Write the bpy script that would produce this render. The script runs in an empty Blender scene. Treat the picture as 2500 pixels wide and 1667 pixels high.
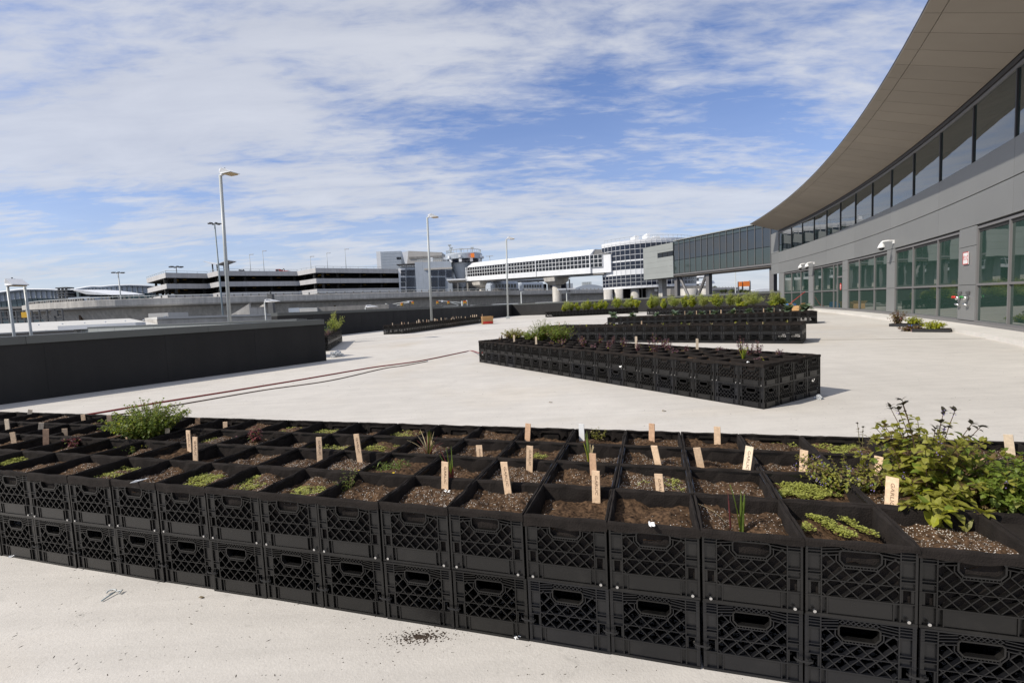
import bpy, bmesh, math, random
from math import sin, cos, tan, pi, radians, sqrt, atan2, hypot
from mathutils import Vector, Matrix, noise as mnoise

sc = bpy.context.scene
C = sc.collection

# ------------------------------------------------------------------ camera
IMW, IMH = 2500.0, 1667.0
FPX, PITCH, ROLL, EYE = 1163.7, 0.07574, 0.04594, 1.3907
_c, _s = cos(PITCH), sin(PITCH)
_F = Vector((0, _c, -_s)); _U0 = Vector((0, _s, _c)); _X0 = Vector((1, 0, 0))
_R = _X0 * cos(ROLL) - _U0 * sin(ROLL)
_U = _X0 * sin(ROLL) + _U0 * cos(ROLL)
cam_d = bpy.data.cameras.new("camera"); cam = bpy.data.objects.new("camera", cam_d); C.objects.link(cam)
cam_d.sensor_width = 36.0; cam_d.lens = FPX * 36.0 / IMW
cam_d.clip_start = 0.05; cam_d.clip_end = 6000
mw = Matrix.Identity(4)
for i in range(3):
    mw[i][0] = _R[i]; mw[i][1] = _U[i]; mw[i][2] = -_F[i]
mw[0][3], mw[1][3], mw[2][3] = 0, 0, EYE
cam.matrix_world = mw
sc.camera = cam

# ------------------------------------------------------------------ sun and sky
SUN_AZ = radians(19.0)          # shadows fall to the right and slightly away
SUN_EL = radians(42.5)
TO_SUN = Vector((-cos(SUN_AZ) * cos(SUN_EL), -sin(SUN_AZ) * cos(SUN_EL), sin(SUN_EL)))
sun_d = bpy.data.lights.new("sun", 'SUN'); sun = bpy.data.objects.new("sun", sun_d); C.objects.link(sun)
sun_d.energy = 4.6; sun_d.angle = radians(0.55); sun_d.color = (1.0, 0.93, 0.83)
sun.rotation_euler = (-TO_SUN).to_track_quat('-Z', 'Y').to_euler()
sun.location = (-40, -10, 60)

world = bpy.data.worlds.new("World"); sc.world = world; world.use_nodes = True
wn, wl = world.node_tree.nodes, world.node_tree.links
wn.clear()
w_out = wn.new('ShaderNodeOutputWorld'); w_bg = wn.new('ShaderNodeBackground')
w_sky = wn.new('ShaderNodeTexSky'); w_sky.sky_type = 'NISHITA'; w_sky.sun_disc = False
w_sky.sun_elevation = SUN_EL; w_sky.sun_rotation = atan2(TO_SUN.x, TO_SUN.y)
w_sky.air_density = 1.0; w_sky.dust_density = 0.6; w_sky.ozone_density = 2.2
w_tc = wn.new('ShaderNodeTexCoord'); w_sep = wn.new('ShaderNodeSeparateXYZ')
wl.new(w_tc.outputs['Generated'], w_sep.inputs[0])
def wmath(op, a, b=None, clamp=False):
    n = wn.new('ShaderNodeMath'); n.operation = op; n.use_clamp = clamp
    for i, v in enumerate((a, b)):
        if v is None: continue
        if isinstance(v, (int, float)): n.inputs[i].default_value = v
        else: wl.new(v, n.inputs[i])
    return n.outputs[0]
zc = wmath('MAXIMUM', w_sep.outputs[2], 0.0)
den = wmath('ADD', zc, 0.13)
px = wmath('DIVIDE', w_sep.outputs[0], den); py = wmath('DIVIDE', w_sep.outputs[1], den)
w_cmb = wn.new('ShaderNodeCombineXYZ'); wl.new(px, w_cmb.inputs[0]); wl.new(py, w_cmb.inputs[1])
def wnoise(scale, sx, sy, rot, det, rough, dist, off):
    mp = wn.new('ShaderNodeMapping'); mp.inputs['Scale'].default_value = (sx, sy, 1)
    mp.inputs['Rotation'].default_value = (0, 0, rot); mp.inputs['Location'].default_value = off
    wl.new(w_cmb.outputs[0], mp.inputs[0])
    n = wn.new('ShaderNodeTexNoise'); n.inputs['Scale'].default_value = scale
    n.inputs['Detail'].default_value = det; n.inputs['Roughness'].default_value = rough
    n.inputs['Distortion'].default_value = dist
    wl.new(mp.outputs[0], n.inputs['Vector'])
    return n.outputs['Fac']
n_big = wnoise(0.8, 0.7, 1.35, 0.15, 4, 0.5, 0.25, (3.1, 1.7, 0))
n_fin = wnoise(2.6, 0.7, 1.7, -0.3, 8, 0.6, 0.35, (0.3, 7.7, 0))
n_wisp = wnoise(10.0, 0.8, 1.8, -0.35, 5, 0.6, 0.4, (5.3, 2.2, 0))
m0 = wmath('MULTIPLY', n_big, 0.60); m1 = wmath('MULTIPLY', n_fin, 0.36); m2 = wmath('MULTIPLY', n_wisp, 0.20)
msum = wmath('ADD', wmath('ADD', m0, m1), m2)
w_rmp = wn.new('ShaderNodeValToRGB'); w_rmp.color_ramp.interpolation = 'EASE'
w_rmp.color_ramp.elements[0].position = 0.412; w_rmp.color_ramp.elements[0].color = (0, 0, 0, 1)
w_rmp.color_ramp.elements[1].position = 0.645; w_rmp.color_ramp.elements[1].color = (1, 1, 1, 1)
wl.new(msum, w_rmp.inputs[0])
# thin veil everywhere that thickens to the horizon (many layers of the same cloud seen edge-on)
veil = wmath('MULTIPLY', wmath('POWER', wmath('SUBTRACT', 1.0, zc, True), 4.4), 0.93)
mask = wmath('MAXIMUM', wmath('MULTIPLY', w_rmp.outputs[0], 0.86), veil)
mask = wmath('ADD', wmath('MULTIPLY', mask, 0.95), 0.02, True)
w_ccol = wn.new('ShaderNodeMix'); w_ccol.data_type = 'RGBA'
w_ccol.inputs[6].default_value = (5.1, 5.4, 6.2, 1); w_ccol.inputs[7].default_value = (8.4, 8.5, 8.8, 1)
wl.new(n_fin, w_ccol.inputs[0])
w_skyb = wn.new('ShaderNodeMix'); w_skyb.data_type = 'RGBA'; w_skyb.blend_type = 'MULTIPLY'; w_skyb.inputs[0].default_value = 1.0
w_skyb.inputs[7].default_value = (0.82, 1.08, 1.55, 1); wl.new(w_sky.outputs[0], w_skyb.inputs[6])
w_mix = wn.new('ShaderNodeMix'); w_mix.data_type = 'RGBA'
wl.new(mask, w_mix.inputs[0]); wl.new(w_skyb.outputs[2], w_mix.inputs[6]); wl.new(w_ccol.outputs[2], w_mix.inputs[7])
wl.new(w_mix.outputs[2], w_bg.inputs[0]); w_bg.inputs[1].default_value = 0.1
wl.new(w_bg.outputs[0], w_out.inputs[0])

vs = sc.view_settings
sc.display_settings.display_device = 'sRGB'
vs.view_transform = 'Standard'; vs.look = 'None'; vs.gamma = 1.0; vs.use_curve_mapping = False
vs.exposure = 0.0
sc.cycles.max_bounces = 8; sc.cycles.diffuse_bounces = 4

# ------------------------------------------------------------------ helpers
RNG = random.Random(7)
def ray(u, v):
    a = (u - IMW / 2) / FPX; b = (IMH / 2 - v) / FPX
    d = _F + _R * a + _U * b
    return d
def gp(u, v, z=0.0):
    d = ray(u, v); t = (z - EYE) / d.z
    return Vector((d.x * t, d.y * t, z))
def at(u, v, Y):
    d = ray(u, v); t = Y / d.y
    return Vector((d.x * t, Y, EYE + d.z * t))
def project(p):
    d = Vector((p[0], p[1], p[2] - EYE)); w = d.dot(_F)
    if w < 0.05: return None
    return IMW / 2 + FPX * d.dot(_R) / w, IMH / 2 - FPX * d.dot(_U) / w
K = 2500.0 / 2352.0
def D(x, y): return x * K, y * K           # pixel of the enlarged view to a photograph pixel

class MB:
    def __init__(self): self.v = []; self.f = []; self.m = []
    def add(self, vs_, fs_, mi=0):
        o = len(self.v); self.v.extend([tuple(p) for p in vs_])
        for f in fs_:
            self.f.append(tuple(i + o for i in f)); self.m.append(mi)
    def box(self, c, s, rz=0.0, mi=0, M=None):
        hx, hy, hz = s[0] / 2, s[1] / 2, s[2] / 2
        cr, sr = cos(rz), sin(rz); vs_ = []
        for dz in (-hz, hz):
            for dx, dy in ((-hx, -hy), (hx, -hy), (hx, hy), (-hx, hy)):
                if M is not None: vs_.append(Vector(c) + M @ Vector((dx, dy, dz)))
                else: vs_.append((c[0] + dx * cr - dy * sr, c[1] + dx * sr + dy * cr, c[2] + dz))
        self.add(vs_, [(3, 2, 1, 0), (4, 5, 6, 7), (0, 1, 5, 4), (1, 2, 6, 5), (2, 3, 7, 6), (3, 0, 4, 7)], mi)
    def b2(self, x0, x1, y0, y1, z0, z1, mi=0):
        self.box(((x0 + x1) / 2, (y0 + y1) / 2, (z0 + z1) / 2), (abs(x1 - x0), abs(y1 - y0), abs(z1 - z0)), 0, mi)
    def prism(self, poly, z0, z1, mi=0, cap=True):
        n = len(poly)
        vs_ = [(p[0], p[1], z0 if len(p) < 3 else p[2] + z0) for p in poly] + [(p[0], p[1], z1 if len(p) < 3 else p[2] + z1) for p in poly]
        fs = [(i, (i + 1) % n, n + (i + 1) % n, n + i) for i in range(n)]
        if cap: fs += [tuple(range(n - 1, -1, -1)), tuple(range(n, 2 * n))]
        self.add(vs_, fs, mi)
    def tube(self, pts, r, n=8, mi=0, caps=True):
        pts = [Vector(p) for p in pts]; rr = r if isinstance(r, (list, tuple)) else [r] * len(pts)
        up = Vector((0, 0, 1)); rings = []; prev = None
        for i, p in enumerate(pts):
            t = (pts[min(i + 1, len(pts) - 1)] - pts[max(i - 1, 0)]).normalized()
            if prev is None:
                a = t.cross(up)
                if a.length < 1e-3: a = t.cross(Vector((1, 0, 0)))
            else:
                a = prev - t * prev.dot(t)
                if a.length < 1e-4: a = t.orthogonal()
            a.normalize(); b = t.cross(a); prev = a
            rings.append([p + (a * cos(2 * pi * j / n) + b * sin(2 * pi * j / n)) * rr[i] for j in range(n)])
        vs_ = [q for R_ in rings for q in R_]; fs = []
        for i in range(len(pts) - 1):
            for j in range(n):
                fs.append((i * n + j, i * n + (j + 1) % n, (i + 1) * n + (j + 1) % n, (i + 1) * n + j))
        if caps: fs += [tuple(range(n - 1, -1, -1)), tuple((len(pts) - 1) * n + j for j in range(n))]
        self.add(vs_, fs, mi)
    def lathe(self, prof, n=24, c=(0, 0, 0), mi=0, a0=0, a1=2 * pi):
        full = abs(a1 - a0 - 2 * pi) < 1e-6; m = n if full else n + 1
        vs_ = []
        for (r, z) in prof:
            for j in range(m):
                a = a0 + (a1 - a0) * j / n
                vs_.append((c[0] + r * cos(a), c[1] + r * sin(a), c[2] + z))
        fs = []
        for i in range(len(prof) - 1):
            for j in range(n):
                fs.append((i * m + j, i * m + (j + 1) % m, (i + 1) * m + (j + 1) % m, (i + 1) * m + j))
        self.add(vs_, fs, mi)
    def mesh(self, name, mats, smooth=False):
        me = bpy.data.meshes.new(name); me.from_pydata(self.v, [], self.f)
        for m in (mats if isinstance(mats, (list, tuple)) else [mats]): me.materials.append(m)
        if any(self.m): me.polygons.foreach_set('material_index', self.m)
        if smooth: me.polygons.foreach_set('use_smooth', [True] * len(self.f))
        me.update(); return me
    def build(self, name, mats, parent=None, smooth=False, origin=None):
        if origin is None and parent is not None and parent.get('_w'): origin = parent.location
        if origin is not None:
            ox, oy, oz = origin; self.v = [(a - ox, b - oy, c - oz) for a, b, c in self.v]
        o = bpy.data.objects.new(name, self.mesh(name, mats, smooth)); C.objects.link(o)
        if parent is not None: o.parent = parent
        elif origin is not None: o.location = origin
        return o

def tag(o, label=None, cat=None, group=None, kind=None):
    if label: o['label'] = label
    if cat: o['category'] = cat
    if group: o['group'] = group
    if kind: o['kind'] = kind
    return o
def thing(name, label, cat, loc=(0, 0, 0), rz=0.0, group=None, w=True):
    o = bpy.data.objects.new(name, None); C.objects.link(o)
    o.empty_display_size = 0.1; o.location = loc; o.rotation_euler = (0, 0, rz)
    if w: o['_w'] = 1           # children of this one are given in world coordinates
    return tag(o, label, cat, group)
def inst(name, mesh, parent=None, loc=(0, 0, 0), rz=0.0, scale=None, rot=None):
    o = bpy.data.objects.new(name, mesh); C.objects.link(o)
    o.location = loc; o.rotation_euler = rot if rot is not None else (0, 0, rz)
    if scale is not None: o.scale = scale
    if parent is not None: o.parent = parent
    return o
_ub = {}
def umesh(mat):
    if mat.name not in _ub:
        b = MB(); b.box((0, 0, 0), (1, 1, 1)); _ub[mat.name] = b.mesh('panel', mat)
    return _ub[mat.name]
def ubox(name, parent, c, s, rz=0.0, mat=None):
    """a box that shares its mesh with every other box of its material; c in world coordinates"""
    me = umesh(mat); p = Vector(c)
    if parent is not None and parent.get('_w'): p = p - parent.location
    return inst(name, me, parent, p, rz, s)

def material(name, col, rough=0.7, var=0.12, scale=3.0, bump=0.0, bscale=40.0, metal=0.0, spec=0.5, detail=4, var2=0.0, scale2=0.3, streak=0.0, trans=0.0, tcol=None):
    m = bpy.data.materials.new(name); m.use_nodes = True
    nt = m.node_tree; N, L = nt.nodes, nt.links; N.clear()
    out = N.new('ShaderNodeOutputMaterial'); p = N.new('ShaderNodeBsdfPrincipled')
    p.inputs['Roughness'].default_value = rough; p.inputs['Metallic'].default_value = metal
    p.inputs['Specular IOR Level'].default_value = spec
    geo = N.new('ShaderNodeNewGeometry'); pos = geo.outputs['Position']
    def nz(sc_, det=detail, stretch=None):
        n = N.new('ShaderNodeTexNoise'); n.inputs['Scale'].default_value = sc_; n.inputs['Detail'].default_value = det
        n.inputs['Roughness'].default_value = 0.6
        if stretch:
            mp = N.new('ShaderNodeMapping'); mp.inputs['Scale'].default_value = stretch
            L.new(pos, mp.inputs[0]); L.new(mp.outputs[0], n.inputs['Vector'])
        else: L.new(pos, n.inputs['Vector'])
        return n.outputs['Fac']
    def ramp(fac, lo, hi):
        r = N.new('ShaderNodeMapRange'); r.inputs['From Min'].default_value = 0.3; r.inputs['From Max'].default_value = 0.7
        r.inputs['To Min'].default_value = lo; r.inputs['To Max'].default_value = hi
        L.new(fac, r.inputs['Value']); return r.outputs[0]
    f = ramp(nz(scale), 1 - var, 1 + var)
    if var2:
        mm = N.new('ShaderNodeMath'); mm.operation = 'MULTIPLY'; L.new(f, mm.inputs[0]); L.new(ramp(nz(scale2), 1 - var2, 1 + var2), mm.inputs[1]); f = mm.outputs[0]
    if streak:
        mm = N.new('ShaderNodeMath'); mm.operation = 'MULTIPLY'; L.new(f, mm.inputs[0]); L.new(ramp(nz(1.0, 3, (2.2, 2.2, 0.12)), 1 - streak, 1 + streak * 0.4), mm.inputs[1]); f = mm.outputs[0]
    vm = N.new('ShaderNodeVectorMath'); vm.operation = 'SCALE'; vm.inputs[0].default_value = col[:3]; L.new(f, vm.inputs['Scale'])
    L.new(vm.outputs[0], p.inputs['Base Color'])
    if bump:
        b = N.new('ShaderNodeBump'); b.inputs['Strength'].default_value = bump; b.inputs['Distance'].default_value = 0.01
        L.new(nz(bscale, 5), b.inputs['Height']); L.new(b.outputs[0], p.inputs['Normal'])
    sh = p.outputs[0]
    if trans:
        t = N.new('ShaderNodeBsdfTranslucent'); t.inputs['Color'].default_value = tuple((tcol or [min(1, c * 1.5) for c in col[:3]])[:3]) + (1,)
        mx = N.new('ShaderNodeMixShader'); mx.inputs[0].default_value = trans
        L.new(sh, mx.inputs[1]); L.new(t.outputs[0], mx.inputs[2]); sh = mx.outputs[0]
    L.new(sh, out.inputs[0])
    return m

def object_tone(m, amp):
    """every object of this material a little lighter or darker than the next"""
    N, L = m.node_tree.nodes, m.node_tree.links; p = next(n for n in N if n.type == 'BSDF_PRINCIPLED'); src = p.inputs['Base Color'].links[0].from_socket
    oi = N.new('ShaderNodeObjectInfo'); mr = N.new('ShaderNodeMapRange'); mr.inputs['To Min'].default_value = 1 - amp; mr.inputs['To Max'].default_value = 1 + amp; L.new(oi.outputs['Random'], mr.inputs['Value'])
    vm = N.new('ShaderNodeVectorMath'); vm.operation = 'SCALE'; L.new(src, vm.inputs[0]); L.new(mr.outputs[0], vm.inputs['Scale']); L.new(vm.outputs[0], p.inputs['Base Color'])

def ordinal(i):
    return str(i) + ('th' if 10 <= i % 100 <= 20 else {1: 'st', 2: 'nd', 3: 'rd'}.get(i % 10, 'th'))
# ------------------------------------------------------------------ materials
MT = {}
def mk(key, *a, **k): MT[key] = material(key, *a, **k); return MT[key]
mk('concrete_white', (0.60, 0.575, 0.53), 0.8, 0.05, 5, 0.25, 60, var2=0.08, scale2=0.35)
mk('membrane', (0.0135, 0.0128, 0.0128), 0.75, 0.2, 1.2, 0.3, 14, var2=0.2, streak=0.25)
mk('coping', (0.10, 0.105, 0.10), 0.45, 0.06, 1.5, metal=0.0)
mk('crate', (0.0125, 0.0122, 0.0123), 0.38, 0.15, 9, 0.05, 300)
mk('crate_blue', (0.0135, 0.014, 0.0165), 0.36, 0.15, 9, 0.05, 300)
mk('liner', (0.020, 0.0165, 0.0145), 0.95, 0.3, 14, 0.5, 160, spec=0.15)
mk('bolt', (0.75, 0.75, 0.75), 0.2, 0.05, 20, metal=1.0)
mk('wood', (0.72, 0.52, 0.34), 0.75, 0.18, 60, 0.1, 200)
mk('wood_dark', (0.58, 0.37, 0.23), 0.75, 0.18, 60, 0.1, 200)
mk('wood_pale', (0.76, 0.62, 0.45), 0.75, 0.14, 60, 0.1, 200)
mk('white_plastic', (0.75, 0.75, 0.74), 0.45, 0.05)
mk('ink', (0.22, 0.14, 0.09), 0.8, 0.1)
mk('panel_grey', (0.19, 0.193, 0.19), 0.5, 0.04, 0.5, metal=0.0, var2=0.04, scale2=0.15)
mk('panel_joint', (0.02, 0.02, 0.02), 0.8, 0.05)
mk('mullion', (0.16, 0.155, 0.155), 0.45, 0.04)
mk('mullion_dark', (0.03, 0.028, 0.03), 0.5, 0.05)
mk('soffit', (0.265, 0.23, 0.19), 0.55, 0.03, 0.8, var2=0.05, scale2=0.2)
mk('asphalt', (0.055, 0.055, 0.057), 0.9, 0.2, 0.5, 0.3, 10, var2=0.2, scale2=0.04)
mk('concrete_grey', (0.52, 0.495, 0.45), 0.85, 0.1, 1.5, 0.2, 20, var2=0.12, scale2=0.12, streak=0.22)
mk('concrete_dark', (0.24, 0.23, 0.215), 0.85, 0.12, 1.5, 0.2, 20, streak=0.25)
mk('garage_panel', (0.50, 0.49, 0.485), 0.8, 0.05, 0.6, streak=0.12)
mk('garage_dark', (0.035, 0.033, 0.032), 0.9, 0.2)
mk('white_metal', (0.72, 0.73, 0.74), 0.4, 0.04, 0.6, var2=0.04)
mk('blue_panel', (0.36, 0.40, 0.45), 0.45, 0.05, 0.6, streak=0.06)
mk('beige_panel', (0.42, 0.40, 0.37), 0.6, 0.05, 0.6)
mk('green_panel', (0.29, 0.305, 0.29), 0.5, 0.04, 0.6)
mk('pole_grey', (0.42, 0.44, 0.43), 0.4, 0.06, 2.0)
mk('pole_blue', (0.22, 0.27, 0.29), 0.5, 0.06, 2.0)
mk('steel_dark', (0.10, 0.10, 0.10), 0.5, 0.1)
mk('yellow', (0.72, 0.42, 0.03), 0.5, 0.08)
mk('orange', (0.85, 0.22, 0.03), 0.5, 0.06)
mk('red', (0.55, 0.03, 0.02), 0.5, 0.1)
mk('hose_red', (0.22, 0.018, 0.014), 0.45, 0.1, 6)
mk('hose_and_shadow_brown', (0.10, 0.06, 0.045), 0.6, 0.1, 6)  # also colours the tube that stands for the red hose's shadow
mk('cardboard', (0.45, 0.27, 0.12), 0.85, 0.08, 12)
mk('blue_plastic', (0.03, 0.17, 0.55), 0.4, 0.05)
mk('tray_black', (0.012, 0.012, 0.013), 0.5, 0.1)
mk('paper', (0.82, 0.82, 0.80), 0.7, 0.04)
mk('rubber', (0.02, 0.02, 0.02), 0.6, 0.1)
mk('white_roof', (0.54, 0.53, 0.50), 0.8, 0.06, 0.8)
mk('train_colour', (0.30, 0.28, 0.26), 0.6, 0.8, 1.6)
mk('soil_crumb', (0.045, 0.03, 0.02), 0.95, 0.3, 30)
def leafmat(key, col, tr=0.3, rough=0.5, var=0.3, sc_=25, tcol=None):
    return mk(key, col, rough, var, sc_, trans=tr, tcol=tcol, spec=0.35)
leafmat('leaf_mint', (0.16, 0.215, 0.035), tr=0.4, tcol=(0.36, 0.44, 0.04))
leafmat('leaf_olive', (0.26, 0.26, 0.05), tr=0.4, tcol=(0.46, 0.43, 0.04), var=0.4)
leafmat('leaf_bronze', (0.16, 0.115, 0.05), tcol=(0.26, 0.16, 0.04), var=0.35)
leafmat('leaf_dark', (0.045, 0.04, 0.025), tcol=(0.07, 0.05, 0.02))
leafmat('leaf_seedling', (0.36, 0.38, 0.09), tcol=(0.46, 0.47, 0.06), var=0.35, sc_=80)
leafmat('leaf_blade', (0.12, 0.17, 0.035), tcol=(0.28, 0.34, 0.03))
leafmat('leaf_purple', (0.17, 0.095, 0.11), tcol=(0.26, 0.11, 0.11), var=0.5)
leafmat('leaf_red', (0.18, 0.05, 0.05), tcol=(0.28, 0.06, 0.05), var=0.4)
leafmat('leaf_yellowgreen', (0.34, 0.36, 0.03), tr=.4, tcol=(0.52, 0.52, 0.03), var=0.35, sc_=9)
leafmat('leaf_feather', (0.29, 0.32, 0.09), tr=.4, tcol=(0.44, 0.46, 0.09), var=0.35, sc_=9)
leafmat('leaf_cabbage', (0.12, 0.17, 0.11), tcol=(0.18, 0.24, 0.10), var=0.35, sc_=9)
leafmat('leaf_tree', (0.06, 0.075, 0.02), var=0.4, sc_=1.5)
mk('petal', (0.75, 0.55, 0.02), 0.6, 0.1)
mk('flower_violet', (0.22, 0.17, 0.42), 0.6, 0.2)
mk('stem', (0.12, 0.105, 0.04), 0.7, 0.25, 30)
mk('stem_brown', (0.085, 0.05, 0.028), 0.7, 0.25, 30)
mk('straw', (0.45, 0.36, 0.2), 0.8, 0.2, 40)
mk('dirt_stain', (0.28, 0.27, 0.24), 0.9, 0.2)

for k_, a_ in (('panel_grey', .05), ('soffit', .05), ('garage_panel', .05), ('coping', .08), ('green_panel', .04), ('membrane', .12), ('wood', .16), ('wood_dark', .14), ('wood_pale', .12)): object_tone(MT[k_], a_)
def glass(key, col, ior=1.55, rough=0.02, ripple=0.0):
    m = bpy.data.materials.new(key); m.use_nodes = True
    N, L = m.node_tree.nodes, m.node_tree.links; p = N['Principled BSDF']
    p.inputs['Base Color'].default_value = col + (1,); p.inputs['Roughness'].default_value = rough
    p.inputs['IOR'].default_value = ior
    if ripple:
        geo = N.new('ShaderNodeNewGeometry'); n = N.new('ShaderNodeTexNoise'); n.inputs['Scale'].default_value = 0.8; n.inputs['Detail'].default_value = 1
        L.new(geo.outputs['Position'], n.inputs['Vector']); b = N.new('ShaderNodeBump'); b.inputs['Strength'].default_value = ripple; b.inputs['Distance'].default_value = 0.02
        L.new(n.outputs['Fac'], b.inputs['Height']); L.new(b.outputs[0], p.inputs['Normal'])
    MT[key] = m; return m
glass('glass_green', (0.024, 0.050, 0.040), 1.9, 0.015, 0.12)
glass('glass_clere', (0.02, 0.034, 0.033), 2.3, 0.015, 0.10)
glass('glass_dark', (0.012, 0.013, 0.015), 1.5, 0.05)
glass('glass_navy', (0.014, 0.018, 0.032), 1.5, 0.05)
glass('glass_bridge', (0.017, 0.019, 0.020), 2.0, 0.03, 0.2)
glass('glass_spandrel', (0.030, 0.042, 0.036), 1.9, 0.04, 0.2)
glass('glass_terminal', (0.05, 0.085, 0.10), 1.5, 0.08)

# moulded black plastic: every crate a little different, dusty and scuffed
def crate_material(key, col):
    m = MT[key]; N, L = m.node_tree.nodes, m.node_tree.links; p = next(n for n in N if n.type == 'BSDF_PRINCIPLED')
    geo = N.new('ShaderNodeNewGeometry'); oi = N.new('ShaderNodeObjectInfo')
    mr = N.new('ShaderNodeMapRange'); mr.inputs['To Min'].default_value = .65; mr.inputs['To Max'].default_value = 1.55; L.new(oi.outputs['Random'], mr.inputs['Value'])
    vm = N.new('ShaderNodeVectorMath'); vm.operation = 'SCALE'; vm.inputs[0].default_value = col; L.new(mr.outputs[0], vm.inputs['Scale'])
    n1 = N.new('ShaderNodeTexNoise'); n1.inputs['Scale'].default_value = 7; n1.inputs['Detail'].default_value = 7; n1.inputs['Roughness'].default_value = .7; L.new(geo.outputs['Position'], n1.inputs['Vector'])
    r = N.new('ShaderNodeMapRange'); r.inputs['From Min'].default_value = .5; r.inputs['From Max'].default_value = .78; r.inputs['To Min'].default_value = 0; r.inputs['To Max'].default_value = .05; L.new(n1.outputs['Fac'], r.inputs['Value'])
    mx = N.new('ShaderNodeMix'); mx.data_type = 'RGBA'; L.new(r.outputs[0], mx.inputs[0]); L.new(vm.outputs[0], mx.inputs[6]); mx.inputs[7].default_value = (.20, .18, .15, 1)
    L.new(mx.outputs[2], p.inputs['Base Color'])
    n2 = N.new('ShaderNodeMapRange'); n2.inputs['To Min'].default_value = .16; n2.inputs['To Max'].default_value = .50; L.new(n1.outputs['Fac'], n2.inputs['Value']); L.new(n2.outputs[0], p.inputs['Roughness'])
crate_material('crate', (.0066, .0063, .0062)); crate_material('crate_blue', (.0074, .0078, .0096))

# soil with white perlite grains
def soil_material():
    m = bpy.data.materials.new('soil'); m.use_nodes = True
    N, L = m.node_tree.nodes, m.node_tree.links; p = N['Principled BSDF']; p.inputs['Roughness'].default_value = 0.95
    p.inputs['Specular IOR Level'].default_value = 0.1
    geo = N.new('ShaderNodeNewGeometry'); pos = geo.outputs['Position']; oi = N.new('ShaderNodeObjectInfo')
    n1 = N.new('ShaderNodeTexNoise'); n1.inputs['Scale'].default_value = 70; n1.inputs['Detail'].default_value = 6; L.new(pos, n1.inputs['Vector'])
    r1 = N.new('ShaderNodeValToRGB'); r1.color_ramp.elements[0].position = 0.3; r1.color_ramp.elements[0].color = (0.014, 0.009, 0.006, 1)
    r1.color_ramp.elements[1].position = 0.75; r1.color_ramp.elements[1].color = (0.145, 0.088, 0.050, 1); L.new(n1.outputs['Fac'], r1.inputs[0])
    vo = N.new('ShaderNodeTexVoronoi'); vo.inputs['Scale'].default_value = 190; vo.inputs['Randomness'].default_value = 1; L.new(pos, vo.inputs['Vector'])
    sepc = N.new('ShaderNodeSeparateColor'); L.new(vo.outputs['Color'], sepc.inputs[0])
    n2 = N.new('ShaderNodeTexNoise'); n2.inputs['Scale'].default_value = 9; n2.inputs['Detail'].default_value = 2; L.new(pos, n2.inputs['Vector'])
    def math(op, a, b):
        q = N.new('ShaderNodeMath'); q.operation = op
        for i, v in enumerate((a, b)):
            if isinstance(v, (int, float)): q.inputs[i].default_value = v
            else: L.new(v, q.inputs[i])
        return q.outputs[0]
    thr = math('ADD', math('MULTIPLY', oi.outputs['Random'], 0.36), math('MULTIPLY', n2.outputs['Fac'], 0.62))
    pick = math('GREATER_THAN', math('ADD', thr, -0.35), sepc.outputs[0])
    near = math('LESS_THAN', vo.outputs['Distance'], 0.42)
    f = math('MULTIPLY', pick, near)
    mx = N.new('ShaderNodeMix'); mx.data_type = 'RGBA'; L.new(f, mx.inputs[0]); L.new(r1.outputs[0], mx.inputs[6]); mx.inputs[7].default_value = (0.58, 0.54, 0.48, 1)
    L.new(mx.outputs[2], p.inputs['Base Color'])
    b = N.new('ShaderNodeBump'); b.inputs['Strength'].default_value = 0.9; b.inputs['Distance'].default_value = 0.006
    L.new(math('ADD', n1.outputs['Fac'], f), b.inputs['Height']); L.new(b.outputs[0], p.inputs['Normal'])
    MT['soil'] = m
soil_material()

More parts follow.
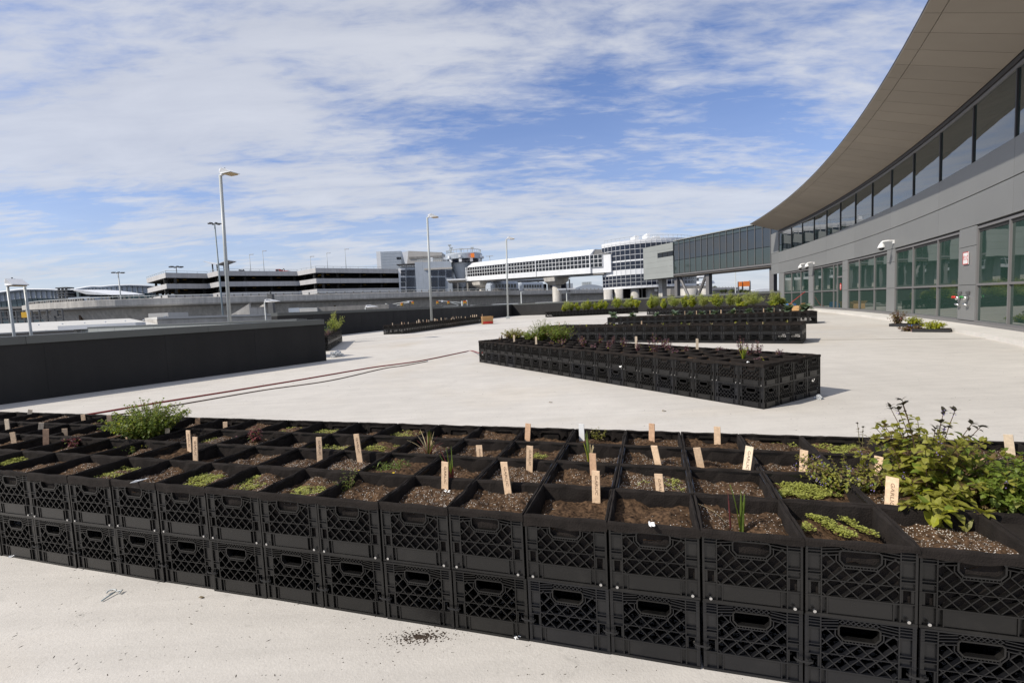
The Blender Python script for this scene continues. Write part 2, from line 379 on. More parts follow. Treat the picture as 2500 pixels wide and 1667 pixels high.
# terrace concrete: pale, with broom streaks, stains and tiny dark flecks
def terrace_material():
    m = bpy.data.materials.new('terrace_concrete'); m.use_nodes = True
    N, L = m.node_tree.nodes, m.node_tree.links; p = N['Principled BSDF']; p.inputs['Roughness'].default_value = 0.85
    p.inputs['Specular IOR Level'].default_value = 0.25
    geo = N.new('ShaderNodeNewGeometry'); pos = geo.outputs['Position']
    def nz(s, d=4, r=0.6, st=None, dist=0):
        n = N.new('ShaderNodeTexNoise'); n.inputs['Scale'].default_value = s; n.inputs['Detail'].default_value = d; n.inputs['Roughness'].default_value = r; n.inputs['Distortion'].default_value = dist
        if st:
            mp = N.new('ShaderNodeMapping'); mp.inputs['Scale'].default_value = st; mp.inputs['Rotation'].default_value = (0, 0, 0.35); L.new(pos, mp.inputs[0]); L.new(mp.outputs[0], n.inputs['Vector'])
        else: L.new(pos, n.inputs['Vector'])
        return n.outputs['Fac']
    def rng(f, a, b, lo=0.3, hi=0.7):
        r = N.new('ShaderNodeMapRange'); r.inputs['From Min'].default_value = lo; r.inputs['From Max'].default_value = hi; r.inputs['To Min'].default_value = a; r.inputs['To Max'].default_value = b
        L.new(f, r.inputs['Value']); return r.outputs[0]
    def mul(a, b):
        q = N.new('ShaderNodeMath'); q.operation = 'MULTIPLY'; L.new(a, q.inputs[0]); L.new(b, q.inputs[1]); return q.outputs[0]
    f = mul(rng(nz(0.22, 4), 0.90, 1.07), rng(nz(2.2, 5, 0.65), 0.94, 1.05))
    f = mul(f, rng(nz(3.0, 5, 0.6, (0.22, 2.6, 1), 0.4), 0.93, 1.04))
    f = mul(f, rng(nz(38, 5, 0.7), 0.95, 1.04))
    f = mul(f, rng(nz(6.5, 6, 0.75, None, 2.0), 1.0, 0.82, 0.57, 0.74))
    f = mul(f, rng(nz(1.1, 6, 0.72, None, 1.2), 1.0, 0.86, 0.60, 0.80))
    # dark flecks of grit
    vo = N.new('ShaderNodeTexVoronoi'); vo.inputs['Scale'].default_value = 11; L.new(pos, vo.inputs['Vector'])
    f = mul(f, rng(vo.outputs['Distance'], 0.45, 1.0, 0.035, 0.055))
    vm = N.new('ShaderNodeVectorMath'); vm.operation = 'SCALE'; vm.inputs[0].default_value = (0.545, 0.516, 0.470); L.new(f, vm.inputs['Scale'])
    st = N.new('ShaderNodeMix'); st.data_type = 'RGBA'; L.new(rng(nz(0.16, 5, 0.65, None, 0.8), 0.0, 0.75, 0.52, 0.72), st.inputs[0]); L.new(vm.outputs[0], st.inputs[6])
    tn = N.new('ShaderNodeVectorMath'); tn.operation = 'MULTIPLY'; tn.inputs[1].default_value = (0.93, 0.87, 0.78); L.new(vm.outputs[0], tn.inputs[0]); L.new(tn.outputs[0], st.inputs[7])
    L.new(st.outputs[2], p.inputs['Base Color'])
    b = N.new('ShaderNodeBump'); b.inputs['Strength'].default_value = 0.35; b.inputs['Distance'].default_value = 0.006
    L.new(nz(90, 4), b.inputs['Height']); L.new(b.outputs[0], p.inputs['Normal'])
    MT['terrace'] = m
terrace_material()

# ------------------------------------------------------------------ ground, terrace, walls
GZ = -6.0
b = MB(); b.add([(-3000, -200, GZ), (3000, -200, GZ), (3000, 5000, GZ), (-3000, 5000, GZ)], [(0, 1, 2, 3)])
tag(b.build('street_ground', MT['asphalt']), kind='structure')
FA0, FAY0, FPSI, FCUR = 13.4, 12.6, radians(28.0), radians(0.44)
def fac(s, off=0.0):
    """facade line of the terminal in plan: point at arc length s, moved off towards the terrace"""
    ps = FPSI - FCUR * s
    x = FA0 + (cos(ps) - cos(FPSI)) / FCUR; y = FAY0 + (sin(FPSI) - sin(ps)) / FCUR
    return x - cos(ps) * off, y + sin(ps) * off, ps
SMIN, SMAX = -12.0, 38.5
def s_of_u(u, lo=-6.0, hi=45.0):
    """arc length of the facade point seen in picture column u"""
    for _ in range(40):
        m_ = (lo + hi) / 2; x, y, _p = fac(m_)
        if project((x, y, 1.4))[0] > u: lo = m_
        else: hi = m_
    return (lo + hi) / 2
SMAX = s_of_u(1901.0)
WE = (-5.55, 14.15)                       # free end of the near wall
nd = Vector((-0.58, -0.815)).normalized()
wall_far_corner = (0.2, 62.5)
tp = [(2.0, -9.0), (-14, -9.0), (WE[0] + nd.x * 22, WE[1] + nd.y * 22), (WE[0] - 0.2, WE[1] + 0.1), (-15, 20.5), (-15, 23), (-10.7, 31.0), wall_far_corner]
tp += [fac(s, 0.0)[:2] for s in (SMAX, 30, 22, 14, 6, 0, -6, -12)]
b = MB(); b.prism([(p[0], p[1]) for p in tp], -0.6, 0.0)
terrace = tag(b.build('terrace_floor', MT['terrace']), kind='structure')
for (p0, p1) in (((6.9, 14.55), (12.35, 11.85)), ((-8.2, 24.2), (6.0, 32.0))):
    d = Vector(p1) - Vector(p0); c = (Vector(p0) + Vector(p1)) / 2
    ubox('expansion_joint', terrace, (c.x, c.y, 0.003), (d.length, 0.012, 0.004), atan2(d.y, d.x), MT['panel_joint'])

def wall_run(name, label, pts, h_, th, cap_h, matw, side=1):
    root = thing(name, label, 'wall', (pts[0][0], pts[0][1], 0))
    for p0, p1 in zip(pts[:-1], pts[1:]):
        a, c_ = Vector(p0), Vector(p1); d = (c_ - a); L_ = d.length; d.normalize(); n = Vector((-d.y, d.x)) * side
        mid = (a + c_) / 2 + n * th / 2
        ubox('wall_face', root, (mid.x, mid.y, (h_ - cap_h - 0.3) / 2), (L_, th, h_ - cap_h + 0.3), atan2(d.y, d.x), matw)
        k = max(1, int(L_ / 3.0)); seg = L_ / k
        for i in range(k):
            m_ = a + d * (i + 0.5) * seg + n * th / 2
            ubox('coping_panel', root, (m_.x, m_.y, h_ - cap_h / 2 + 0.001 * (i % 2)), (seg - 0.006, th + 0.06, cap_h), atan2(d.y, d.x), MT['coping'])
        # seams of the membrane, slightly proud
        k = max(1, int(L_ / 1.9))
        for i in range(1, k):
            m_ = a + d * (i * L_ / k) - n * 0.003
            ubox('membrane_lap', root, (m_.x, m_.y, (h_ - cap_h) / 2), (0.09, 0.006, h_ - cap_h - 0.01), atan2(d.y, d.x), matw)
    return root
wall_run('parapet_wall', 'low black membrane wall with grey metal coping at left, nearest the camera', [(WE[0] + nd.x * 22, WE[1] + nd.y * 22), WE], 1.235, 0.34, 0.15, MT['membrane'])
wall_run('parapet_wall', 'grey topped wall running back behind the nearest black wall', [(WE[0] - 1.1, WE[1] + 0.75), (-22, 24.5)], 1.27, 0.3, 0.05, MT['green_panel'], side=-1)
wall_run('parapet_wall', 'long shaded black parapet running away behind the staked bed', [(-12.6, 25.8), (-10.9, 31.0), wall_far_corner], 1.56, 0.4, 0.17, MT['membrane'])
wall_run('parapet_wall', 'sunlit dark grey parapet behind the far planted beds', [wall_far_corner, fac(SMAX - .4)[:2]], 1.56, 0.4, 0.17, MT['membrane'])

# ------------------------------------------------------------------ the curved terminal
term = thing('terminal_building', 'curved grey metal terminal with overhanging roof and green windows at right', 'building', (fac(10)[0], fac(10)[1], 0))
def strip(name, s0, s1, z0, z1, off, th, mat, gap=0.0, seg=None):
    """a curved slab of the facade between arc lengths s0 and s1"""
    n = max(1, int((s1 - s0) / 1.4 + 0.5)) if seg is None else seg
    mb = MB(); vs_ = []
    for i in range(n + 1):
        s = s0 + gap + (s1 - s0 - 2 * gap) * i / n
        for (o, z) in ((off, z0), (off, z1), (off - th, z1), (off - th, z0)):
            x, y, _ = fac(s, o); vs_.append((x, y, z))
    fs = []
    for i in range(n):
        for j in range(4):
            a = i * 4 + j; c = i * 4 + (j + 1) % 4
            fs.append((a, c, c + 4, a + 4))
    fs += [(3, 2, 1, 0), tuple(n * 4 + j for j in range(4))]
    mb.add(vs_, fs); return mb.build(name, mat, term)
def post(name, s, z0, z1, off, w_, d_, mat):
    x, y, ps = fac(s, off); return ubox(name, term, (x, y, (z0 + z1) / 2), (w_, d_, z1 - z0), pi / 2 - ps, mat)
# body of the building behind the skin (keeps light out)
mb = MB(); inner = [fac(s, -0.35)[:2] for s in [SMIN + (SMAX - SMIN) * i / 24 for i in range(25)]]
mb.prism(inner + [(70, 60), (70, -20)], -0.3, 7.3); mb.build('core', MT['mullion_dark'], term)
strip('base_sill', SMIN, SMAX, 0.02, 0.20, 0.06, 0.3, MT['mullion'])
strip('kerb', SMIN, SMAX - 1, -0.05, 0.11, 0.95, 0.88, MT['concrete_white'])
def zx(x): return 1850 + x / 2.0908
groups = [[s_of_u(zx(v)) for v in g_] for g_ in ([1020, 910, 785, 697], [655, 590, 513, 457], [430, 402, 383, 323, 281], [258, 217, 170, 132])]
s_f = s_of_u(zx(1110)); s_g = s_of_u(zx(1272))
near = [s_f]
while near[0] > SMIN + 3: near.insert(0, near[0] - (s_f - s_g))
allg = [near] + groups
# wide metal panels of the two upper bands
edges = [SMIN]
s = 0.45
MUL = [0.45 + 2.83 * i for i in range(-4, 14)]
for (z0, z1) in ((3.24, 4.19), (4.22, 5.22)):
    for i in range(0, len(MUL) - 1, 2):
        strip('metal_panel', MUL[i], min(MUL[i + 2] if i + 2 < len(MUL) else SMAX, SMAX), z0, z1, 0.0, 0.08, MT['panel_grey'], 0.006)
strip('panel_backing', SMIN, SMAX, 3.0, 5.25, -0.06, 0.2, MT['panel_joint'])
strip('metal_panel', MUL[-1], SMAX, 3.24, 4.19, 0.0, 0.08, MT['panel_grey'], 0.004)
strip('metal_panel', MUL[-1], SMAX, 4.22, 5.22, 0.0, 0.08, MT['panel_grey'], 0.004)
# clerestory
for i in range(len(MUL) - 1):
    s0, s1 = MUL[i], MUL[i + 1]
    if s1 > SMAX: break
    strip('clerestory_pane', s0 + 0.03, s1 - 0.03, 5.24, 6.98, -0.03, 0.06, MT['glass_clere'], 0.0, 1)
    post('mullion', s0, 5.22, 7.02, -0.02, 0.07, 0.06, MT['mullion_dark'])
strip('metal_panel', MUL[-1] + 0.05, SMAX, 5.25, 7.15, 0.0, 0.08, MT['panel_grey'], 0.004)
strip('head_rail', SMIN, SMAX, 6.98, 7.08, 0.02, 0.2, MT['mullion']); strip('head_rail', SMIN, SMAX, 7.10, 7.22, 0.07, 0.3, MT['mullion_dark'])
# lower windows between metal piers
ZR = 1.37
prev_end = None
for gi, g_ in enumerate(allg):
    s0, s1 = g_[0], g_[-1]
    if prev_end is not None:
        for (z0, z1) in ((0.22, 1.36), (1.375, 2.60), (2.615, 3.22)):
            strip('pier_panel', prev_end + 0.03, s0 - 0.03, z0, z1, -0.01, 0.08, MT['panel_grey'], 0.004)
        strip('pier_backing', prev_end, s0, 0.2, 3.22, -0.08, 0.1, MT['panel_joint'])
    prev_end = s1
    for a, c in zip(g_[:-1], g_[1:]):
        door = gi == 3 and c == g_[1]
        for (z0, z1) in (((0.22, 2.2), (2.3, 3.10)) if door else ((0.24, ZR - 0.03), (ZR + 0.03, 3.10))):
            strip('window_pane', a + 0.03, c - 0.03, z0, z1, -0.075, 0.05, MT['glass_green'], 0.0, 1)
        strip('transom', a, c, (2.2 if door else ZR - 0.035), (2.3 if door else ZR + 0.035), -0.025, 0.1, MT['mullion'], 0.02, 1)
    for s in g_: post('mullion', s, 0.2, 3.15, -0.055, 0.06, 0.07, MT['mullion'])
    strip('window_head', s0, s1, 3.10, 3.17, -0.02, 0.1, MT['mullion'])
    strip('window_sill', s0, s1, 0.17, 0.24, 0.01, 0.12, MT['mullion'])
strip('pier_panel', prev_end + 0.03, SMAX, 0.22, 3.22, -0.01, 0.08, MT['panel_grey'], 0.004)
# soffit of the overhanging roof: one panel after another, rising outwards
OV, ZS0, ZS1 = 2.45, 7.22, 8.0
def soffit(s0, s1, o0, o1, name):
    mb = MB(); vs_ = []
    for s in (s0 + 0.008, s1 - 0.008):
        for o in (o0, o1):
            x, y, _ = fac(s, o); z = ZS0 + (ZS1 - ZS0) * o / OV; vs_.append((x, y, z)); vs_.append((x, y, z + 0.05))
    mb.add(vs_, [(0, 2, 6, 4), (1, 5, 7, 3), (0, 4, 5, 1), (2, 3, 7, 6), (0, 1, 3, 2), (4, 6, 7, 5)])
    mb.build(name, MT['soffit'], term)
s = SMAX - 50.0 + 0.0
while s < SMAX - 0.01:
    soffit(s, s + 1.0, 0.08, 2.10, 'soffit_panel'); soffit(s, s + 1.0, 2.115, OV, 'eaves_panel'); s += 1.0
mb = MB(); vs_ = []; nS = 30
for i in range(nS + 1):
    s = SMAX - 50 + 50 * i / nS
    for (o, z) in ((OV + 0.01, ZS1 + 0.03), (-0.3, ZS0 + 0.12), (-0.3, 8.3), (OV + 0.01, ZS1 + 0.07)):
        x, y, _ = fac(s, o); vs_.append((x, y, z))
fs = []
for i in range(nS):
    for j in range(4): fs.append((i * 4 + j, i * 4 + (j + 1) % 4, (i + 1) * 4 + (j + 1) % 4, (i + 1) * 4 + j))
fs += [(3, 2, 1, 0), tuple(nS * 4 + j for j in range(4))]
mb.add(vs_, fs); mb.build('roof_edge', MT['mullion_dark'], term)
mb = MB(); top = [fac(s, -0.25)[:2] for s in [SMAX - 50 + 50 * i / 20 for i in range(21)]]
mb.prism(top + [(70, 60), (70, -20)], 7.3, 8.35); mb.build('roof', MT['white_roof'], term)
# ------------------------------------------------------------------ background: helper for boxes given by picture outline and distance
def span(u0, v0, u1, v1, Y):
    a = at(u0, (v0 + v1) / 2, Y); c = at(u1, (v0 + v1) / 2, Y); t = at((u0 + u1) / 2, v0, Y); d = at((u0 + u1) / 2, v1, Y)
    return a.x, c.x, d.z, t.z
def Z4(x, y): return 300 + x / 2.6133, 550 + y / 2.6133
def Z5(x, y): return 1050 + x / 2.6133, 550 + y / 2.6133
def Z6(x, y): return 900 + x / 5.88, 580 + y / 5.88
def Z7(x, y): return 1450 + x / 4.704, 560 + y / 4.704
def Z8(x, y): return x / 5.88, 660 + y / 5.88            # far left
def Z9(x, y): return x / 2.6133, 600 + y / 2.6133
def sbox(name, parent, zf, x0, y0, x1, y1, Y, dep, mat):
    a = zf(x0, y0); c = zf(x1, y1); X0, X1, B0, B1 = span(a[0], a[1], c[0], c[1], Y)
    return ubox(name, parent, ((X0 + X1) / 2, Y + dep / 2, (B0 + B1) / 2), (X1 - X0, dep, B1 - B0), 0, mat)

# ---- parking garage, zigzag front
gt = [at(*Z4(x, y), 100) for x, y in ((150, 340), (270, 302), (535, 307), (605, 290), (1110, 293), (1228, 272), (1765, 278))]
GTOP = 13.4
gpts = []
for x, y in ((150, 340), (270, 302), (535, 307), (605, 290), (1110, 293), (1228, 272), (1790, 279)):
    p = gp(*Z4(x, y), GTOP); gpts.append((p.x, p.y))
gar = thing('parking_garage', 'long grey concrete parking garage with open dark decks behind the guideway', 'building', (gpts[3][0], gpts[3][1], GZ))
back = [(gpts[-1][0] + 4, gpts[-1][1] + 45), (gpts[0][0] - 5, gpts[0][1] + 55)]
PIT = 2.72
for lv in range(7):
    zt = GTOP - lv * PIT
    mb = MB(); fr = [(p[0], p[1] + 0.35) for p in gpts]
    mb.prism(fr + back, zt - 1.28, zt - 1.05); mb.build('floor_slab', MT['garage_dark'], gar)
    for i in range(6):
        a, c = Vector(gpts[i]), Vector(gpts[i + 1]); d = c - a; L_ = d.length; d.normalize(); n = Vector((-d.y, d.x))
        k = max(1, round(L_ / 7.0)); sg = L_ / k
        for j in range(k):
            m_ = a + d * (j + 0.5) * sg + n * 0.15
            ubox('parapet_panel', gar, (m_.x, m_.y, zt - 0.62), (sg - 0.03, 0.3, 1.24), atan2(d.y, d.x), MT['garage_panel'])
        for j in range(k + 1):
            m_ = a + d * min(max(j * sg, 0.3), L_ - 0.3) + n * 2.0
            if lv < 6: ubox('column', gar, (m_.x, m_.y, zt - PIT / 2 - 0.64), (0.5, 0.5, PIT - 1.24), atan2(d.y, d.x), MT['garage_dark'])
        if lv < 3:
            for j in range(max(1, k)):
                m_ = a + d * (j + 0.4) * sg + n * 5
                ubox('deck_lamp', gar, (m_.x, m_.y, zt - 1.42), (0.8, 0.2, 0.1), 0.3, MT['yellow'])
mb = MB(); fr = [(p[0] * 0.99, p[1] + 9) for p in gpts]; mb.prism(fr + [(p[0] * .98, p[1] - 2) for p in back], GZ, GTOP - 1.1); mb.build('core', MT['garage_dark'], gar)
# roof railing
for i in range(6):
    a, c = Vector(gpts[i]), Vector(gpts[i + 1]); mb = MB()
    mb.tube([(a.x, a.y + .2, GTOP + .45), (c.x, c.y + .2, GTOP + .45)], 0.05, 5)
    L_ = (c - a).length; k = int(L_ / 2.2)
    for j in range(k + 1):
        q = a.lerp(c, j / k); mb.tube([(q.x, q.y + .2, GTOP - 0.02), (q.x, q.y + .2, GTOP + .45)], 0.04, 4)
    mb.build('railing', MT['pole_grey'], gar)

def lamp_mast(name, label, u, vtop, Y, zbase, mat, r=0.1, heads=1, group=None, size=1.0, yellow=False):
    t = at(u, vtop, Y); root = thing(name, label, 'lamp post', (t.x, t.y, zbase), group=group)
    mb = MB(); mb.tube([(t.x, t.y, zbase), (t.x, t.y, t.z)], [r, r * 0.6], 8); mb.build('pole', mat, root, True)
    if heads > 2:
        for i in range(heads):
            a = 2 * pi * i / heads + 0.3
            mb = MB(); mb.tube([(t.x, t.y, t.z), (t.x + 0.9 * size * cos(a), t.y + 0.9 * size * sin(a), t.z + 0.12 * size)], 0.05 * size, 5)
            mb.box((t.x + 1.15 * size * cos(a), t.y + 1.15 * size * sin(a), t.z + 0.08 * size), (0.75 * size, 0.5 * size, 0.25 * size), a); mb.build('lamp_head', MT['steel_dark'], root)
    else:
        for i in range(heads):
            sgn = -1 if i else 1
            mb = MB(); mb.box((t.x + sgn * 0.45 * size, t.y, t.z + 0.02), (0.95 * size, 0.35 * size, 0.14 * size)); mb.build('lamp_head', MT['white_metal'], root)
    if yellow: ubox('base_block', root, (t.x, t.y, zbase + 0.6), (1.0, 1.0, 1.2), 0, MT['yellow'])
    return root
for i, (x, y, yl) in enumerate(((807, 187, 0), (891, 165, 1), (1195, 200, 0), (1300, 178, 0), (1416, 153, 1))):
    u, v = Z4(x, y)
    lamp_mast('roof_lamp', ['thin lamp post on garage roof, leftmost of the five', 'lamp post with yellow base left of the red truck on garage roof', 'short thin lamp post right of the red truck on garage roof', 'thin lamp post between short one and yellow based one on garage', 'tallest lamp post with yellow base at right of garage roof'][i],
              u, v, 142 + 3 * (i % 2), GTOP - 1.1, MT['pole_grey'], 0.1, 1, 'lamp posts on the garage roof', 1.2, bool(yl))
# things on the garage roof
sh = at(*Z4(625, 285), 128); sh.z = at(*Z4(625, 252), 128).z - 4.5; root = thing('roof_shelter', 'white winged canopy shelter on dark posts on garage roof', 'shelter', (sh.x, sh.y, GTOP - 1.1))
for sx in (-1, 1):
    mb = MB(); mb.add([(sh.x, sh.y - 2, sh.z + 4.3), (sh.x, sh.y + 2, sh.z + 4.3), (sh.x + sx * 3.2, sh.y + 2, sh.z + 5.3), (sh.x + sx * 3.2, sh.y - 2, sh.z + 5.3), (sh.x, sh.y - 2, sh.z + 4.5), (sh.x, sh.y + 2, sh.z + 4.5), (sh.x + sx * 3.2, sh.y + 2, sh.z + 5.45), (sh.x + sx * 3.2, sh.y - 2, sh.z + 5.45)],
                      [(0, 1, 2, 3), (7, 6, 5, 4), (0, 4, 5, 1), (1, 5, 6, 2), (2, 6, 7, 3), (3, 7, 4, 0)]); mb.build('canopy_wing', MT['white_metal'], root)
    for dy in (-1, 1):
        ubox('post', root, (sh.x + sx * 1.5, sh.y + dy, (GTOP - 1.1 + sh.z + 4.8) / 2), (0.25, 0.25, sh.z + 4.8 - GTOP + 1.1), 0, MT['steel_dark'])
def truck(name, label, u0, u1, v0, v1, Y, mat):
    X0, X1, z0, z1 = span(u0, v0, u1, v1, Y); z0 = GTOP - 1.1; L_ = X1 - X0
    root = thing(name, label, 'truck', ((X0 + X1) / 2, Y, z0))
    ubox('cab', root, (X0 + L_ * 0.16, Y, z0 + 1.25), (L_ * 0.3, 2.2, 1.5), 0, mat); ubox('bed', root, (X0 + L_ * 0.66, Y, z0 + 1.0), (L_ * 0.66, 2.2, 0.9), 0, mat)
    mb = MB(); mb.tube([(X0 + L_ * .3, Y, z0 + 1.6), (X0 + L_ * .55, Y, z0 + 2.1), (X0 + L_ * .6, Y, z0 + 1.5)], 0.15, 6); mb.build('crane_arm', MT['steel_dark'], root)
    ubox('windscreen', root, (X0 + L_ * 0.16, Y - 1.12, z0 + 1.6), (L_ * 0.22, 0.05, 0.5), 0, MT['glass_dark'])
    for fx in (0.15, 0.85):
        mb = MB(); mb.tube([(X0 + L_ * fx, Y - 1.2, z0 + 0.45), (X0 + L_ * fx, Y + 1.2, z0 + 0.45)], 0.45, 10); mb.build('wheel', MT['rubber'], root)
a0, b0 = Z4(985, 268); a1, b1 = Z4(1062, 292)
truck('work_truck', 'dark red work truck parked on the garage roof', a0, a1, b0, b1, 134, MT['red'])
a0, b0 = Z4(752, 275); a1, b1 = Z4(785, 292)
truck('work_truck', 'small dark truck on the garage roof right of the shelter', a0, a1, b0, b1, 131, MT['steel_dark'])

# ---- airport train guideway
gw = [(-92, 165), (-101, 132), (-98, 110), (-91.5, 97.5), (-84, 90.5), (-76, 87.6), (-66.5, 87.5), (-47.8, 100), (-20.5, 119), (5, 146), (33, 176), (70, 215), (120, 262)]
def smooth(P, n=6):
    out = []
    for i in range(len(P) - 1):
        p0 = Vector(P[max(i - 1, 0)]); p1 = Vector(P[i]); p2 = Vector(P[i + 1]); p3 = Vector(P[min(i + 2, len(P) - 1)])
        for j in range(n):
            t = j / n
            out.append(0.5 * ((2 * p1) + (p2 - p0) * t + (2 * p0 - 5 * p1 + 4 * p2 - p3) * t * t + (3 * p1 - p0 - 3 * p2 + p3) * t ** 3))
    out.append(Vector(P[-1])); return out
gpath = smooth(gw)
def sweep(mb, path, prof, closed=True, mi=0):
    vs_ = []; n = len(prof)
    for i, p in enumerate(path):
        d = (path[min(i + 1, len(path) - 1)] - path[max(i - 1, 0)]).normalized(); nn = Vector((d.y, -d.x))   # towards the camera
        for (o, z) in prof: vs_.append((p.x + nn.x * o, p.y + nn.y * o, z))
    fs = []
    for i in range(len(path) - 1):
        for j in range(n if closed else n - 1): fs.append((i * n + j, i * n + (j + 1) % n, (i + 1) * n + (j + 1) % n, (i + 1) * n + j))
    fs += [tuple(range(n)), tuple(len(path) * n - 1 - j for j in range(n))]
    mb.add(vs_, fs, mi)
GWZ = 5.5
gway = thing('train_guideway', 'raised concrete train guideway curving across behind the terrace', 'viaduct', (-47.8, 100, GZ))
mb = MB(); sweep(mb, gpath, [(4.9, GWZ - 1.35), (5.05, GWZ - 1.1), (5.05, GWZ - 0.05), (4.8, GWZ), (4.7, GWZ - .9), (-4.4, GWZ - .9), (-4.5, GWZ), (-4.75, GWZ), (-4.6, GWZ - 1.2), (-3.0, GWZ - 1.6), (3.0, GWZ - 1.6)]); mb.build('deck', MT['concrete_grey'], gway)
mb = MB(); sweep(mb, gpath, [(2.9, GWZ - 1.55), (2.0, GWZ - 3.6), (-2.0, GWZ - 3.6), (-2.9, GWZ - 1.55)]); mb.build('girder', MT['concrete_grey'], gway)
acc = 0
for i in range(1, len(gpath)):
    seg = (gpath[i] - gpath[i - 1]).length; acc += seg
    if acc > 15:
        acc = 0; p = gpath[i]; d = (gpath[i] - gpath[i - 1]).normalized(); a = atan2(d.y, d.x)
        mb = MB(); 
        mb.prism([(p.x + cos(a) * x - sin(a) * y, p.y + sin(a) * x + cos(a) * y) for x, y in ((-0.9, -1.3), (0.9, -1.3), (0.9, 1.3), (-0.9, 1.3))], GZ, GWZ - 5.2)
        n_ = 4; lo = [(-0.9, -1.3), (0.9, -1.3), (0.9, 1.3), (-0.9, 1.3)]; hi_ = [(-1.0, -2.6), (1.0, -2.6), (1.0, 2.6), (-1.0, 2.6)]
        T_ = lambda q, z: (p.x + cos(a) * q[0] - sin(a) * q[1], p.y + sin(a) * q[0] + cos(a) * q[1], z)
        mb.add([T_(q, GWZ - 5.2) for q in lo] + [T_(q, GWZ - 3.62) for q in hi_], [(0, 1, 5, 4), (1, 2, 6, 5), (2, 3, 7, 6), (3, 0, 4, 7), (4, 5, 6, 7)])
        mb.build('pier', MT['concrete_grey'], gway)
mb = MB(); sweep(mb, [p for p in gpath], [(4.55, GWZ + 0.42), (4.45, GWZ + 0.50), (4.35, GWZ + 0.42)]); mb.build('guide_rail', MT['pole_grey'], gway)
mb = MB()
for i in range(0, len(gpath) - 1):
    for f_ in (0.0, 0.33, 0.66):
        q = gpath[i].lerp(gpath[i + 1], f_); d = (gpath[i + 1] - gpath[i]).normalized(); mb.box((q.x + d.y * 4.45, q.y - d.x * 4.45, GWZ + 0.2), (0.25, 0.14, 0.44), atan2(d.y, d.x))
o_ = mb.build('rail_posts', MT['concrete_dark'], gway); o_['kind'] = 'stuff'
# rust streaks bleeding from the expansion joints are part of the concrete: narrow stained strips
for fr_ in (5.15, 7.45):
    i = int(fr_ * 6); p = gpath[i]; d = (gpath[i + 1] - p).normalized()
    ubox('joint_stain', gway, (p.x + d.y * 2.3, p.y - d.x * 2.3, GWZ - 2.6), (0.45, 0.5, 2.0), atan2(d.y, d.x), MT['stem_brown'])

# ---- train on the guideway
for i, (x0, x1) in enumerate(((372, 546), (556, 715))):
    a = Z5(x0, 383); c = Z5(x1, 426); Y = 133 + i * 10
    X0, X1, z0, z1 = span(a[0], a[1], c[0], c[1], Y); zb = GWZ - 0.9
    p0 = Vector((X0, 131 + i * 12.5)); p1 = Vector((X1, 131 + i * 12.5 + 7)); d = p1 - p0; rz = atan2(d.y, d.x); m_ = (p0 + p1) / 2; L_ = d.length
    root = thing('train_car', ('front grey train car with rounded nose on the guideway', 'second grey train car following on the guideway')[i], 'train', (m_.x, m_.y, zb), rz, 'train cars on the guideway', w=False)
    mb = MB(); hw, Ht = 1.4, 3.9
    prof = [(-hw, 0.4), (-hw, 2.9), (-hw + .35, 3.5), (hw - .35, 3.5), (hw, 2.9), (hw, 0.4)]
    xs = [(-L_ / 2, .75), (-L_ / 2 + .8, 1.0), (L_ / 2 - .3, 1.0), (L_ / 2, .9)]
    vs_ = [(x, y * k_, 0.4 + (z - .4) * (k_ if k_ < .9 else 1)) for x, k_ in xs for y, z in prof]; n = 6; fs = []
    for q in range(3):
        for j in range(n): fs.append((q * n + j, (q + 1) * n + j, (q + 1) * n + (j + 1) % n, q * n + (j + 1) % n))
    fs += [tuple(range(n)), tuple(len(vs_) - 1 - j for j in range(n))]
    mb.add(vs_, fs); mb.build('car_body', MT['blue_panel'], root)
    nw = 7
    for j in range(nw):
        x = -L_ / 2 + 1.3 + (L_ - 2.2) * (j + 0.5) / nw
        inst('window', umesh(MT['glass_dark']), root, (x, -hw - 0.01, 2.25), 0, ((L_ - 2.2) / nw * 0.72, 0.06, 0.95))
    mb = MB(); mb.box((0.2, -hw - 0.01, 1.15), (L_ - 1.6, 0.05, 0.9)); mb.build('painted_band', MT['train_colour'], root)
    for fx in (-.3, .3):
        mb = MB(); mb.tube([(L_ * fx, -1.0, 0.35), (L_ * fx, 1.0, 0.35)], 0.38, 10); mb.build('wheel', MT['rubber'], root)
# ---- platform canopy and station behind the train
st = thing('train_station', 'low train platform with arched grey canopy behind the train cars', 'station', (at(*Z5(600, 430), 150).x, 150, GWZ - 1))
X0, X1, z0, z1 = span(*Z5(360, 345), *Z5(885, 430), 155)
mb = MB(); nA = 10
for i in range(nA + 1):
    t = i / nA; yy = 150 + 14 * t; zz_ = z1 - 1.2 + 1.5 * sin(pi * (0.15 + 0.7 * t))
    for zo in (0, 0.25): mb.v += [(X0 - 1, yy, zz_ + zo), (X1, yy, zz_ + zo)]
for i in range(nA):
    k_ = i * 4; mb.f += [(k_, k_ + 1, k_ + 5, k_ + 4), (k_ + 2, k_ + 6, k_ + 7, k_ + 3)]; mb.m += [0, 0]
mb.f += [(0, 2, 3, 1)]; mb.m += [0]
mb.build('canopy', MT['blue_panel'], st)
k_ = 9
for i in range(k_):
    x = X0 + (X1 - X0) * i / (k_ - 1); ubox('column', st, (x, 153, (z0 + z1) / 2 - 0.6), (0.4, 0.4, z1 - z0 - 0.2), 0, MT['concrete_dark'])
    if i < k_ - 1: ubox('glazing', st, (x + (X1 - X0) / 16, 160, (z0 + z1) / 2 - 0.7), ((X1 - X0) / 8 - 0.3, 0.1, (z1 - z0) * 0.62), 0, MT['glass_navy'])
ubox('platform', st, ((X0 + X1) / 2, 158, z0 - 1.8), (X1 - X0, 12, 1.6), 0, MT['concrete_dark'])
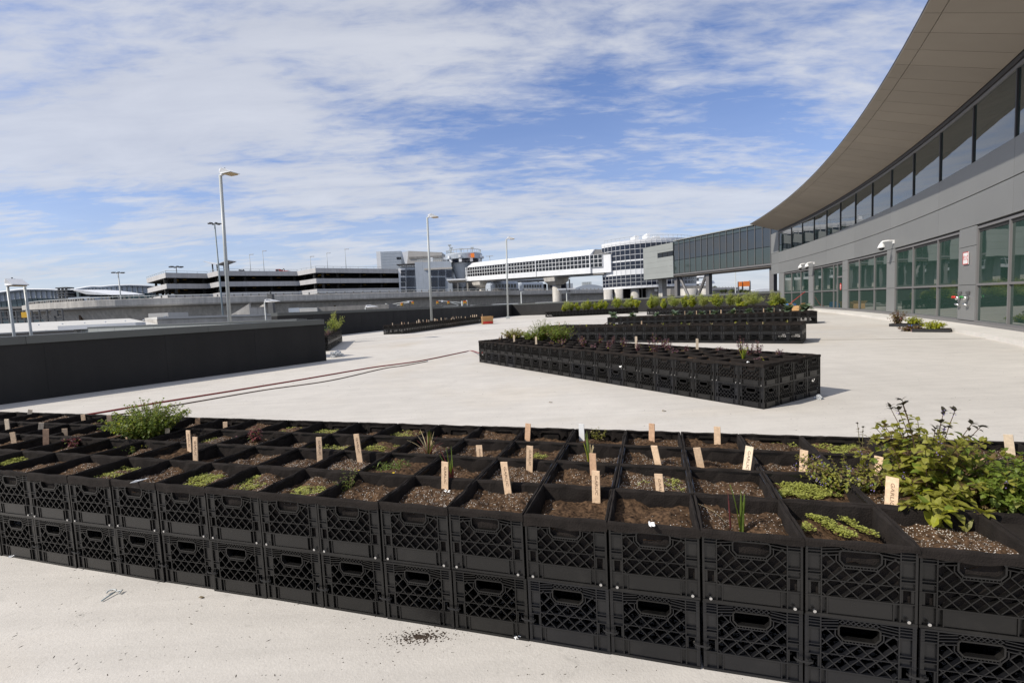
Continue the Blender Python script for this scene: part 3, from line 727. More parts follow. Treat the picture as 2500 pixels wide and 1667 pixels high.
sbox('end_block', st, Z5, 800, 372, 912, 425, 168, 8, MT['blue_panel'])

# ---- grey control building beside the garage
cb = thing('control_building', 'blue grey panelled control building with grid windows right of the garage', 'building', (at(*Z6(700, 800), 140).x, 140, GZ))
def rows(parent, zf, x0, y0, x1, y1, Y, nx, ny, gap, mat, dep=0.25):
    for i in range(nx):
        for j in range(ny):
            xa = x0 + (x1 - x0) * (i + gap) / nx; xb = x0 + (x1 - x0) * (i + 1 - gap) / nx; ya = y0 + (y1 - y0) * (j + gap) / ny; yb = y0 + (y1 - y0) * (j + 1 - gap) / ny
            sbox('window_pane', parent, zf, xa, ya, xb, yb, Y, dep, mat)
sbox('wing', cb, Z6, 440, 425, 785, 980, 140, 14, MT['blue_panel'])
sbox('wing', cb, Z6, 790, 345, 1200, 980, 138.5, 16, MT['blue_panel'])
sbox('side_wall', cb, Z6, 680, 348, 789, 980, 138.6, 9, MT['blue_panel'])
sbox('lit_face', cb, Z6, 440, 440, 540, 980, 139.6, 0.6, MT['white_metal'])  # paler slab paints the sunlit left face of the wing
sbox('cornice', cb, Z6, 795, 432, 1200, 458, 138.2, 0.6, MT['beige_panel'])
for (ya, yb) in ((462, 548), (568, 705), (722, 806)):
    rows(cb, Z6, 460, ya, 528, yb, 139.35, 2, 2, 0.06, MT['glass_navy'])
    for (xa, xb) in ((545, 660), (672, 782)): rows(cb, Z6, xa, ya, xb, yb, 139.75, 2, 2, 0.03, MT['glass_navy'])
    for (xa, xb) in ((890, 992), (1004, 1098)): rows(cb, Z6, xa, ya, xb, yb, 138.25, 2, 2, 0.03, MT['glass_navy'])
rows(cb, Z6, 1112, 465, 1196, 572, 138.25, 2, 2, 0.04, MT['glass_navy'])
sbox('roof_strip', cb, Z6, 400, 376, 680, 392, 139, 12, MT['mullion_dark'])
rows(cb, Z6, 445, 394, 680, 420, 139.6, 7, 1, 0.08, MT['white_metal'])
mb = MB()
a = at(*Z6(700, 318), 141); c = at(*Z6(1060, 320), 141); e = at(*Z6(700, 345), 141)
mb.tube([(a.x, 141, a.z), (c.x, 141, a.z)], 0.06, 5)
for i in range(14): mb.tube([(a.x + (c.x - a.x) * i / 13, 141, e.z - 1), (a.x + (c.x - a.x) * i / 13, 141, a.z)], 0.05, 4)
mb.build('railing', MT['pole_grey'], cb)
sbox('vent', cb, Z6, 888, 285, 915, 345, 142, 1.5, MT['white_metal'])
# entrance canopy and lower link
sbox('entrance_canopy', cb, Z6, 1120, 592, 1385, 612, 131, 6, MT['white_metal']); sbox('canopy_return', cb, Z6, 1140, 613, 1385, 640, 132, 4, MT['concrete_dark'])
sbox('lower_link', cb, Z6, 1100, 640, 1600, 800, 141, 8, MT['concrete_dark'])
rows(cb, Z6, 1190, 705, 1600, 780, 140.7, 10, 2, 0.06, MT['glass_navy'])
for x in (1160, 1270, 1410): sbox('column', cb, Z6, x, 650, x + 22, 810, 139.5, 0.8, MT['concrete_grey'])
# two big plain upper blocks
ub = thing('upper_block', 'pale blue windowless box above the right end of the garage', 'building', (at(*Z6(300, 440), 165).x, 165, GZ))
sbox('wall', ub, Z6, 190, 198, 478, 900, 165, 12, MT['blue_panel']); sbox('end_wall', ub, Z6, 131, 200, 191, 900, 165.4, 11, MT['white_metal'])  # end wall coloured white to paint the box's sunlit face
for y in (232, 272, 312, 352, 392): sbox('panel_seam', ub, Z6, 192, y, 476, y + 2, 164.97, 0.05, MT['pole_blue'])
rows(ub, Z6, 400, 278, 470, 316, 164.9, 3, 1, 0.06, MT['glass_dark'])
bb = thing('slanted_block', 'beige upper building with a slanted end wall whitened as sunlit behind the control building', 'building', (at(*Z6(760, 380), 158).x, 158, GZ))
p = [at(*Z6(x, y), 158) for x, y in ((572, 192), (1050, 212), (1050, 420), (548, 400))]
mb = MB(); mb.add([tuple(q) for q in p] + [(q.x, 175, q.z) for q in p], [(0, 3, 2, 1), (4, 5, 6, 7), (0, 1, 5, 4), (1, 2, 6, 5), (2, 3, 7, 6), (3, 0, 4, 7)]); mb.build('wall', MT['beige_panel'], bb)
q = [at(*Z6(x, y), 158.2) for x, y in ((480, 210), (571, 193), (548, 400), (528, 400))]
mb = MB(); mb.add([tuple(v) for v in q] + [(v.x, 172, v.z) for v in q], [(0, 3, 2, 1), (4, 5, 6, 7), (0, 1, 5, 4), (1, 2, 6, 5), (2, 3, 7, 6), (3, 0, 4, 7)]); mb.build('end_wall', MT['white_metal'], bb)  # white colour stands for sunlight on the slanted face
sbox('louvre_band', bb, Z6, 580, 268, 1048, 300, 157.8, 0.4, MT['concrete_dark'])

# ---- round tower
cx, cz0 = at(*Z6(1345, 345), 137).x, at(*Z6(1345, 345), 137).z
zt_ = at(*Z6(1345, 212), 137).z; zs = at(*Z6(1285, 610), 137).z; r_ = (at(*Z6(1610, 300), 137).x - at(*Z6(1060, 300), 137).x) / 2
tw = thing('round_tower', 'round grey tower with flared head and dark ring window', 'tower', (cx, 137 + r_, GZ))
cy = 137 + r_; hh = zt_ - cz0
mb = MB(); mb.lathe([(r_ * .30, GZ), (r_ * .33, zs), (r_ * .62, cz0)], 32, (cx - r_ * 0.12, cy, 0)); mb.build('stem', MT['blue_panel'], tw, True)
mb = MB(); mb.lathe([(0, cz0), (r_ * .9, cz0), (r_ * .9, cz0 + hh * .38)], 40, (cx, cy, 0)); mb.build('ring_window', MT['glass_navy'], tw, True)
mb = MB(); mb.lathe([(r_ * .9, cz0 + hh * .38), (r_ * 1.0, cz0 + hh * .40), (r_ * 1.0, cz0 + hh * .9), (r_ * .97, zt_), (0, zt_)], 40, (cx, cy, 0)); mb.build('drum', MT['blue_panel'], tw)
mb = MB(); mb.lathe([(r_ * .93, zt_ + .9), (r_ * .95, zt_ + 1.0), (r_ * .93, zt_ + 1.1), (r_ * .91, zt_ + 1.0), (r_ * .93, zt_ + .9)], 40, (cx, cy, 0))
for i in range(30): a = 2 * pi * i / 30; mb.tube([(cx + r_ * .93 * cos(a), cy + r_ * .93 * sin(a), zt_ - .05), (cx + r_ * .93 * cos(a), cy + r_ * .93 * sin(a), zt_ + 1)], 0.05, 4)
mb.build('railing', MT['pole_grey'], tw)
for i in range(10):
    a = 2 * pi * i / 10 + 0.2; mb = MB(); mb.box((cx + r_ * 1.04 * cos(a), cy + r_ * 1.04 * sin(a), cz0 + hh * .60), (r_ * .10, .6, hh * .26), a); mb.box((cx + r_ * .93 * cos(a), cy + r_ * .93 * sin(a), cz0 + hh * .2), (.4, .8, hh * .4), a); mb.build('bracket', MT['white_metal'], tw)
a = 2 * pi * 8.6 / 12; ubox('orange_lamp', tw, (cx + r_ * .55, cy - r_ * 0.98, cz0 + hh * .62), (1.0, .8, 1.2), 0, MT['orange'])
for dx, hg in ((-.7, 2.6), (-.62, 1.8), (-.1, 1.4), (.5, 1.6)):
    mb = MB(); mb.tube([(cx + r_ * dx, cy - r_ * .3, zt_), (cx + r_ * dx, cy - r_ * .3, zt_ + hg)], 0.12, 5); mb.box((cx + r_ * dx, cy - r_ * .3, zt_ + hg), (.9, .4, .35)); mb.build('antenna', MT['pole_grey'], tw)

# ---- white tubular footbridge
def tubebridge():
    A0 = at(*Z5(228, 357), 138); B0 = at(*Z5(1100, 302), 100)     # lower front edge
    At = at(*Z5(270, 240), 138); Bt = at(*Z5(1100, 146), 100)
    hA = At.z - A0.z + 0.2; hB = Bt.z - B0.z; Hh = (hA + hB) / 2
    d = Vector((B0.x - A0.x, B0.y - A0.y)); L_ = d.length; d.normalize(); n = Vector((-d.y, d.x))
    if n.y < 0: n = -n
    root = thing('footbridge', 'white tubular footbridge with dark gridded windows on concrete piers', 'footbridge', (A0.x, A0.y, GZ))
    def P(s, t, z): return (A0.x + d.x * s + n.x * t, A0.y + d.y * s + n.y * t, A0.z + (B0.z - A0.z) * s / L_ + z)
    def slab(name, s0, s1, prof, mat):
        mb = MB(); k = len(prof)
        mb.add([P(s0, t, z) for t, z in prof] + [P(s1, t, z) for t, z in prof], [(j, (j + 1) % k, k + (j + 1) % k, k + j) for j in range(k)] + [tuple(range(k - 1, -1, -1)), tuple(range(k, 2 * k))]); mb.build(name, mat, root)
    Wd = 5.0; wz0, wz1 = Hh * 0.23, Hh * 0.74
    sE = L_ * 0.935
    slab('lower_wall', 0, sE, [(0, 0), (Wd, 0), (Wd, wz0), (0, wz0)], MT['white_metal'])
    slab('window_frame', 0, L_, [(0.05, wz0), (Wd - .05, wz0), (Wd - .05, wz1), (0.05, wz1)], MT['white_metal'])
    slab('roof', 1.0, sE, [(-0.1, wz1), (Wd + .1, wz1), (Wd - 1.6, Hh), (1.6, Hh)], MT['white_metal'])
    slab('link_wall', sE, L_ + 2, [(0.3, 0), (Wd, 0), (Wd, Hh * .7), (0.3, Hh * .7)], MT['white_metal'])
    slab('link_hood', sE + .05, L_ + 2, [(0.6, Hh * .7), (Wd, Hh * .7), (Wd - 1.5, Hh * .97), (1.8, Hh * .97)], MT['steel_dark'])
    slab('underside', 0.3, L_, [(0.4, -.35), (Wd - .4, -.35), (Wd - .4, -.01), (0.4, -.01)], MT['concrete_dark'])
    nx = 44; rz = atan2(d.y, d.x); sl = atan2(B0.z - A0.z, L_)
    for i in range(nx):
        s = L_ * (i + .5) / nx
        for j in range(3):
            z = wz0 + (wz1 - wz0) * (j + .5) / 3
            c = P(s, 0.10, z)
            o = ubox('window_pane', root, c, (L_ / nx * .88, 0.12, (wz1 - wz0) / 3 * .88), rz, MT['glass_dark']); o.rotation_euler = (0, -sl, rz)
    for s in (0.6, L_ * .595, sE): slab('frame_rib', s - .12, s + .12, [(-.16, 0), (Wd + .1, 0), (Wd + .1, wz1), (-.16, wz1)], MT['white_metal'])
    # ribs of the metal roof
    k = 46
    mb = MB()
    for i in range(k):
        s = 1.2 + (sE - 1.4) * i / (k - 1)
        a, c = Vector(P(s, -0.12, wz1 + .02)), Vector(P(s, 1.6, Hh + .03)); mb.tube([a, c], 0.05, 4)
    o = mb.build('roof_ribs', MT['white_metal'], root); o['kind'] = 'stuff'
    for (x0, x1, cx_, cy_) in ((275, 380, 335, 362), (742, 868, 806, 328)):
        s = None
        # where along the bridge this pier stands
        best = min((abs(project(P(q * L_ / 200, Wd / 2, 0))[0] - Z5(cx_, 400)[0]), q * L_ / 200) for q in range(200)); s = best[1]
        c = P(s, Wd / 2, 0); zt = c[2] - .36
        mb = MB(); mb.add([(c[0] + d.x * a_ + n.x * t_, c[1] + d.y * a_ + n.y * t_, z) for z, w_, l_ in ((zt - 1.7, 1.2, 1.2), (zt - .9, 2.3, 1.7), (zt, 2.5, 1.8)) for a_, t_ in ((-l_, -w_), (l_, -w_), (l_, w_), (-l_, w_))],
                          [(i * 4 + j, i * 4 + (j + 1) % 4, (i + 1) * 4 + (j + 1) % 4, (i + 1) * 4 + j) for i in range(2) for j in range(4)] + [(3, 2, 1, 0), (8, 9, 10, 11)]); mb.build('pier_head', MT['concrete_grey'], root)
        mb = MB(); mb.tube([(c[0], c[1], GZ), (c[0], c[1], zt - 1.6)], 1.05, 20); mb.build('pier', MT['concrete_grey'], root, True)
tubebridge()

# ---- white gridded rotunda
def rotunda():
    Y0 = 104.0; c = at(1577.6, 650, Y0); R = 120.0 * Y0 / FPX; cyy = Y0 + R * 0.15
    zf = lambda y: at(*Z7(420, y), Y0 - R * .8).z
    root = thing('white_rotunda', 'white curved office block covered with dark blue gridded windows', 'building', (c.x, cyy, GZ))
    a0, a1 = radians(-90 - 68), radians(-90 + 62)
    def band(name, y0, y1, rr, mat):
        mb = MB(); z1, z0 = zf(y0), zf(y1)
        mb.lathe([(0, z0), (rr, z0), (rr, z1), (0, z1)], 24, (c.x, cyy, 0), 0, a0, a1); mb.build(name, mat, root)
    band('frame_wall', 150, 675, R, MT['white_metal']); band('parapet', 118, 150, R * 1.004, MT['white_metal'])
    mb = MB(); mb.b2(c.x - R * .45, at(*Z7(880, 300), Y0 + 14).x, cyy, cyy + 12, zf(675), zf(135)); mb.build('rear_block', MT['white_metal'], root)
    NA = 24; da = (a1 - a0) / NA
    for (y0, y1, nr) in ((163, 345, 3), (360, 455, 2), (515, 650, 3)):
        for j in range(nr):
            z1 = zf(y0 + (y1 - y0) * j / nr); z0 = zf(y0 + (y1 - y0) * (j + 1) / nr)
            for i in range(NA):
                a = a0 + da * (i + .5); h_ = (z1 - z0) * .9; rr = R * cos(da / 2) - .02
                ubox('window_pane', root, (c.x + rr * cos(a), cyy + rr * sin(a), (z0 + z1) / 2), (2 * R * sin(da / 2) * .94, .08, h_), a + pi / 2, MT['glass_navy'])
    # standing seams between bays
    for i in range(NA + 1):
        a = a0 + da * i; ubox('seam_fin', root, (c.x + (R + .06) * cos(a), cyy + (R + .06) * sin(a), (zf(655) + zf(130)) / 2), (.04, .04, zf(130) - zf(655)), a, MT['white_metal'])
    mb = MB(); zt = zf(120)
    mb.lathe([(R * .94, zt + .7), (R * .943, zt + .74), (R * .937, zt + .74), (R * .94, zt + .7)], 26, (c.x, cyy, 0), 0, a0, a1)
    for i in range(22): a = a0 + (a1 - a0) * i / 21; mb.tube([(c.x + R * .94 * cos(a), cyy + R * .94 * sin(a), zt - .1), (c.x + R * .94 * cos(a), cyy + R * .94 * sin(a), zt + .72)], .03, 4)
    mb.build('railing', MT['pole_grey'], root)
    for x in (160, 285, 645, 780, 470):
        q = at(*Z7(x, 700), Y0 - R * .62); mb = MB(); mb.tube([(q.x, q.y, GZ), (q.x, q.y, zf(676))], .85, 18); mb.build('column', MT['concrete_grey'], root, True)
    sbox('ground_glazing', root, Z7, 200, 676, 640, 900, Y0 - R * .2, 6, MT['glass_dark'])
    for x in (215, 320, 430, 550): sbox('glazing_frame', root, Z7, x, 676, x + 8, 900, Y0 - R * .215, .3, MT['white_metal'])
    # plant on the roof
    for (x0, y0, x1, y1) in ((470, 70, 515, 110), (612, 45, 645, 100), (690, 75, 760, 110), (762, 98, 880, 160), (650, 95, 760, 200)):
        sbox('roof_plant', root, Z7, x0, y0, x1, y1, Y0 + R * .3, 4, MT['white_metal'])
    # concrete link under the skybridge end
    sbox('link_beam', root, Z7, 600, 595, 955, 662, Y0 - R * .75, 5, MT['concrete_grey'])
    return root
rotunda()

# ---- glazed skybridge from the terminal to the rotunda
def skybridge():
    A = at(*Z7(2120, 388), 54.5); B = at(*Z7(915, 520), 70); E_ = at(*Z7(572, 560), 76)
    d = Vector((B.x - A.x, B.y - A.y)); d.normalize(); n = Vector((-d.y, d.x))
    if n.y < 0: n = -n
    zb = (A.z + B.z) / 2; zt = (at(*Z7(915, 158), 70).z + at(*Z7(1560, 0), 62).z) / 2
    L1 = (Vector((B.x, B.y)) - Vector((A.x, A.y))).length
    te = min((abs(project((A.x + d.x * q * .1, A.y + d.y * q * .1, 6))[0] - Z7(572, 400)[0]), q * .1) for q in range(100, 400))[1]
    root = thing('glazed_skybridge', 'dark glazed skybridge with pale panelled end between terminal and white rotunda', 'skybridge', (B.x, B.y, GZ))
    def P(s, t): return A.x + d.x * s + n.x * t, A.y + d.y * s + n.y * t
    rz = atan2(d.y, d.x)
    def blk(name, s0, s1, t0, t1, z0, z1, mat):
        x, y = P((s0 + s1) / 2, (t0 + t1) / 2); return ubox(name, root, (x, y, (z0 + z1) / 2), (s1 - s0, t1 - t0, z1 - z0), rz, mat)
    W_ = 4.5; S0 = -6.0
    blk('tube_core', S0, L1 - .1, .25, W_, zb + .3, zt - .1, MT['mullion_dark'])
    nP = 16; st_ = L1 / nP
    zr = zb + (zt - zb) * .42
    for i in range(-5, nP):
        s0 = i * st_
        blk('glass_pane', s0 + .03, s0 + st_ - .03, .1, .2, zr + .03, zt - .55, MT['glass_bridge'])
        blk('glass_pane', s0 + .03, s0 + st_ - .03, .1, .2, zt - .5, zt - .1, MT['glass_spandrel'])
        blk('spandrel_pane', s0 + .03, s0 + st_ - .03, .1, .2, zb + .12, zr - .03, MT['glass_spandrel'])
        blk('mullion', s0 - .025, s0 + .025, .03, .1, zb + .05, zt, MT['mullion'])
    blk('roof_rail', S0, L1, -.05, W_, zt, zt + .12, MT['green_panel'])
    blk('floor_edge', S0, L1, -.06, W_, zb - .12, zb + .08, MT['mullion'])
    blk('underside', S0, L1, .1, W_ - .1, zb - .3, zb - .13, MT['soffit'])
    # solid panelled end
    k = 6
    for j in range(k):
        z0 = zb - .35 + (zt - .15 - zb + .35) * j / k; z1 = zb - .35 + (zt - .15 - zb + .35) * (j + 1) / k
        if j in (3, 4):
            sp = L1 + (te - L1) * .5
            blk('cladding_panel', sp, te, -.05, W_, z0 + .012, z1, MT['green_panel'])
            if j == 3: blk('cladding_panel', L1, sp - .01, -.05, W_, z0 + .012, z1 - .25, MT['green_panel'])
            else: blk('cladding_panel', L1, sp - .01, -.05, W_, z1 - .35, z1, MT['green_panel'])
        else: blk('cladding_panel', L1, te, -.05, W_, z0 + .012, z1, MT['green_panel'])
    blk('end_core', L1 + .05, te - .05, .02, W_ - .1, zb - .3, zt - .2, MT['panel_joint'])
    sp = L1 + (te - L1) * .5
    for i in range(3):
        blk('window_pane', L1 + (sp - L1) * (i + .06) / 3, L1 + (sp - L1) * (i + .94) / 3, -.02, .05, zb - .35 + (zt - zb + .2) * .60, zb - .35 + (zt - zb + .2) * .76, MT['glass_dark'])
    # legs and cross brace
    def sx(x): return min((abs(project((*P(q * .1, 1.0), 1.0))[0] - Z7(x, 650)[0]), q * .1) for q in range(-60, 400))[1]
    for x in (975, 1335, 2072):
        blk('steel_leg', sx(x) - .28, sx(x) + .28, .5, 1.1, GZ, zb - .3, MT['mullion'])
    s1, s2 = sx(1000), sx(1310)
    for (sa, za, sb, zb_) in ((s1, zb - .35, s2, GZ + 1), (s2, zb - .35, s1, GZ + 1)):
        a = P(sa, .8); c = P(sb, .8 + .35 * (sa > sb)); mb = MB(); mb.tube([(a[0], a[1], za), (c[0], c[1], zb_)], .2, 6); mb.build('cross_brace', MT['mullion'], root)
    ubox('concrete_pier', root, (*P(te - 1.0, 2.8), (GZ + zb) / 2), (.9, .9, zb - GZ - .8), rz, MT['concrete_grey'])
skybridge()
# ------------------------------------------------------------------ terrace and street lamp posts
def lamp_post(label, u_b, u_t, vtop, Y, zb, r, head_dir, group, name='lamp_post', double=False, headlen=0.62):
    t = at(u_t, vtop, Y); bx_ = at(u_b, 770, Y).x
    root = thing(name, label, 'lamp post', (bx_, Y, zb), group=group)
    mb = MB(); mb.tube([(bx_, Y, zb), (t.x, Y, t.z)], [r, r * .82], 14); mb.build('pole', MT['pole_grey'], root, True)
    mb = MB(); mb.b2(bx_ - .2, bx_ + .2, Y - .2, Y + .2, zb, zb + .25); mb.build('base_cover', MT['pole_grey'], root)
    hx, hy = cos(head_dir), sin(head_dir)
    mb = MB(); mb.tube([(t.x, Y, t.z - .02), (t.x + hx * .22, Y + hy * .22, t.z + .03)], .05, 8); mb.build('arm', MT['white_metal'], root)
    # slanted shoebox head
    mb = MB(); prof = [(.1, -.12, .06), (.1, -.02, .17), (.35, .02, .20), (.35 + headlen, -.16, .02), (.35 + headlen, -.19, 0), (.3, -.15, 0)]
    w_ = .24; pts = []
    for sgn in (-1, 1):
        for (l_, _, zz_) in prof:
            tw_ = w_ * (.55 if l_ < .2 else 1)
            pts.append((t.x + hx * l_ - hy * sgn * tw_, Y + hy * l_ + hx * sgn * tw_, t.z - .02 + zz_ * 1.2))
    k = len(prof); mb.add(pts, [(j, (j + 1) % k, k + (j + 1) % k, k + j) for j in range(k)] + [tuple(range(k - 1, -1, -1)), tuple(range(k, 2 * k))]); hd = mb.build('lamp_head', MT['white_metal'], root)
    mb = MB(); cx_, cy_ = t.x + hx * (.35 + headlen / 2), Y + hy * (.35 + headlen / 2); mb.box((cx_, cy_, t.z - .045), (headlen * .8, w_ * 1.6, .03), head_dir); o = mb.build('lens', MT['lens'], hd, False, root.location)
    mb = MB(); mb.tube([(t.x + hx * .3, Y + hy * .3 - .02, t.z + .2), (t.x + hx * .3, Y + hy * .3 - .02, t.z + .26)], .025, 8); mb.build('photocell', MT['steel_dark'], root)
    if double:
        mb = MB(); mb.tube([(bx_ + .32, Y + .3, zb), (t.x + .30, Y + .3, t.z - .05)], [r, r * .82], 12); mb.build('pole', MT['pole_grey'], root, True)
    return root
mk('lens', (0.62, 0.45, 0.22), 0.35, 0.05)
lamp_post('tall grey lamp post rising behind the near black wall', 557, 538, 428, 21.0, -0.3, .078, -0.35, 'terrace lamp posts', headlen=.5)
lamp_post('grey lamp post rising behind the staked crate bed', 1053, 1043, 531, 36.4, 0.0, .092, -0.1, 'terrace lamp posts', headlen=.5)
lamp_post('grey lamp post by the corner of the far parapet', 1240, 1236, 584, 50.0, 0.0, .098, -0.1, 'terrace lamp posts', headlen=.5)
lamp_post('low pair of lamp poles at the left edge beyond the near wall', 30, 18, 697, 17.0, -1.0, .05, -0.25, 'lamps beyond the near wall', double=True, headlen=.32)
lamp_post('small lamp beyond the near wall beside the dark post', 647, 646, 737, 40.0, -3.0, .06, -0.1, 'lamps beyond the near wall', headlen=.9)
lamp_post('small white lamp head peeping over the long black parapet', 893, 892, 750, 48.0, -4.0, .07, -0.1, 'lamps beyond the parapet', headlen=.9)
t = at(*Z4(942, 440), 46); root = thing('dark_post', 'dark square steel post standing by the guideway', 'post', (t.x, 46, -5)); ubox('shaft', root, (t.x, 46, (t.z - 5) / 2), (.45, .45, t.z + 5), 0, MT['steel_dark']); mb = MB(); mb.tube([(t.x, 46, t.z), (t.x, 46, t.z + .3)], .08, 6); mb.build('cap', MT['steel_dark'], root)
lamp_mast('high_mast_light', 'tall blue grey mast with ring of floodlights beside left lamp post', 524, 547, 62, GZ, MT['pole_blue'], .13, 6, size=.5)
lamp_mast('high_mast_light', 'high floodlight mast before the distant glass terminal', Z8(1695, 35)[0], Z8(1695, 38)[1], 120, GZ, MT['pole_grey'], .2, 6, 'floodlight masts', .9)
lamp_mast('high_mast_light', 'distant floodlight mast above left end of the garage roof', Z4(340, 266)[0], Z4(340, 268)[1], 190, GZ, MT['steel_dark'], .25, 6, 'floodlight masts', 1.6)
lamp_mast('street_lamp', 'twin armed white street lamp left of the rotunda columns', Z5(870, 400)[0], Z5(870, 408)[1], 75, GZ, MT['pole_grey'], .13, 2, size=1.5)
lamp_mast('street_lamp', 'thin white pole seen through the gap under the skybridge', Z7(1624, 480)[0], Z7(1624, 470)[1], 130, GZ, MT['pole_grey'], .2, 1, size=1.5)
lamp_mast('street_lamp', 'slim pole between the two footbridge piers', Z5(580, 420)[0], Z5(580, 425)[1], 100, GZ, MT['pole_grey'], .18, 1, size=.5)
lamp_mast('street_lamp', 'small lamp above the left end of the white footbridge', Z5(380, 195)[0], Z5(380, 197)[1], 190, GZ, MT['pole_grey'], .2, 2, size=1.6)

# ------------------------------------------------------------------ traffic signals
def signal(label, post_xy, arm_pts, heads, Y, braced=True):
    b0 = at(*Z6(*post_xy), Y); root = thing('traffic_signal', label, 'traffic light', (b0.x, Y, GZ), group='traffic signals beyond the parapet')
    mb = MB(); mb.tube([(b0.x, Y, GZ), (b0.x, Y, b0.z)], .16, 8); mb.build('pole', MT['pole_grey'], root, True)
    for (p0, p1) in arm_pts:
        a, c = at(*Z6(*p0), Y), at(*Z6(*p1), Y); mb = MB(); mb.tube([a, c], .11, 6); mb.build('mast_arm', MT['pole_grey'], root)
    for (x, y0, y1) in heads:
        t_, d_ = at(*Z6(x, y0), Y), at(*Z6(x, y1), Y); w_ = .42
        h_ = ubox('signal_head', root, (t_.x, Y - .25, (t_.z + d_.z) / 2), (w_, .35, t_.z - d_.z), 0, MT['yellow'])
        for j, m_ in enumerate(('red', 'yellow', 'steel_dark')):
            zz_ = t_.z + (d_.z - t_.z) * (j + .5) / 3; mb = MB(); mb.tube([(t_.x, Y - .5, zz_), (t_.x, Y - .42, zz_)], .14, 8); o_ = mb.build('lens', MT[m_], None, False, (0, 0, 0)); o_.parent = h_; o_.matrix_parent_inverse = (Matrix.Translation(root.location) @ Matrix.LocRotScale(h_.location, None, h_.scale)).inverted()
    return root
signal('left traffic signal mast with braced arm over the long parapet', (252, 945), [((252, 975), (600, 912)), ((252, 1018), (560, 935)), ((600, 912), (640, 922))], [(480, 935, 990), (636, 918, 965)], 95)
signal('right traffic signal mast with arm reaching left over the parapet', (1340, 910), [((1340, 938), (1000, 908)), ((1290, 968), (1120, 918))], [(990, 912, 958), (1148, 912, 958)], 98)
signal('large yellow signal pair on a short post by the footbridge pier', (1408, 900), [((1408, 930), (1380, 930))], [(1375, 908, 958), (1394, 908, 958)], 96)
def sign_box(name, label, zf, x0, y0, x1, y1, Y, mat, cat, legs=True):
    a = zf(x0, y0); c = zf(x1, y1); X0, X1, z0, z1 = span(a[0], a[1], c[0], c[1], Y)
    root = thing(name, label, cat, ((X0 + X1) / 2, Y, GZ)); ubox('face', root, ((X0 + X1) / 2, Y, (z0 + z1) / 2), (X1 - X0, .3, z1 - z0), 0, mat)
    mb = MB(); mb.tube([((X0 + X1) / 2, Y + .2, GZ), ((X0 + X1) / 2, Y + .2, z1)], .12, 6); mb.build('post', MT['steel_dark'], root); return root
sign_box('traffic_sign', 'small yellow sign box at foot of left signal mast', Z6, 215, 998, 243, 1022, 94, MT['yellow'], 'sign')
sign_box('road_sign', 'small white street name plate on the left signal arm', Z6, 555, 908, 582, 938, 94.5, MT['white_metal'], 'sign')
sign_box('road_sign', 'small white street name plate on the right signal arm', Z6, 1042, 900, 1070, 925, 97.5, MT['white_metal'], 'sign')
# orange billboard: two panels on a frame
X0, X1, z0, z1 = span(*Z7(1665, 597), *Z7(1805, 655), 300)
bl = thing('billboard', 'orange two panel billboard in the gap under the skybridge', 'billboard', ((X0 + X1) / 2, 300, GZ))
wd = X1 - X0
ubox('panel', bl, (X0 + wd * .135, 300, (z0 + z1) / 2), (wd * .25, .6, (z1 - z0) * .95), 0, MT['orange']); ubox('panel', bl, (X0 + wd * .62, 300, (z0 + z1) / 2), (wd * .50, .6, (z1 - z0)), 0, MT['orange'])
for fx in (.02, .36, .97): ubox('post', bl, (X0 + wd * fx, 301, (GZ + z1) / 2), (.7, .7, z1 - GZ), 0, MT['steel_dark'])
ubox('frame', bl, (X0 + wd * .92, 300.8, (z0 + z1) / 2 + .5), (wd * .1, .5, z1 - z0), 0, MT['pole_grey'])
# yellow sign far left
sign_box('road_sign', 'orange warning sign on the dark fence at far left', Z8, 322, 598, 420, 678, 60, MT['yellow'], 'sign')
# dark steel fence far left
X0, X1, z0, z1 = span(*Z8(-200, 575), *Z8(900, 745), 62)
fn = thing('steel_fence', 'dark open steel fence beyond the white roof at far left', 'fence', ((X0 + X1) / 2, 62, GZ))
for z in (z0 + .3, (z0 + z1) / 2, z1): ubox('rail', fn, ((X0 + X1) / 2, 62, z), (X1 - X0, .12, .12), 0, MT['steel_dark'])
for i in range(11): ubox('post', fn, (X0 + (X1 - X0) * i / 10, 62, (GZ + z1) / 2), (.16, .16, z1 - GZ), 0, MT['steel_dark'])
sbox('sign_back', fn, Z8, 730, 580, 820, 655, 61.8, .2, MT['steel_dark'])

# ------------------------------------------------------------------ low white roofed building left of the near wall
lb = thing('low_building', 'low building with white roof edge just beyond the near wall', 'building', (-20, 34, GZ))
mb = MB(); A = at(*Z9(-350, 512), 27); B_ = at(*Z9(1000, 455), 36); Cc = at(*Z9(1850, 430), 43)
def run(p0, p1, dz0, dz1, dep, mat, name, fwd=0.0):
    d = Vector((p1.x - p0.x, p1.y - p0.y)).normalized(); n = Vector((-d.y, d.x)); mb = MB()
    a = [(p0.x - n.x * fwd, p0.y - n.y * fwd), (p1.x - n.x * fwd, p1.y - n.y * fwd), (p1.x + n.x * dep, p1.y + n.y * dep), (p0.x + n.x * dep, p0.y + n.y * dep)]
    zs_ = [p0.z, p1.z, p1.z, p0.z]
    mb.add([(q[0], q[1], z + dz0) for q, z in zip(a, zs_)] + [(q[0], q[1], z + dz1) for q, z in zip(a, zs_)], [(3, 2, 1, 0), (4, 5, 6, 7), (0, 1, 5, 4), (1, 2, 6, 5), (2, 3, 7, 6), (3, 0, 4, 7)]); mb.build(name, mat, lb)
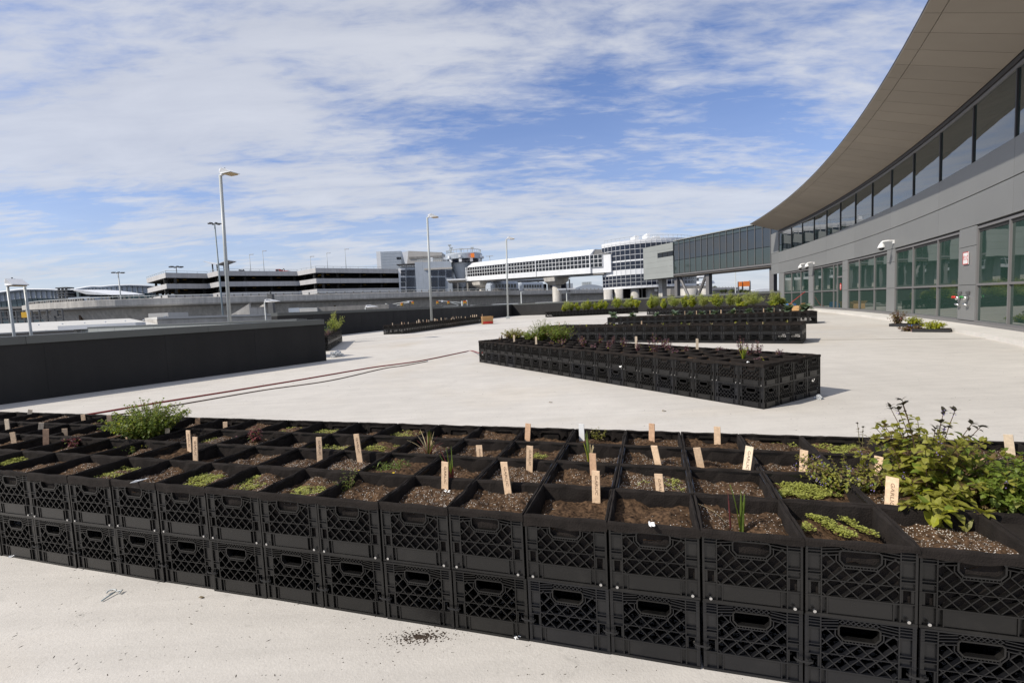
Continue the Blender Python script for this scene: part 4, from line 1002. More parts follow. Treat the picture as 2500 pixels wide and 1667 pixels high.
def sloped(p0, p1, dep, rise, mat, name):
    d = Vector((p1.x - p0.x, p1.y - p0.y)).normalized(); n = Vector((-d.y, d.x)); mb = MB(); f0 = -.25
    a = [(p0.x + n.x * f0, p0.y + n.y * f0, p0.z - rise), (p1.x + n.x * f0, p1.y + n.y * f0, p1.z - rise), (p1.x + n.x * dep, p1.y + n.y * dep, p1.z + .02), (p0.x + n.x * dep, p0.y + n.y * dep, p0.z + .02)]
    mb.add([(x, y, z - .08) for x, y, z in a] + a, [(3, 2, 1, 0), (4, 5, 6, 7), (0, 1, 5, 4), (1, 2, 6, 5), (2, 3, 7, 6), (3, 0, 4, 7)]); mb.build(name, mat, lb)
sloped(A, B_, 4.5, .55, MT['white_roof'], 'roof'); run(A, B_, -7, -.63, 6, MT['beige_panel'], 'wall')
run(B_, Cc, -.16, 0, 5, MT['white_roof'], 'roof_edge', .1); run(B_, Cc, -7, -.17, 5, MT['concrete_grey'], 'wall')
for i in range(6):
    q = A.lerp(B_, .28 + .11 * i); q = q - Vector((0, 0, .2)); mb = MB(); mb.lathe([(0, .07), (.05, .06), (.06, 0), (0, 0)], 10, (q.x + .3, q.y + 1.0, q.z)); mb.build('roof_vent', MT['white_metal'], lb)
X0, X1, z0, z1 = span(*Z8(840, 775), *Z8(1870, 835), 24)
lg = thing('roof_duct', 'long pale metal duct lying on the low roof', 'duct', ((X0 + X1) / 2, 24, -1))
ubox('duct', lg, ((X0 + X1) / 2, 24.5, (z0 + z1) / 2), (X1 - X0, .8, z1 - z0), .12, MT['white_metal'])
for fx in (.12, .5, .88): ubox('support', lg, (X0 + (X1 - X0) * fx, 24.6, (z0 - 1.6) / 2), (.12, .4, z0 + 1.6), .12, MT['beige_panel'])
# sloping concrete chute
p = [at(*Z4(x, y), 66) for x, y in ((640, 590), (808, 497), (812, 590), (790, 500), (660, 572))]
rp = thing('concrete_ramp', 'sloping pale concrete ramp with curved edge below the guideway', 'ramp', (p[2].x, 66, GZ))
q0, q1, q2 = p[0], p[1], p[2]
prof = [(q0.x, GZ + 2), (q0.x, q0.z)] + [(q0.x + (q1.x - q0.x) * t_, q0.z + (q1.z - q0.z) * (t_ ** 1.25)) for t_ in (.15, .3, .45, .6, .75, .9, 1)] + [(q2.x, q1.z - .15), (q2.x, GZ + 2)]
for nm, y0, y1 in (('side_wall', 66, 66.4), ('side_wall', 70, 70.4)):
    mb = MB(); k = len(prof); mb.add([(x, y0, z) for x, z in prof] + [(x, y1, z) for x, z in prof], [(j, (j + 1) % k, k + (j + 1) % k, k + j) for j in range(k)] + [tuple(range(k - 1, -1, -1)), tuple(range(k, 2 * k))]); mb.build(nm, MT['concrete_grey'], rp)
mb = MB(); k = len(prof); mb.add([(x, 66.4, z - .5) for x, z in prof] + [(x, 70, z - .5) for x, z in prof], [(j, (j + 1) % k, k + (j + 1) % k, k + j) for j in range(k)]); mb.build('chute', MT['concrete_grey'], rp)

# ------------------------------------------------------------------ distant glass terminal with arched roofs
def arched(label, pts, z_eave_v, Y, dep, zf, loc_u):
    P_ = [at(*zf(x, y), Y) for x, y in pts]
    root = thing('distant_terminal', label, 'building', (P_[len(P_) // 2].x, Y, GZ), group='distant arched terminals')
    zl = at(*zf(loc_u, z_eave_v), Y).z
    vs_ = []; fs = []
    for q in P_: vs_ += [(q.x, Y - 2, q.z), (q.x, Y + dep, q.z), (q.x, Y + dep, q.z - 1.0), (q.x, Y - 2, q.z - 1.0)]
    for i in range(len(P_) - 1):
        for j in range(4): fs.append((i * 4 + j, i * 4 + (j + 1) % 4, (i + 1) * 4 + (j + 1) % 4, (i + 1) * 4 + j))
    mb = MB(); mb.add(vs_, fs); mb.build('roof', MT['blue_panel'], root, True)
    # fascia with ribs, then glass
    mb = MB(); vs_ = []; fs = []
    for q in P_: vs_ += [(q.x, Y - .5, q.z - .9), (q.x, Y - .5, q.z - 4.6)]
    for i in range(len(P_) - 1): fs.append((i * 2, i * 2 + 1, i * 2 + 3, i * 2 + 2))
    mb.add(vs_, fs); mb.build('fascia', MT['blue_panel'], root)
    n = len(P_) - 1; m = 0
    for i in range(n):
        for k_ in range(2):
            a = P_[i].lerp(P_[i + 1], k_ / 2); c = P_[i].lerp(P_[i + 1], (k_ + 1) / 2); zt = min(a.z, c.z) - 4.65
            ubox('glass_bay', root, ((a.x + c.x) / 2, Y, (zl + zt) / 2), (c.x - a.x - .3, .3, zt - zl), 0, MT['glass_terminal'])
            ubox('fascia_rib', root, (a.x, Y - .8, a.z - 2.8), (.3, .5, 3.4), 0, MT['pole_grey'])
    ubox('core', root, ((P_[0].x + P_[-1].x) / 2, Y + dep / 2 + 1, (GZ + P_[0].z - 6) / 2), (P_[-1].x - P_[0].x, dep - 2, P_[0].z - 6 - GZ), 0, MT['glass_terminal'])
arched('distant glass terminal with shallow arched roof, leftmost', [(-900, 420), (-600, 360), (-300, 330), (0, 312), (150, 290), (300, 270), (450, 262), (600, 262), (750, 264), (850, 272), (950, 288)], 520, 230, 60, Z8, 400)
arched('distant glass terminal with arched roof left of the garage', [(980, 282), (1120, 262), (1280, 232), (1380, 222), (1480, 226), (1600, 214), (1750, 205), (1900, 202), (2050, 206), (2200, 214), (2350, 226)], 430, 262, 60, Z8, 1700)
# white swooping entrance roof and stair tower between them
p = [at(*Z8(x, y), 215) for x, y in ((960, 278), (1180, 290), (1400, 318), (1600, 352), (1440, 352), (1240, 345), (1100, 305))]
mb = MB(); mb.prism([(q.x, 215, q.z) for q in p], 0, 0.01); sw = thing('entrance_roof', 'white swooping canopy roof before the distant terminal', 'canopy', (p[0].x, 215, GZ))
k = len(p); mb = MB(); mb.add([(q.x, 215, q.z) for q in p] + [(q.x, 235, q.z + .6) for q in p], [(j, (j + 1) % k, k + (j + 1) % k, k + j) for j in range(k)] + [tuple(range(k)), tuple(range(2 * k - 1, k - 1, -1))]); mb.build('canopy', MT['white_metal'], sw)
ubox('post', sw, (p[0].x + .5, 220, (GZ + p[0].z) / 2), (1.0, 1.0, p[0].z - GZ), 0, MT['pole_blue'])
tw2 = thing('stair_tower', 'dark open steel stair tower between the two distant terminals', 'tower', (at(*Z8(905, 400), 210).x, 210, GZ))
X0, X1, z0, z1 = span(*Z8(855, 250), *Z8(960, 480), 210)
for x in (X0, (X0 + X1) / 2, X1): ubox('post', tw2, (x, 210, (GZ + z1) / 2), (.6, .6, z1 - GZ), 0, MT['steel_dark'])
for i in range(7):
    ubox('landing', tw2, ((X0 + X1) / 2, 211, z1 - (z1 - z0) * i / 6), (X1 - X0 + 2, 3, .4), 0, MT['steel_dark'])
sbox('landing_roof', tw2, Z8, 885, 240, 945, 262, 210, 4, MT['pole_blue'])
dk = thing('low_block', 'low grey blue building in front of the distant terminal', 'building', (at(*Z8(1130, 420), 200).x, 200, GZ)); sbox('wall', dk, Z8, 980, 382, 1290, 475, 200, 10, MT['blue_panel']); sbox('window_band', dk, Z8, 985, 408, 1200, 470, 199.8, .4, MT['glass_dark'])
# access road deck far left
dk = thing('road_deck', 'raised grey road deck at far left below the terminal', 'bridge', (at(*Z8(300, 540), 150).x, 150, GZ)); sbox('deck', dk, Z8, -300, 520, 680, 552, 150, 12, MT['concrete_dark'])
for x in (60, 260, 480): sbox('pier', dk, Z8, x, 553, x + 30, 700, 152, 3, MT['concrete_dark'])
# grey garage wall pieces seen under the guideway
sb_ = thing('roadside_building', 'low grey building with white end seen under the guideway', 'building', (at(*Z4(1190, 540), 84).x, 84, GZ))
sbox('wall', sb_, Z4, 1245, 512, 1700, 640, 84.5, 6, MT['concrete_dark']); sbox('end_wall', sb_, Z4, 1130, 527, 1243, 640, 84, 6, MT['white_roof']); sbox('wall', sb_, Z4, 1060, 527, 1128, 640, 85, 6, MT['blue_panel'])
sb_ = thing('roadside_building', 'small white block under the left part of guideway', 'building', (at(*Z4(230, 575), 80).x, 80, GZ)); sbox('wall', sb_, Z4, 165, 560, 292, 640, 80, 5, MT['white_roof']); sbox('door', sb_, Z4, 262, 578, 280, 640, 79.9, .2, MT['blue_panel'])

# ------------------------------------------------------------------ far strip under the skybridge: hangars, trees, plane dome
for i, (x0, y0, x1, y1, Y, lab) in enumerate(((1350, 672, 1790, 705, 420, 'long white hangar roof seen under the skybridge'), (1800, 682, 2120, 712, 480, 'farther white hangar right of the orange billboard'))):
    hg = thing('hangar', lab, 'building', (at(*Z7((x0 + x1) / 2, y1), Y).x, Y, GZ))
    X0, X1, z0, z1 = span(*Z7(x0, y0), *Z7(x1, y1), Y)
    mb = MB(); n = 10; pr_ = [(X0, z0 - 2)] + [(X0 + (X1 - X0) * t_ / n, z0 + (z1 - z0) * (.55 + .45 * sin(pi * t_ / n))) for t_ in range(n + 1)] + [(X1, z0 - 2)]
    k = len(pr_); mb.add([(x, Y, z) for x, z in pr_] + [(x, Y + 60, z) for x, z in pr_], [(j, (j + 1) % k, k + (j + 1) % k, k + j) for j in range(k)] + [tuple(range(k - 1, -1, -1)), tuple(range(k, 2 * k))]); mb.build('hangar_shell', MT['white_metal'], hg)
    ubox('door_band', hg, ((X0 + X1) / 2, Y - .5, (GZ + z0) / 2), (X1 - X0, .6, z0 - GZ), 0, MT['glass_dark'])
hg = thing('distant_hall', 'distant hall with low blue arched roof left of the rotunda', 'building', (at(*Z5(990, 410), 330).x, 330, GZ))
X0, X1, z0, z1 = span(*Z5(910, 378), *Z5(1110, 415), 330); n = 12
pr_ = [(X0, GZ)] + [(X0 + (X1 - X0) * t_ / n, z0 + (z1 - z0) * sin(pi * (.1 + .75 * t_ / n))) for t_ in range(n + 1)] + [(X1, GZ)]
k = len(pr_); mb = MB(); mb.add([(x, 330, z) for x, z in pr_] + [(x, 370, z) for x, z in pr_], [(j, (j + 1) % k, k + (j + 1) % k, k + j) for j in range(k)] + [tuple(range(k - 1, -1, -1)), tuple(range(k, 2 * k))]); mb.build('shell', MT['blue_panel'], hg)
for i in range(5): ubox('roof_unit', hg, (X0 + (X1 - X0) * (.4 + .06 * i), 340, z1 + 1), (1.6, 1.6, 2.4), 0, MT['pole_grey'])
gb = thing('grey_viaduct', 'low grey concrete viaduct behind the skybridge cross brace', 'viaduct', (at(*Z7(1100, 690), 150).x, 150, GZ))
p = [at(*Z7(x, y), 150) for x, y in ((880, 668), (960, 648), (1340, 640), (1340, 760), (880, 760))]
k = 5; mb = MB(); mb.add([tuple(q) for q in p] + [(q.x, 160, q.z) for q in p], [(j, (j + 1) % k, k + (j + 1) % k, k + j) for j in range(k)] + [tuple(range(k)), tuple(range(2 * k - 1, k - 1, -1))]); mb.build('deck', MT['concrete_dark'], gb)
for x in (1080, 1265):
    q = at(*Z7(x, 700), 148); mb = MB(); mb.tube([(q.x, 148, GZ), (q.x, 148, q.z + .5)], [1.6, 2.6], 10); mb.build('pier', MT['concrete_grey'], gb, True)
# white radar style dome on mast behind the brace
q = at(*Z7(1165, 560), 170); rd = thing('radar_mast', 'white radar mast with stacked platforms behind the cross brace', 'mast', (q.x, 170, GZ))
mb = MB(); mb.tube([(q.x, 170, GZ), (q.x, 170, q.z)], 1.2, 10); mb.build('mast', MT['white_metal'], rd, True)
for dz, rr in ((0, 5.6), (-2.2, 6.4), (-4.6, 4.8)):
    mb = MB(); mb.lathe([(0, q.z + dz), (rr, q.z + dz), (rr * .95, q.z + dz + .9), (0, q.z + dz + .9)], 18, (q.x, 170, 0)); mb.build('platform', MT['white_metal'], rd)

def leafy(mb, c, rx, ry, rz_, n, size, rng, mi=0, shell=.35):
    for _ in range(n):
        a = rng.uniform(0, 2 * pi); cz_ = rng.uniform(-1, 1); r = (shell + (1 - shell) * rng.random()) ; k_ = sqrt(max(0, 1 - cz_ * cz_))
        p = Vector((c[0] + rx * r * k_ * cos(a), c[1] + ry * r * k_ * sin(a), c[2] + rz_ * r * cz_))
        d = Vector((rng.gauss(0, 1), rng.gauss(0, 1), rng.gauss(0, 1))).normalized(); e = d.orthogonal().normalized(); f_ = d.cross(e); s_ = size * rng.uniform(.6, 1.3)
        mb.add([p - e * s_ * .5, p + f_ * s_ * .32, p + e * s_ * .5, p - f_ * s_ * .32], [(0, 1, 2, 3)], mi)
rng = random.Random(3)
for i, (x, y, w_, h_, Y) in enumerate(((1385, 668, 60, 28, 300), (1470, 710, 60, 26, 230), (1510, 706, 50, 30, 232), (1585, 704, 60, 30, 236), (1690, 706, 56, 26, 240), (1735, 708, 50, 24, 244))):
    q = at(*Z7(x, y), Y); rr = w_ / 4.704 * Y / FPX / 2; hh = h_ / 4.704 * Y / FPX / 2
    root = thing('tree', ['small round tree behind the long hangar roof', 'leftmost bush in the row before the hangar', 'second bush in the row before the hangar', 'tallest bush in the row left of the billboard', 'bush just below the orange billboard', 'rightmost bush in the row under the billboard'][i], 'tree', (q.x, Y, GZ), group='trees before the hangars')
    mb = MB(); mb.tube([(q.x, Y, GZ), (q.x, Y, q.z)], [.35, .15], 6); mb.build('trunk', MT['stem_brown'], root)
    mb = MB(); leafy(mb, q, rr, rr, hh * 1.4, 420, rr * .28, rng); mb.build('crown', MT['leaf_tree'], root)
# ------------------------------------------------------------------ milk crates
S = 0.335; HC = 0.2685; HW = 0.1655
def rib(mb, p, q, w_, d0=0.0, d1=0.010):
    """a bar in the plane of the wall from p to q (x, z), w_ wide, between depths d0 and d1"""
    (x0, z0), (x1, z1) = p, q; L_ = hypot(x1 - x0, z1 - z0)
    if L_ < 1e-4: return
    ux, uz = (x1 - x0) / L_, (z1 - z0) / L_; nx, nz_ = -uz * w_ / 2, ux * w_ / 2
    c = [(x0 + nx, z0 + nz_), (x0 - nx, z0 - nz_), (x1 - nx, z1 - nz_), (x1 + nx, z1 + nz_)]
    vs_ = [(x, d0, z) for x, z in c] + [(x, d1, z) for x, z in c]
    mb.add(vs_, [(0, 1, 2, 3), (0, 4, 5, 1), (1, 5, 6, 2), (2, 6, 7, 3), (3, 7, 4, 0)])
def rect(mb, x0, x1, z0, z1, d0, d1):
    rib(mb, (x0, (z0 + z1) / 2), (x1, (z0 + z1) / 2), z1 - z0, d0, d1)
def lattice(mb, x0, x1, z0, z1, sp, slope, w_, hole=None, d1=0.011):
    for sg in (1, -1):
        off = -(z1 - z0) / slope
        k0 = int((x0 + off) / sp) - 2
        for k_ in range(k0, k0 + int((x1 - x0 - 2 * off) / sp) + 6):
            bx = k_ * sp
            pts = []
            N_ = 64
            for i in range(N_ + 1):
                z = z0 + (z1 - z0) * i / N_; x = bx + sg * (z - z0) / slope
                inside = x0 <= x <= x1 and not (hole and hole[0] < x < hole[1] and hole[2] < z < hole[3])
                if inside: pts.append((x, z))
                elif len(pts) > 1: rib(mb, pts[0], pts[-1], w_, 0.001 if sg > 0 else 0.0, d1); pts = []
                else: pts = []
            if len(pts) > 1: rib(mb, pts[0], pts[-1], w_, 0.001 if sg > 0 else 0.0, d1)
def handle_mb():
    mb = MB(); oc = [(-.056, .241), (.056, .241), (.062, .234), (.062, .206), (.047, .189), (-.047, .189), (-.062, .206), (-.062, .234)]
    for i in range(8): rib(mb, oc[i], oc[(i + 1) % 8], .0055, -.001, .020)
    return mb
def side_wall(detail=True):
    mb = MB()
    rect(mb, -.1655, .1655, 0, .010, -.0015, .012)
    rect(mb, -.1655, .1655, .262, HC, -.001, .014)
    for sx in (-1, 1):
        def rx(a, c, z0, z1, d0, d1): rect(mb, min(a * sx, c * sx), max(a * sx, c * sx), z0, z1, d0, d1)
        rx(.158, .1655, .010, .262, 0, .012)
        rx(.1145, .1185, .010, .262, 0, .012)
        rx(.1185, .158, .010, .076, .007, .011); rx(.1185, .158, .122, .262, .007, .011)
        rx(.1185, .125, .076, .122, .003, .011); rx(.148, .158, .076, .122, .003, .011)
        for z in ((.254, .244, .233, .222, .160, .149, .123, .074) if detail else (.25, .23, .155, .123, .074)): rect(mb, min(.1145 * sx, .1655 * sx), max(.1145 * sx, .1655 * sx), z - .0014, z + .0014, -.0005, .010)
        if detail:
            for z in (.255, .245, .234, .222): rib(mb, (.1145 * sx, z - .004), (.062 * sx, z + .003), .003, 0, .012)
        else:
            for z in (.25, .228): rib(mb, (.1145 * sx, z - .004), (.062 * sx, z + .003), .004, 0, .012)
        rx(.096, .100, .010, .070, .0, .012)
    if not detail:
        h_ = handle_mb(); mb.add(h_.v, h_.f)
    if detail:
        oc2 = [(.072, .226), (.072, .202), (.052, .179), (-.052, .179), (-.072, .202), (-.072, .226)]
        for i in range(5): rib(mb, oc2[i], oc2[i + 1], .0035, 0, .012)
        for i in range(11): rib(mb, (-.05 + .01 * i, .180), (-.05 + .01 * i, .187), .0025, 0, .010)
        lattice(mb, -.06, .06, .2435, .262, .0165, .95, .0026, None, .008)
        lattice(mb, -.1145, .1145, .072, .226, .0505, 1.0, .0036, (-.073, .073, .178, .30), .021)
    else:
        lattice(mb, -.1145, .1145, .072, .226, .0505, 1.0, .0045, (-.066, .066, .186, .30))
    rect(mb, -.1145, .1145, .1305, .1335, -.0005, .009)
    rect(mb, -.1145, .1145, .0695, .0745, -.001, .012)
    rect(mb, -.0955, .0955, .012, .0695, .003, .008)
    rect(mb, -.1145, -.0955, .012, .0695, .009, .012); rect(mb, .0955, .1145, .012, .0695, .009, .012)
    return mb
me_hand = handle_mb().mesh('handle', MT['crate']); me_wall = side_wall(True).mesh('side_wall', MT['crate']); me_wall_b = side_wall(True).mesh('side_wall', MT['crate_blue'])
mb = MB()
for i in range(9): mb.box((0, -.14 + .035 * i, .006), (.31, .006, .006)); mb.box((-.14 + .035 * i, 0, .0055), (.006, .31, .006))
me_floor = mb.mesh('floor_grid', MT['crate'])
mb = MB()
for a in range(4):
    ca, sa = cos(a * pi / 2), sin(a * pi / 2)
    for (zc_, h_, d_) in ((.262, .012, .012), (.006, .012, .012), (.135, .24, .004)):
        mb.box((ca * 0 + sa * .159, -ca * .159 + sa * 0, zc_), (.33 if abs(ca) > .5 else d_, d_ if abs(ca) > .5 else .33, h_))
me_shell = mb.mesh('crate_shell', MT['crate'])
def liner_mb(seed, coarse=False):
    rng = random.Random(seed); n = 3 if coarse else 9
    loops = []; ph = [rng.uniform(0, 6.3) for _ in range(8)]
    sag = rng.uniform(.016, .042)
    def nz(i, k, amp): return amp * (sin(i * 1.1 + ph[k]) + .6 * sin(i * 2.3 + ph[k + 1])) / 1.6
    def ring(half, z, ampr, ampz, k):
        out = []; idx = 0
        for (cx_, cy_, dx, dy) in ((-1, -1, 1, 0), (1, -1, 0, 1), (1, 1, -1, 0), (-1, 1, 0, -1)):
            for i in range(n):
                t = i / n; x = cx_ * half + dx * 2 * half * t; y = cy_ * half + dy * 2 * half * t
                corner = 1 - min(1, min(t, 1 - t) * 6); r = 1 - (nz(idx, k, ampr) + ampr) / half * (1 - corner)
                if corner > .9: r = .99
                out.append((x * (r if dx == 0 else 1) * 1, y * (r if dy == 0 else 1) * 1, z + nz(idx, (k + 2) % 7, ampz))); idx += 1
        return out
    loops.append(ring(.1688, HC - sag, .0005, .006, 0)); loops.append(ring(.1690, HC - .004, .0005, .001, 1)); loops.append(ring(.1668, HC + .004, .001, .003, 2))
    loops.append(ring(.161, HC + .007, .002, .003, 3)); loops.append(ring(.1565, HC - .002, .003, .003, 4)); loops.append(ring(.1545, HC - .05, .005, .0, 5)); loops.append(ring(.151, HC - .15, .003, .0, 0))
    mb = MB(); m = 4 * n
    mb.v = [p for L_ in loops for p in L_]
    for i in range(len(loops) - 1):
        for j in range(m): mb.f.append((i * m + j, i * m + (j + 1) % m, (i + 1) * m + (j + 1) % m, (i + 1) * m + j)); mb.m.append(0)
    if not coarse:
        mb.box((0, 0, .0925), (.296, .296, .145))
        # keep the bag hollow above the soil: replaced top by soil part
    return mb
me_liners = []
for i in range(6):
    mb = liner_mb(i)
    me_liners.append(mb.mesh('fabric_liner', MT['liner'], False))
def soil_mb(seed, n=16, dep=.065):
    rng = random.Random(seed); mb = MB(); ox, oy = rng.uniform(0, 99), rng.uniform(0, 99); tx, ty = rng.uniform(-.05, .05), rng.uniform(-.05, .05)
    h_ = .1505
    for j in range(n + 1):
        for i in range(n + 1):
            x = -h_ + 2 * h_ * i / n; y = -h_ + 2 * h_ * j / n
            z = HC - dep + tx * x + ty * y + .030 * mnoise.noise(Vector((x * 8 + ox, y * 8 + oy, 0))) + .012 * mnoise.noise(Vector((x * 28 + ox, y * 28 + oy, 3))) + .006 * mnoise.noise(Vector((x * 70 + ox, y * 70 + oy, 7)))
            mb.v.append((x, y, z))
    for j in range(n):
        for i in range(n): a = j * (n + 1) + i; mb.f.append((a, a + 1, a + n + 2, a + n + 1)); mb.m.append(0)
    return mb
SOILD = [.034, .048, .058, .076, .052, .042]
me_soils = [soil_mb(20 + i, 24, SOILD[i % 6]).mesh('soil', MT['soil'], True) for i in range(6)]
mb = MB(); mb.lathe([(0, -.006), (.0055, -.006), (.0062, -.002), (.0062, 0)], 8)
mbb = MB(); mbb.v = [(x, z, y) for x, y, z in mb.v]; mbb.f = mb.f; mbb.m = mb.m; me_bolt = mbb.mesh('bolt', MT['bolt'])

class Bed:
    def __init__(self, ox, oy, t): self.o = Vector((ox, oy)); self.t = t; self.e = Vector((cos(t), sin(t))); self.f = Vector((-sin(t), cos(t)))
    def pos(self, n, k): return self.o + self.e * (S * n) + self.f * (S * k)
BED1 = Bed(-0.62772, 2.06756, -0.28984); BED2 = Bed(2.99528, 5.66061, -1.02255)
BED3 = Bed(7.80, 12.75, radians(-35.6)); BED4 = Bed(13.15, 20.45, radians(-23.5)); BED5 = Bed(18.4, 32.3, radians(-55)); BED6 = Bed(13.0, 48.6, radians(2.0))
BEDS_ = Bed(-7.63, 28.4, radians(-16.6)); BEDL = Bed(-6.85, 17.75, radians(14.5))
crng = random.Random(11)
stuff = {}          # cells drawn as one far mass: (bed, n, k, level) with exposed sides
def crate(bed, n, k, lv, label, group, walls=(0, 1, 2, 3), blue=False, bolts=False, shell=False):
    p = bed.pos(n + .5, k + .5); jit = crng.uniform(-.0022, .0022)
    upper = lv == 1
    root = thing('planter_crate' if upper else 'milk_crate', label, 'planter' if upper else 'crate', (p.x + jit, p.y + crng.uniform(-.003, .003), lv * HC + (.001 if upper else 0)), bed.t + crng.uniform(-.012, .012), group, w=False)
    for a in walls:
        an = a * pi / 2; w_ = inst('side_wall', me_wall_b if blue else me_wall, root, (sin(an) * (HW - .0015), -cos(an) * (HW - .0015), 0), an); w_.scale = (.988, 1, 1); inst('handle', me_hand, w_)
    if shell and not walls: inst('crate_shell', me_shell, root)
    if upper:
        i = crng.randrange(6); inst('fabric_liner', me_liners[i], root, rz=0)
        q = crng.randrange(6); inst('soil', me_soils[q], root, rz=crng.randrange(4) * pi / 2)
        if bolts:
            for sx in (-1, 1): inst('bolt', me_bolt, root, (sx * .137, -HW - .0005, .017))
    else: inst('floor_grid', me_floor, root)
    return root
def visible(p):
    q = project(p); return q is not None and -25 < q[0] < IMW + 25 and -25 < q[1] < IMH + 25
RN = ['front', 'second', 'third', 'back']
near_cells = {}
# nearest bed
N0, N1 = -18, 10
for k in range(4):
    row = [n for n in range(N0, N1) if visible((*BED1.pos(n + .5, k + .5), .5)) or (k == 0 and visible((*BED1.pos(n + .5, 0), .4)))]
    for i, n in enumerate(row):
        crate(BED1, n, k, 1, f'upper black planter crate in {RN[k]} row of the nearest bed, {ordinal(i + 1)} from left', 'planter crates of the nearest bed', walls=(0,) if k == 0 else ((2,) if k == 3 else ()), bolts=(k == 0), shell=True); near_cells[(n, k)] = 1
    for n in range(N0, N1):
        if n not in row: stuff[(BED1, n, k, 1)] = 1
row = [n for n in range(N0, N1) if visible((*BED1.pos(n + .5, 0), .14))]
for i, n in enumerate(row):
    crate(BED1, n, 0, 0, f'lower black milk crate under the front row of nearest bed, {ordinal(i + 1)} from left', 'lower crates of the nearest bed', blue=n >= 2)
    if n + 1 in row:     # cable tie joining two lower crates
        p = BED1.pos(n + 1, 0); root = thing('cable_tie', f'black cable tie at the {ordinal(i + 1)} seam from left between lower front crates', 'cable tie', (p.x, p.y, .098), BED1.t, 'cable ties of the nearest bed', w=False)
        mb = MB(); pts = [(-.03, .004), (-.026, -.004), (-.012, -.010), (.012, -.010), (.026, -.004), (.03, .004)]
        for (a, c) in zip(pts[:-1], pts[1:]):
            m_ = ((a[0] + c[0]) / 2, (a[1] + c[1]) / 2, -.002 * sin(a[0] * 60)); mb.box(m_, (hypot(c[0] - a[0], c[1] - a[1]) + .001, .0025, .007), atan2(c[1] - a[1], c[0] - a[0]))
        mb.build('strap', MT['tray_black'], root)
        mb = MB(); mb.box((.020, .001, 0), (.008, .008, .010)); mb.build('lock', MT['tray_black'], root)
for n in range(N0, N1):
    for k in range(4):
        if not (k == 0 and n in row): stuff[(BED1, n, k, 0)] = 1
# second bed, 22 by 4
for k in range(4):
    for i, n in enumerate(range(-22, 0)):
        w_ = [a for a, c in ((0, k == 0), (1, n == -1), (2, k == 3), (3, n == -22)) if c]
        crate(BED2, n, k, 1, f'upper planter crate in {RN[k]} row of second bed, {ordinal(22 - i)} from its near right corner', 'planter crates of the second bed', walls=w_, bolts=(k == 0), shell=True)
        if k == 0 or n == -1:
            lab = f'lower milk crate along front of second bed, {ordinal(22 - i)} from its near right corner' if k == 0 else f'lower milk crate on right end of second bed, {ordinal(k + 1)} from its near corner'
            crate(BED2, n, k, 0, lab, 'lower crates of the second bed', blue=crng.random() < .35)
        else: stuff[(BED2, n, k, 0)] = 1
# third bed, front row only as single crates
for k in range(4):
    for i, n in enumerate(range(-25, 0)):
        if k == 0:
            crate(BED3, n, k, 1, f'upper planter crate along front of third bed, {ordinal(25 - i)} from its right end', 'planter crates of the third bed', walls=(0, 1) if n == -1 else ((0, 3) if n == -25 else (0,)), bolts=True, shell=True)
            crate(BED3, n, k, 0, f'lower milk crate along front of third bed, {ordinal(25 - i)} from its right end', 'lower crates of the third bed', blue=crng.random() < .4)
        else:
            stuff[(BED3, n, k, 1)] = 1; stuff[(BED3, n, k, 0)] = 1
for bed, n0, n1, kk in ((BED4, -27, 0, 4), (BED5, -34, 0, 4), (BED6, -28, 0, 4), (BEDS_, 0, 4, 48), (BEDL, -4, 0, 17)):
    for n in range(n0, n1):
        for k in range(kk):
            for lv in (0, 1): stuff[(bed, n, k, lv)] = 1
# all remaining crates: real crates still, joined into one far mass
far = MB(); wc = side_wall(False); lc = [liner_mb(40 + i, True) for i in range(3)]; sl = [soil_mb(70 + i, 4, .055) for i in range(3)]
def put(src, M_, mi):
    o = len(far.v); far.v.extend([tuple(M_ @ Vector(p)) for p in src.v]); far.f.extend([tuple(i + o for i in f_) for f_ in src.f]); far.m.extend([mi] * len(src.f))
allc = set(stuff)
named = set([(BED2, n, k) for n in range(-22, 0) for k in range(4)] + [(BED3, n, 0) for n in range(-25, 0)] + [(BED1, n, k) for n in range(N0, N1) for k in range(4)])
kmax, nmin, nmax = {}, {}, {}
for (bed, n, k, lv) in stuff: kmax[id(bed)] = max(kmax.get(id(bed), 0), k + 1); nmin[id(bed)] = min(nmin.get(id(bed), 99), n); nmax[id(bed)] = max(nmax.get(id(bed), -99), n)
light_block = MB(); light_block.box((0, 0, .135), (.30, .30, .22))  # solid dark box added inside crates to stop light through the lattice
for (bed, n, k, lv) in stuff:
    p = bed.pos(n + .5, k + .5); M_ = Matrix.Translation((p.x, p.y, lv * HC)) @ Matrix.Rotation(bed.t, 4, 'Z')
    for a, (dn, dk) in enumerate(((0, -1), (1, 0), (0, 1), (-1, 0))):
        nb = (bed, n + dn, k + dk)
        if (nb + (lv,)) in allc or nb in named: continue
        an = a * pi / 2; put(wc, M_ @ Matrix.Translation((sin(an) * HW, -cos(an) * HW, 0)) @ Matrix.Rotation(an, 4, 'Z'), 0)
    if lv == 0 and 0 < k < (kmax[id(bed)] - 1) and nmin[id(bed)] + 1 < n < nmax[id(bed)] - 1: put(light_block, M_, 1)
    if lv == 1:
        put(lc[(n * 7 + k * 3) % 3], M_, 1); put(sl[(n * 5 + k) % 3], M_, 2)
        if any((bed, n + dn, k + dk, lv) not in allc for dn, dk in ((0, -1), (1, 0), (0, 1), (-1, 0))): put(light_block, M_, 1)
o = far.build('milk_crates', [MT['crate'], MT['liner'], MT['soil']])
tag(o, 'rows of stacked black milk crates making up the farther planting beds', 'crates', kind='stuff')
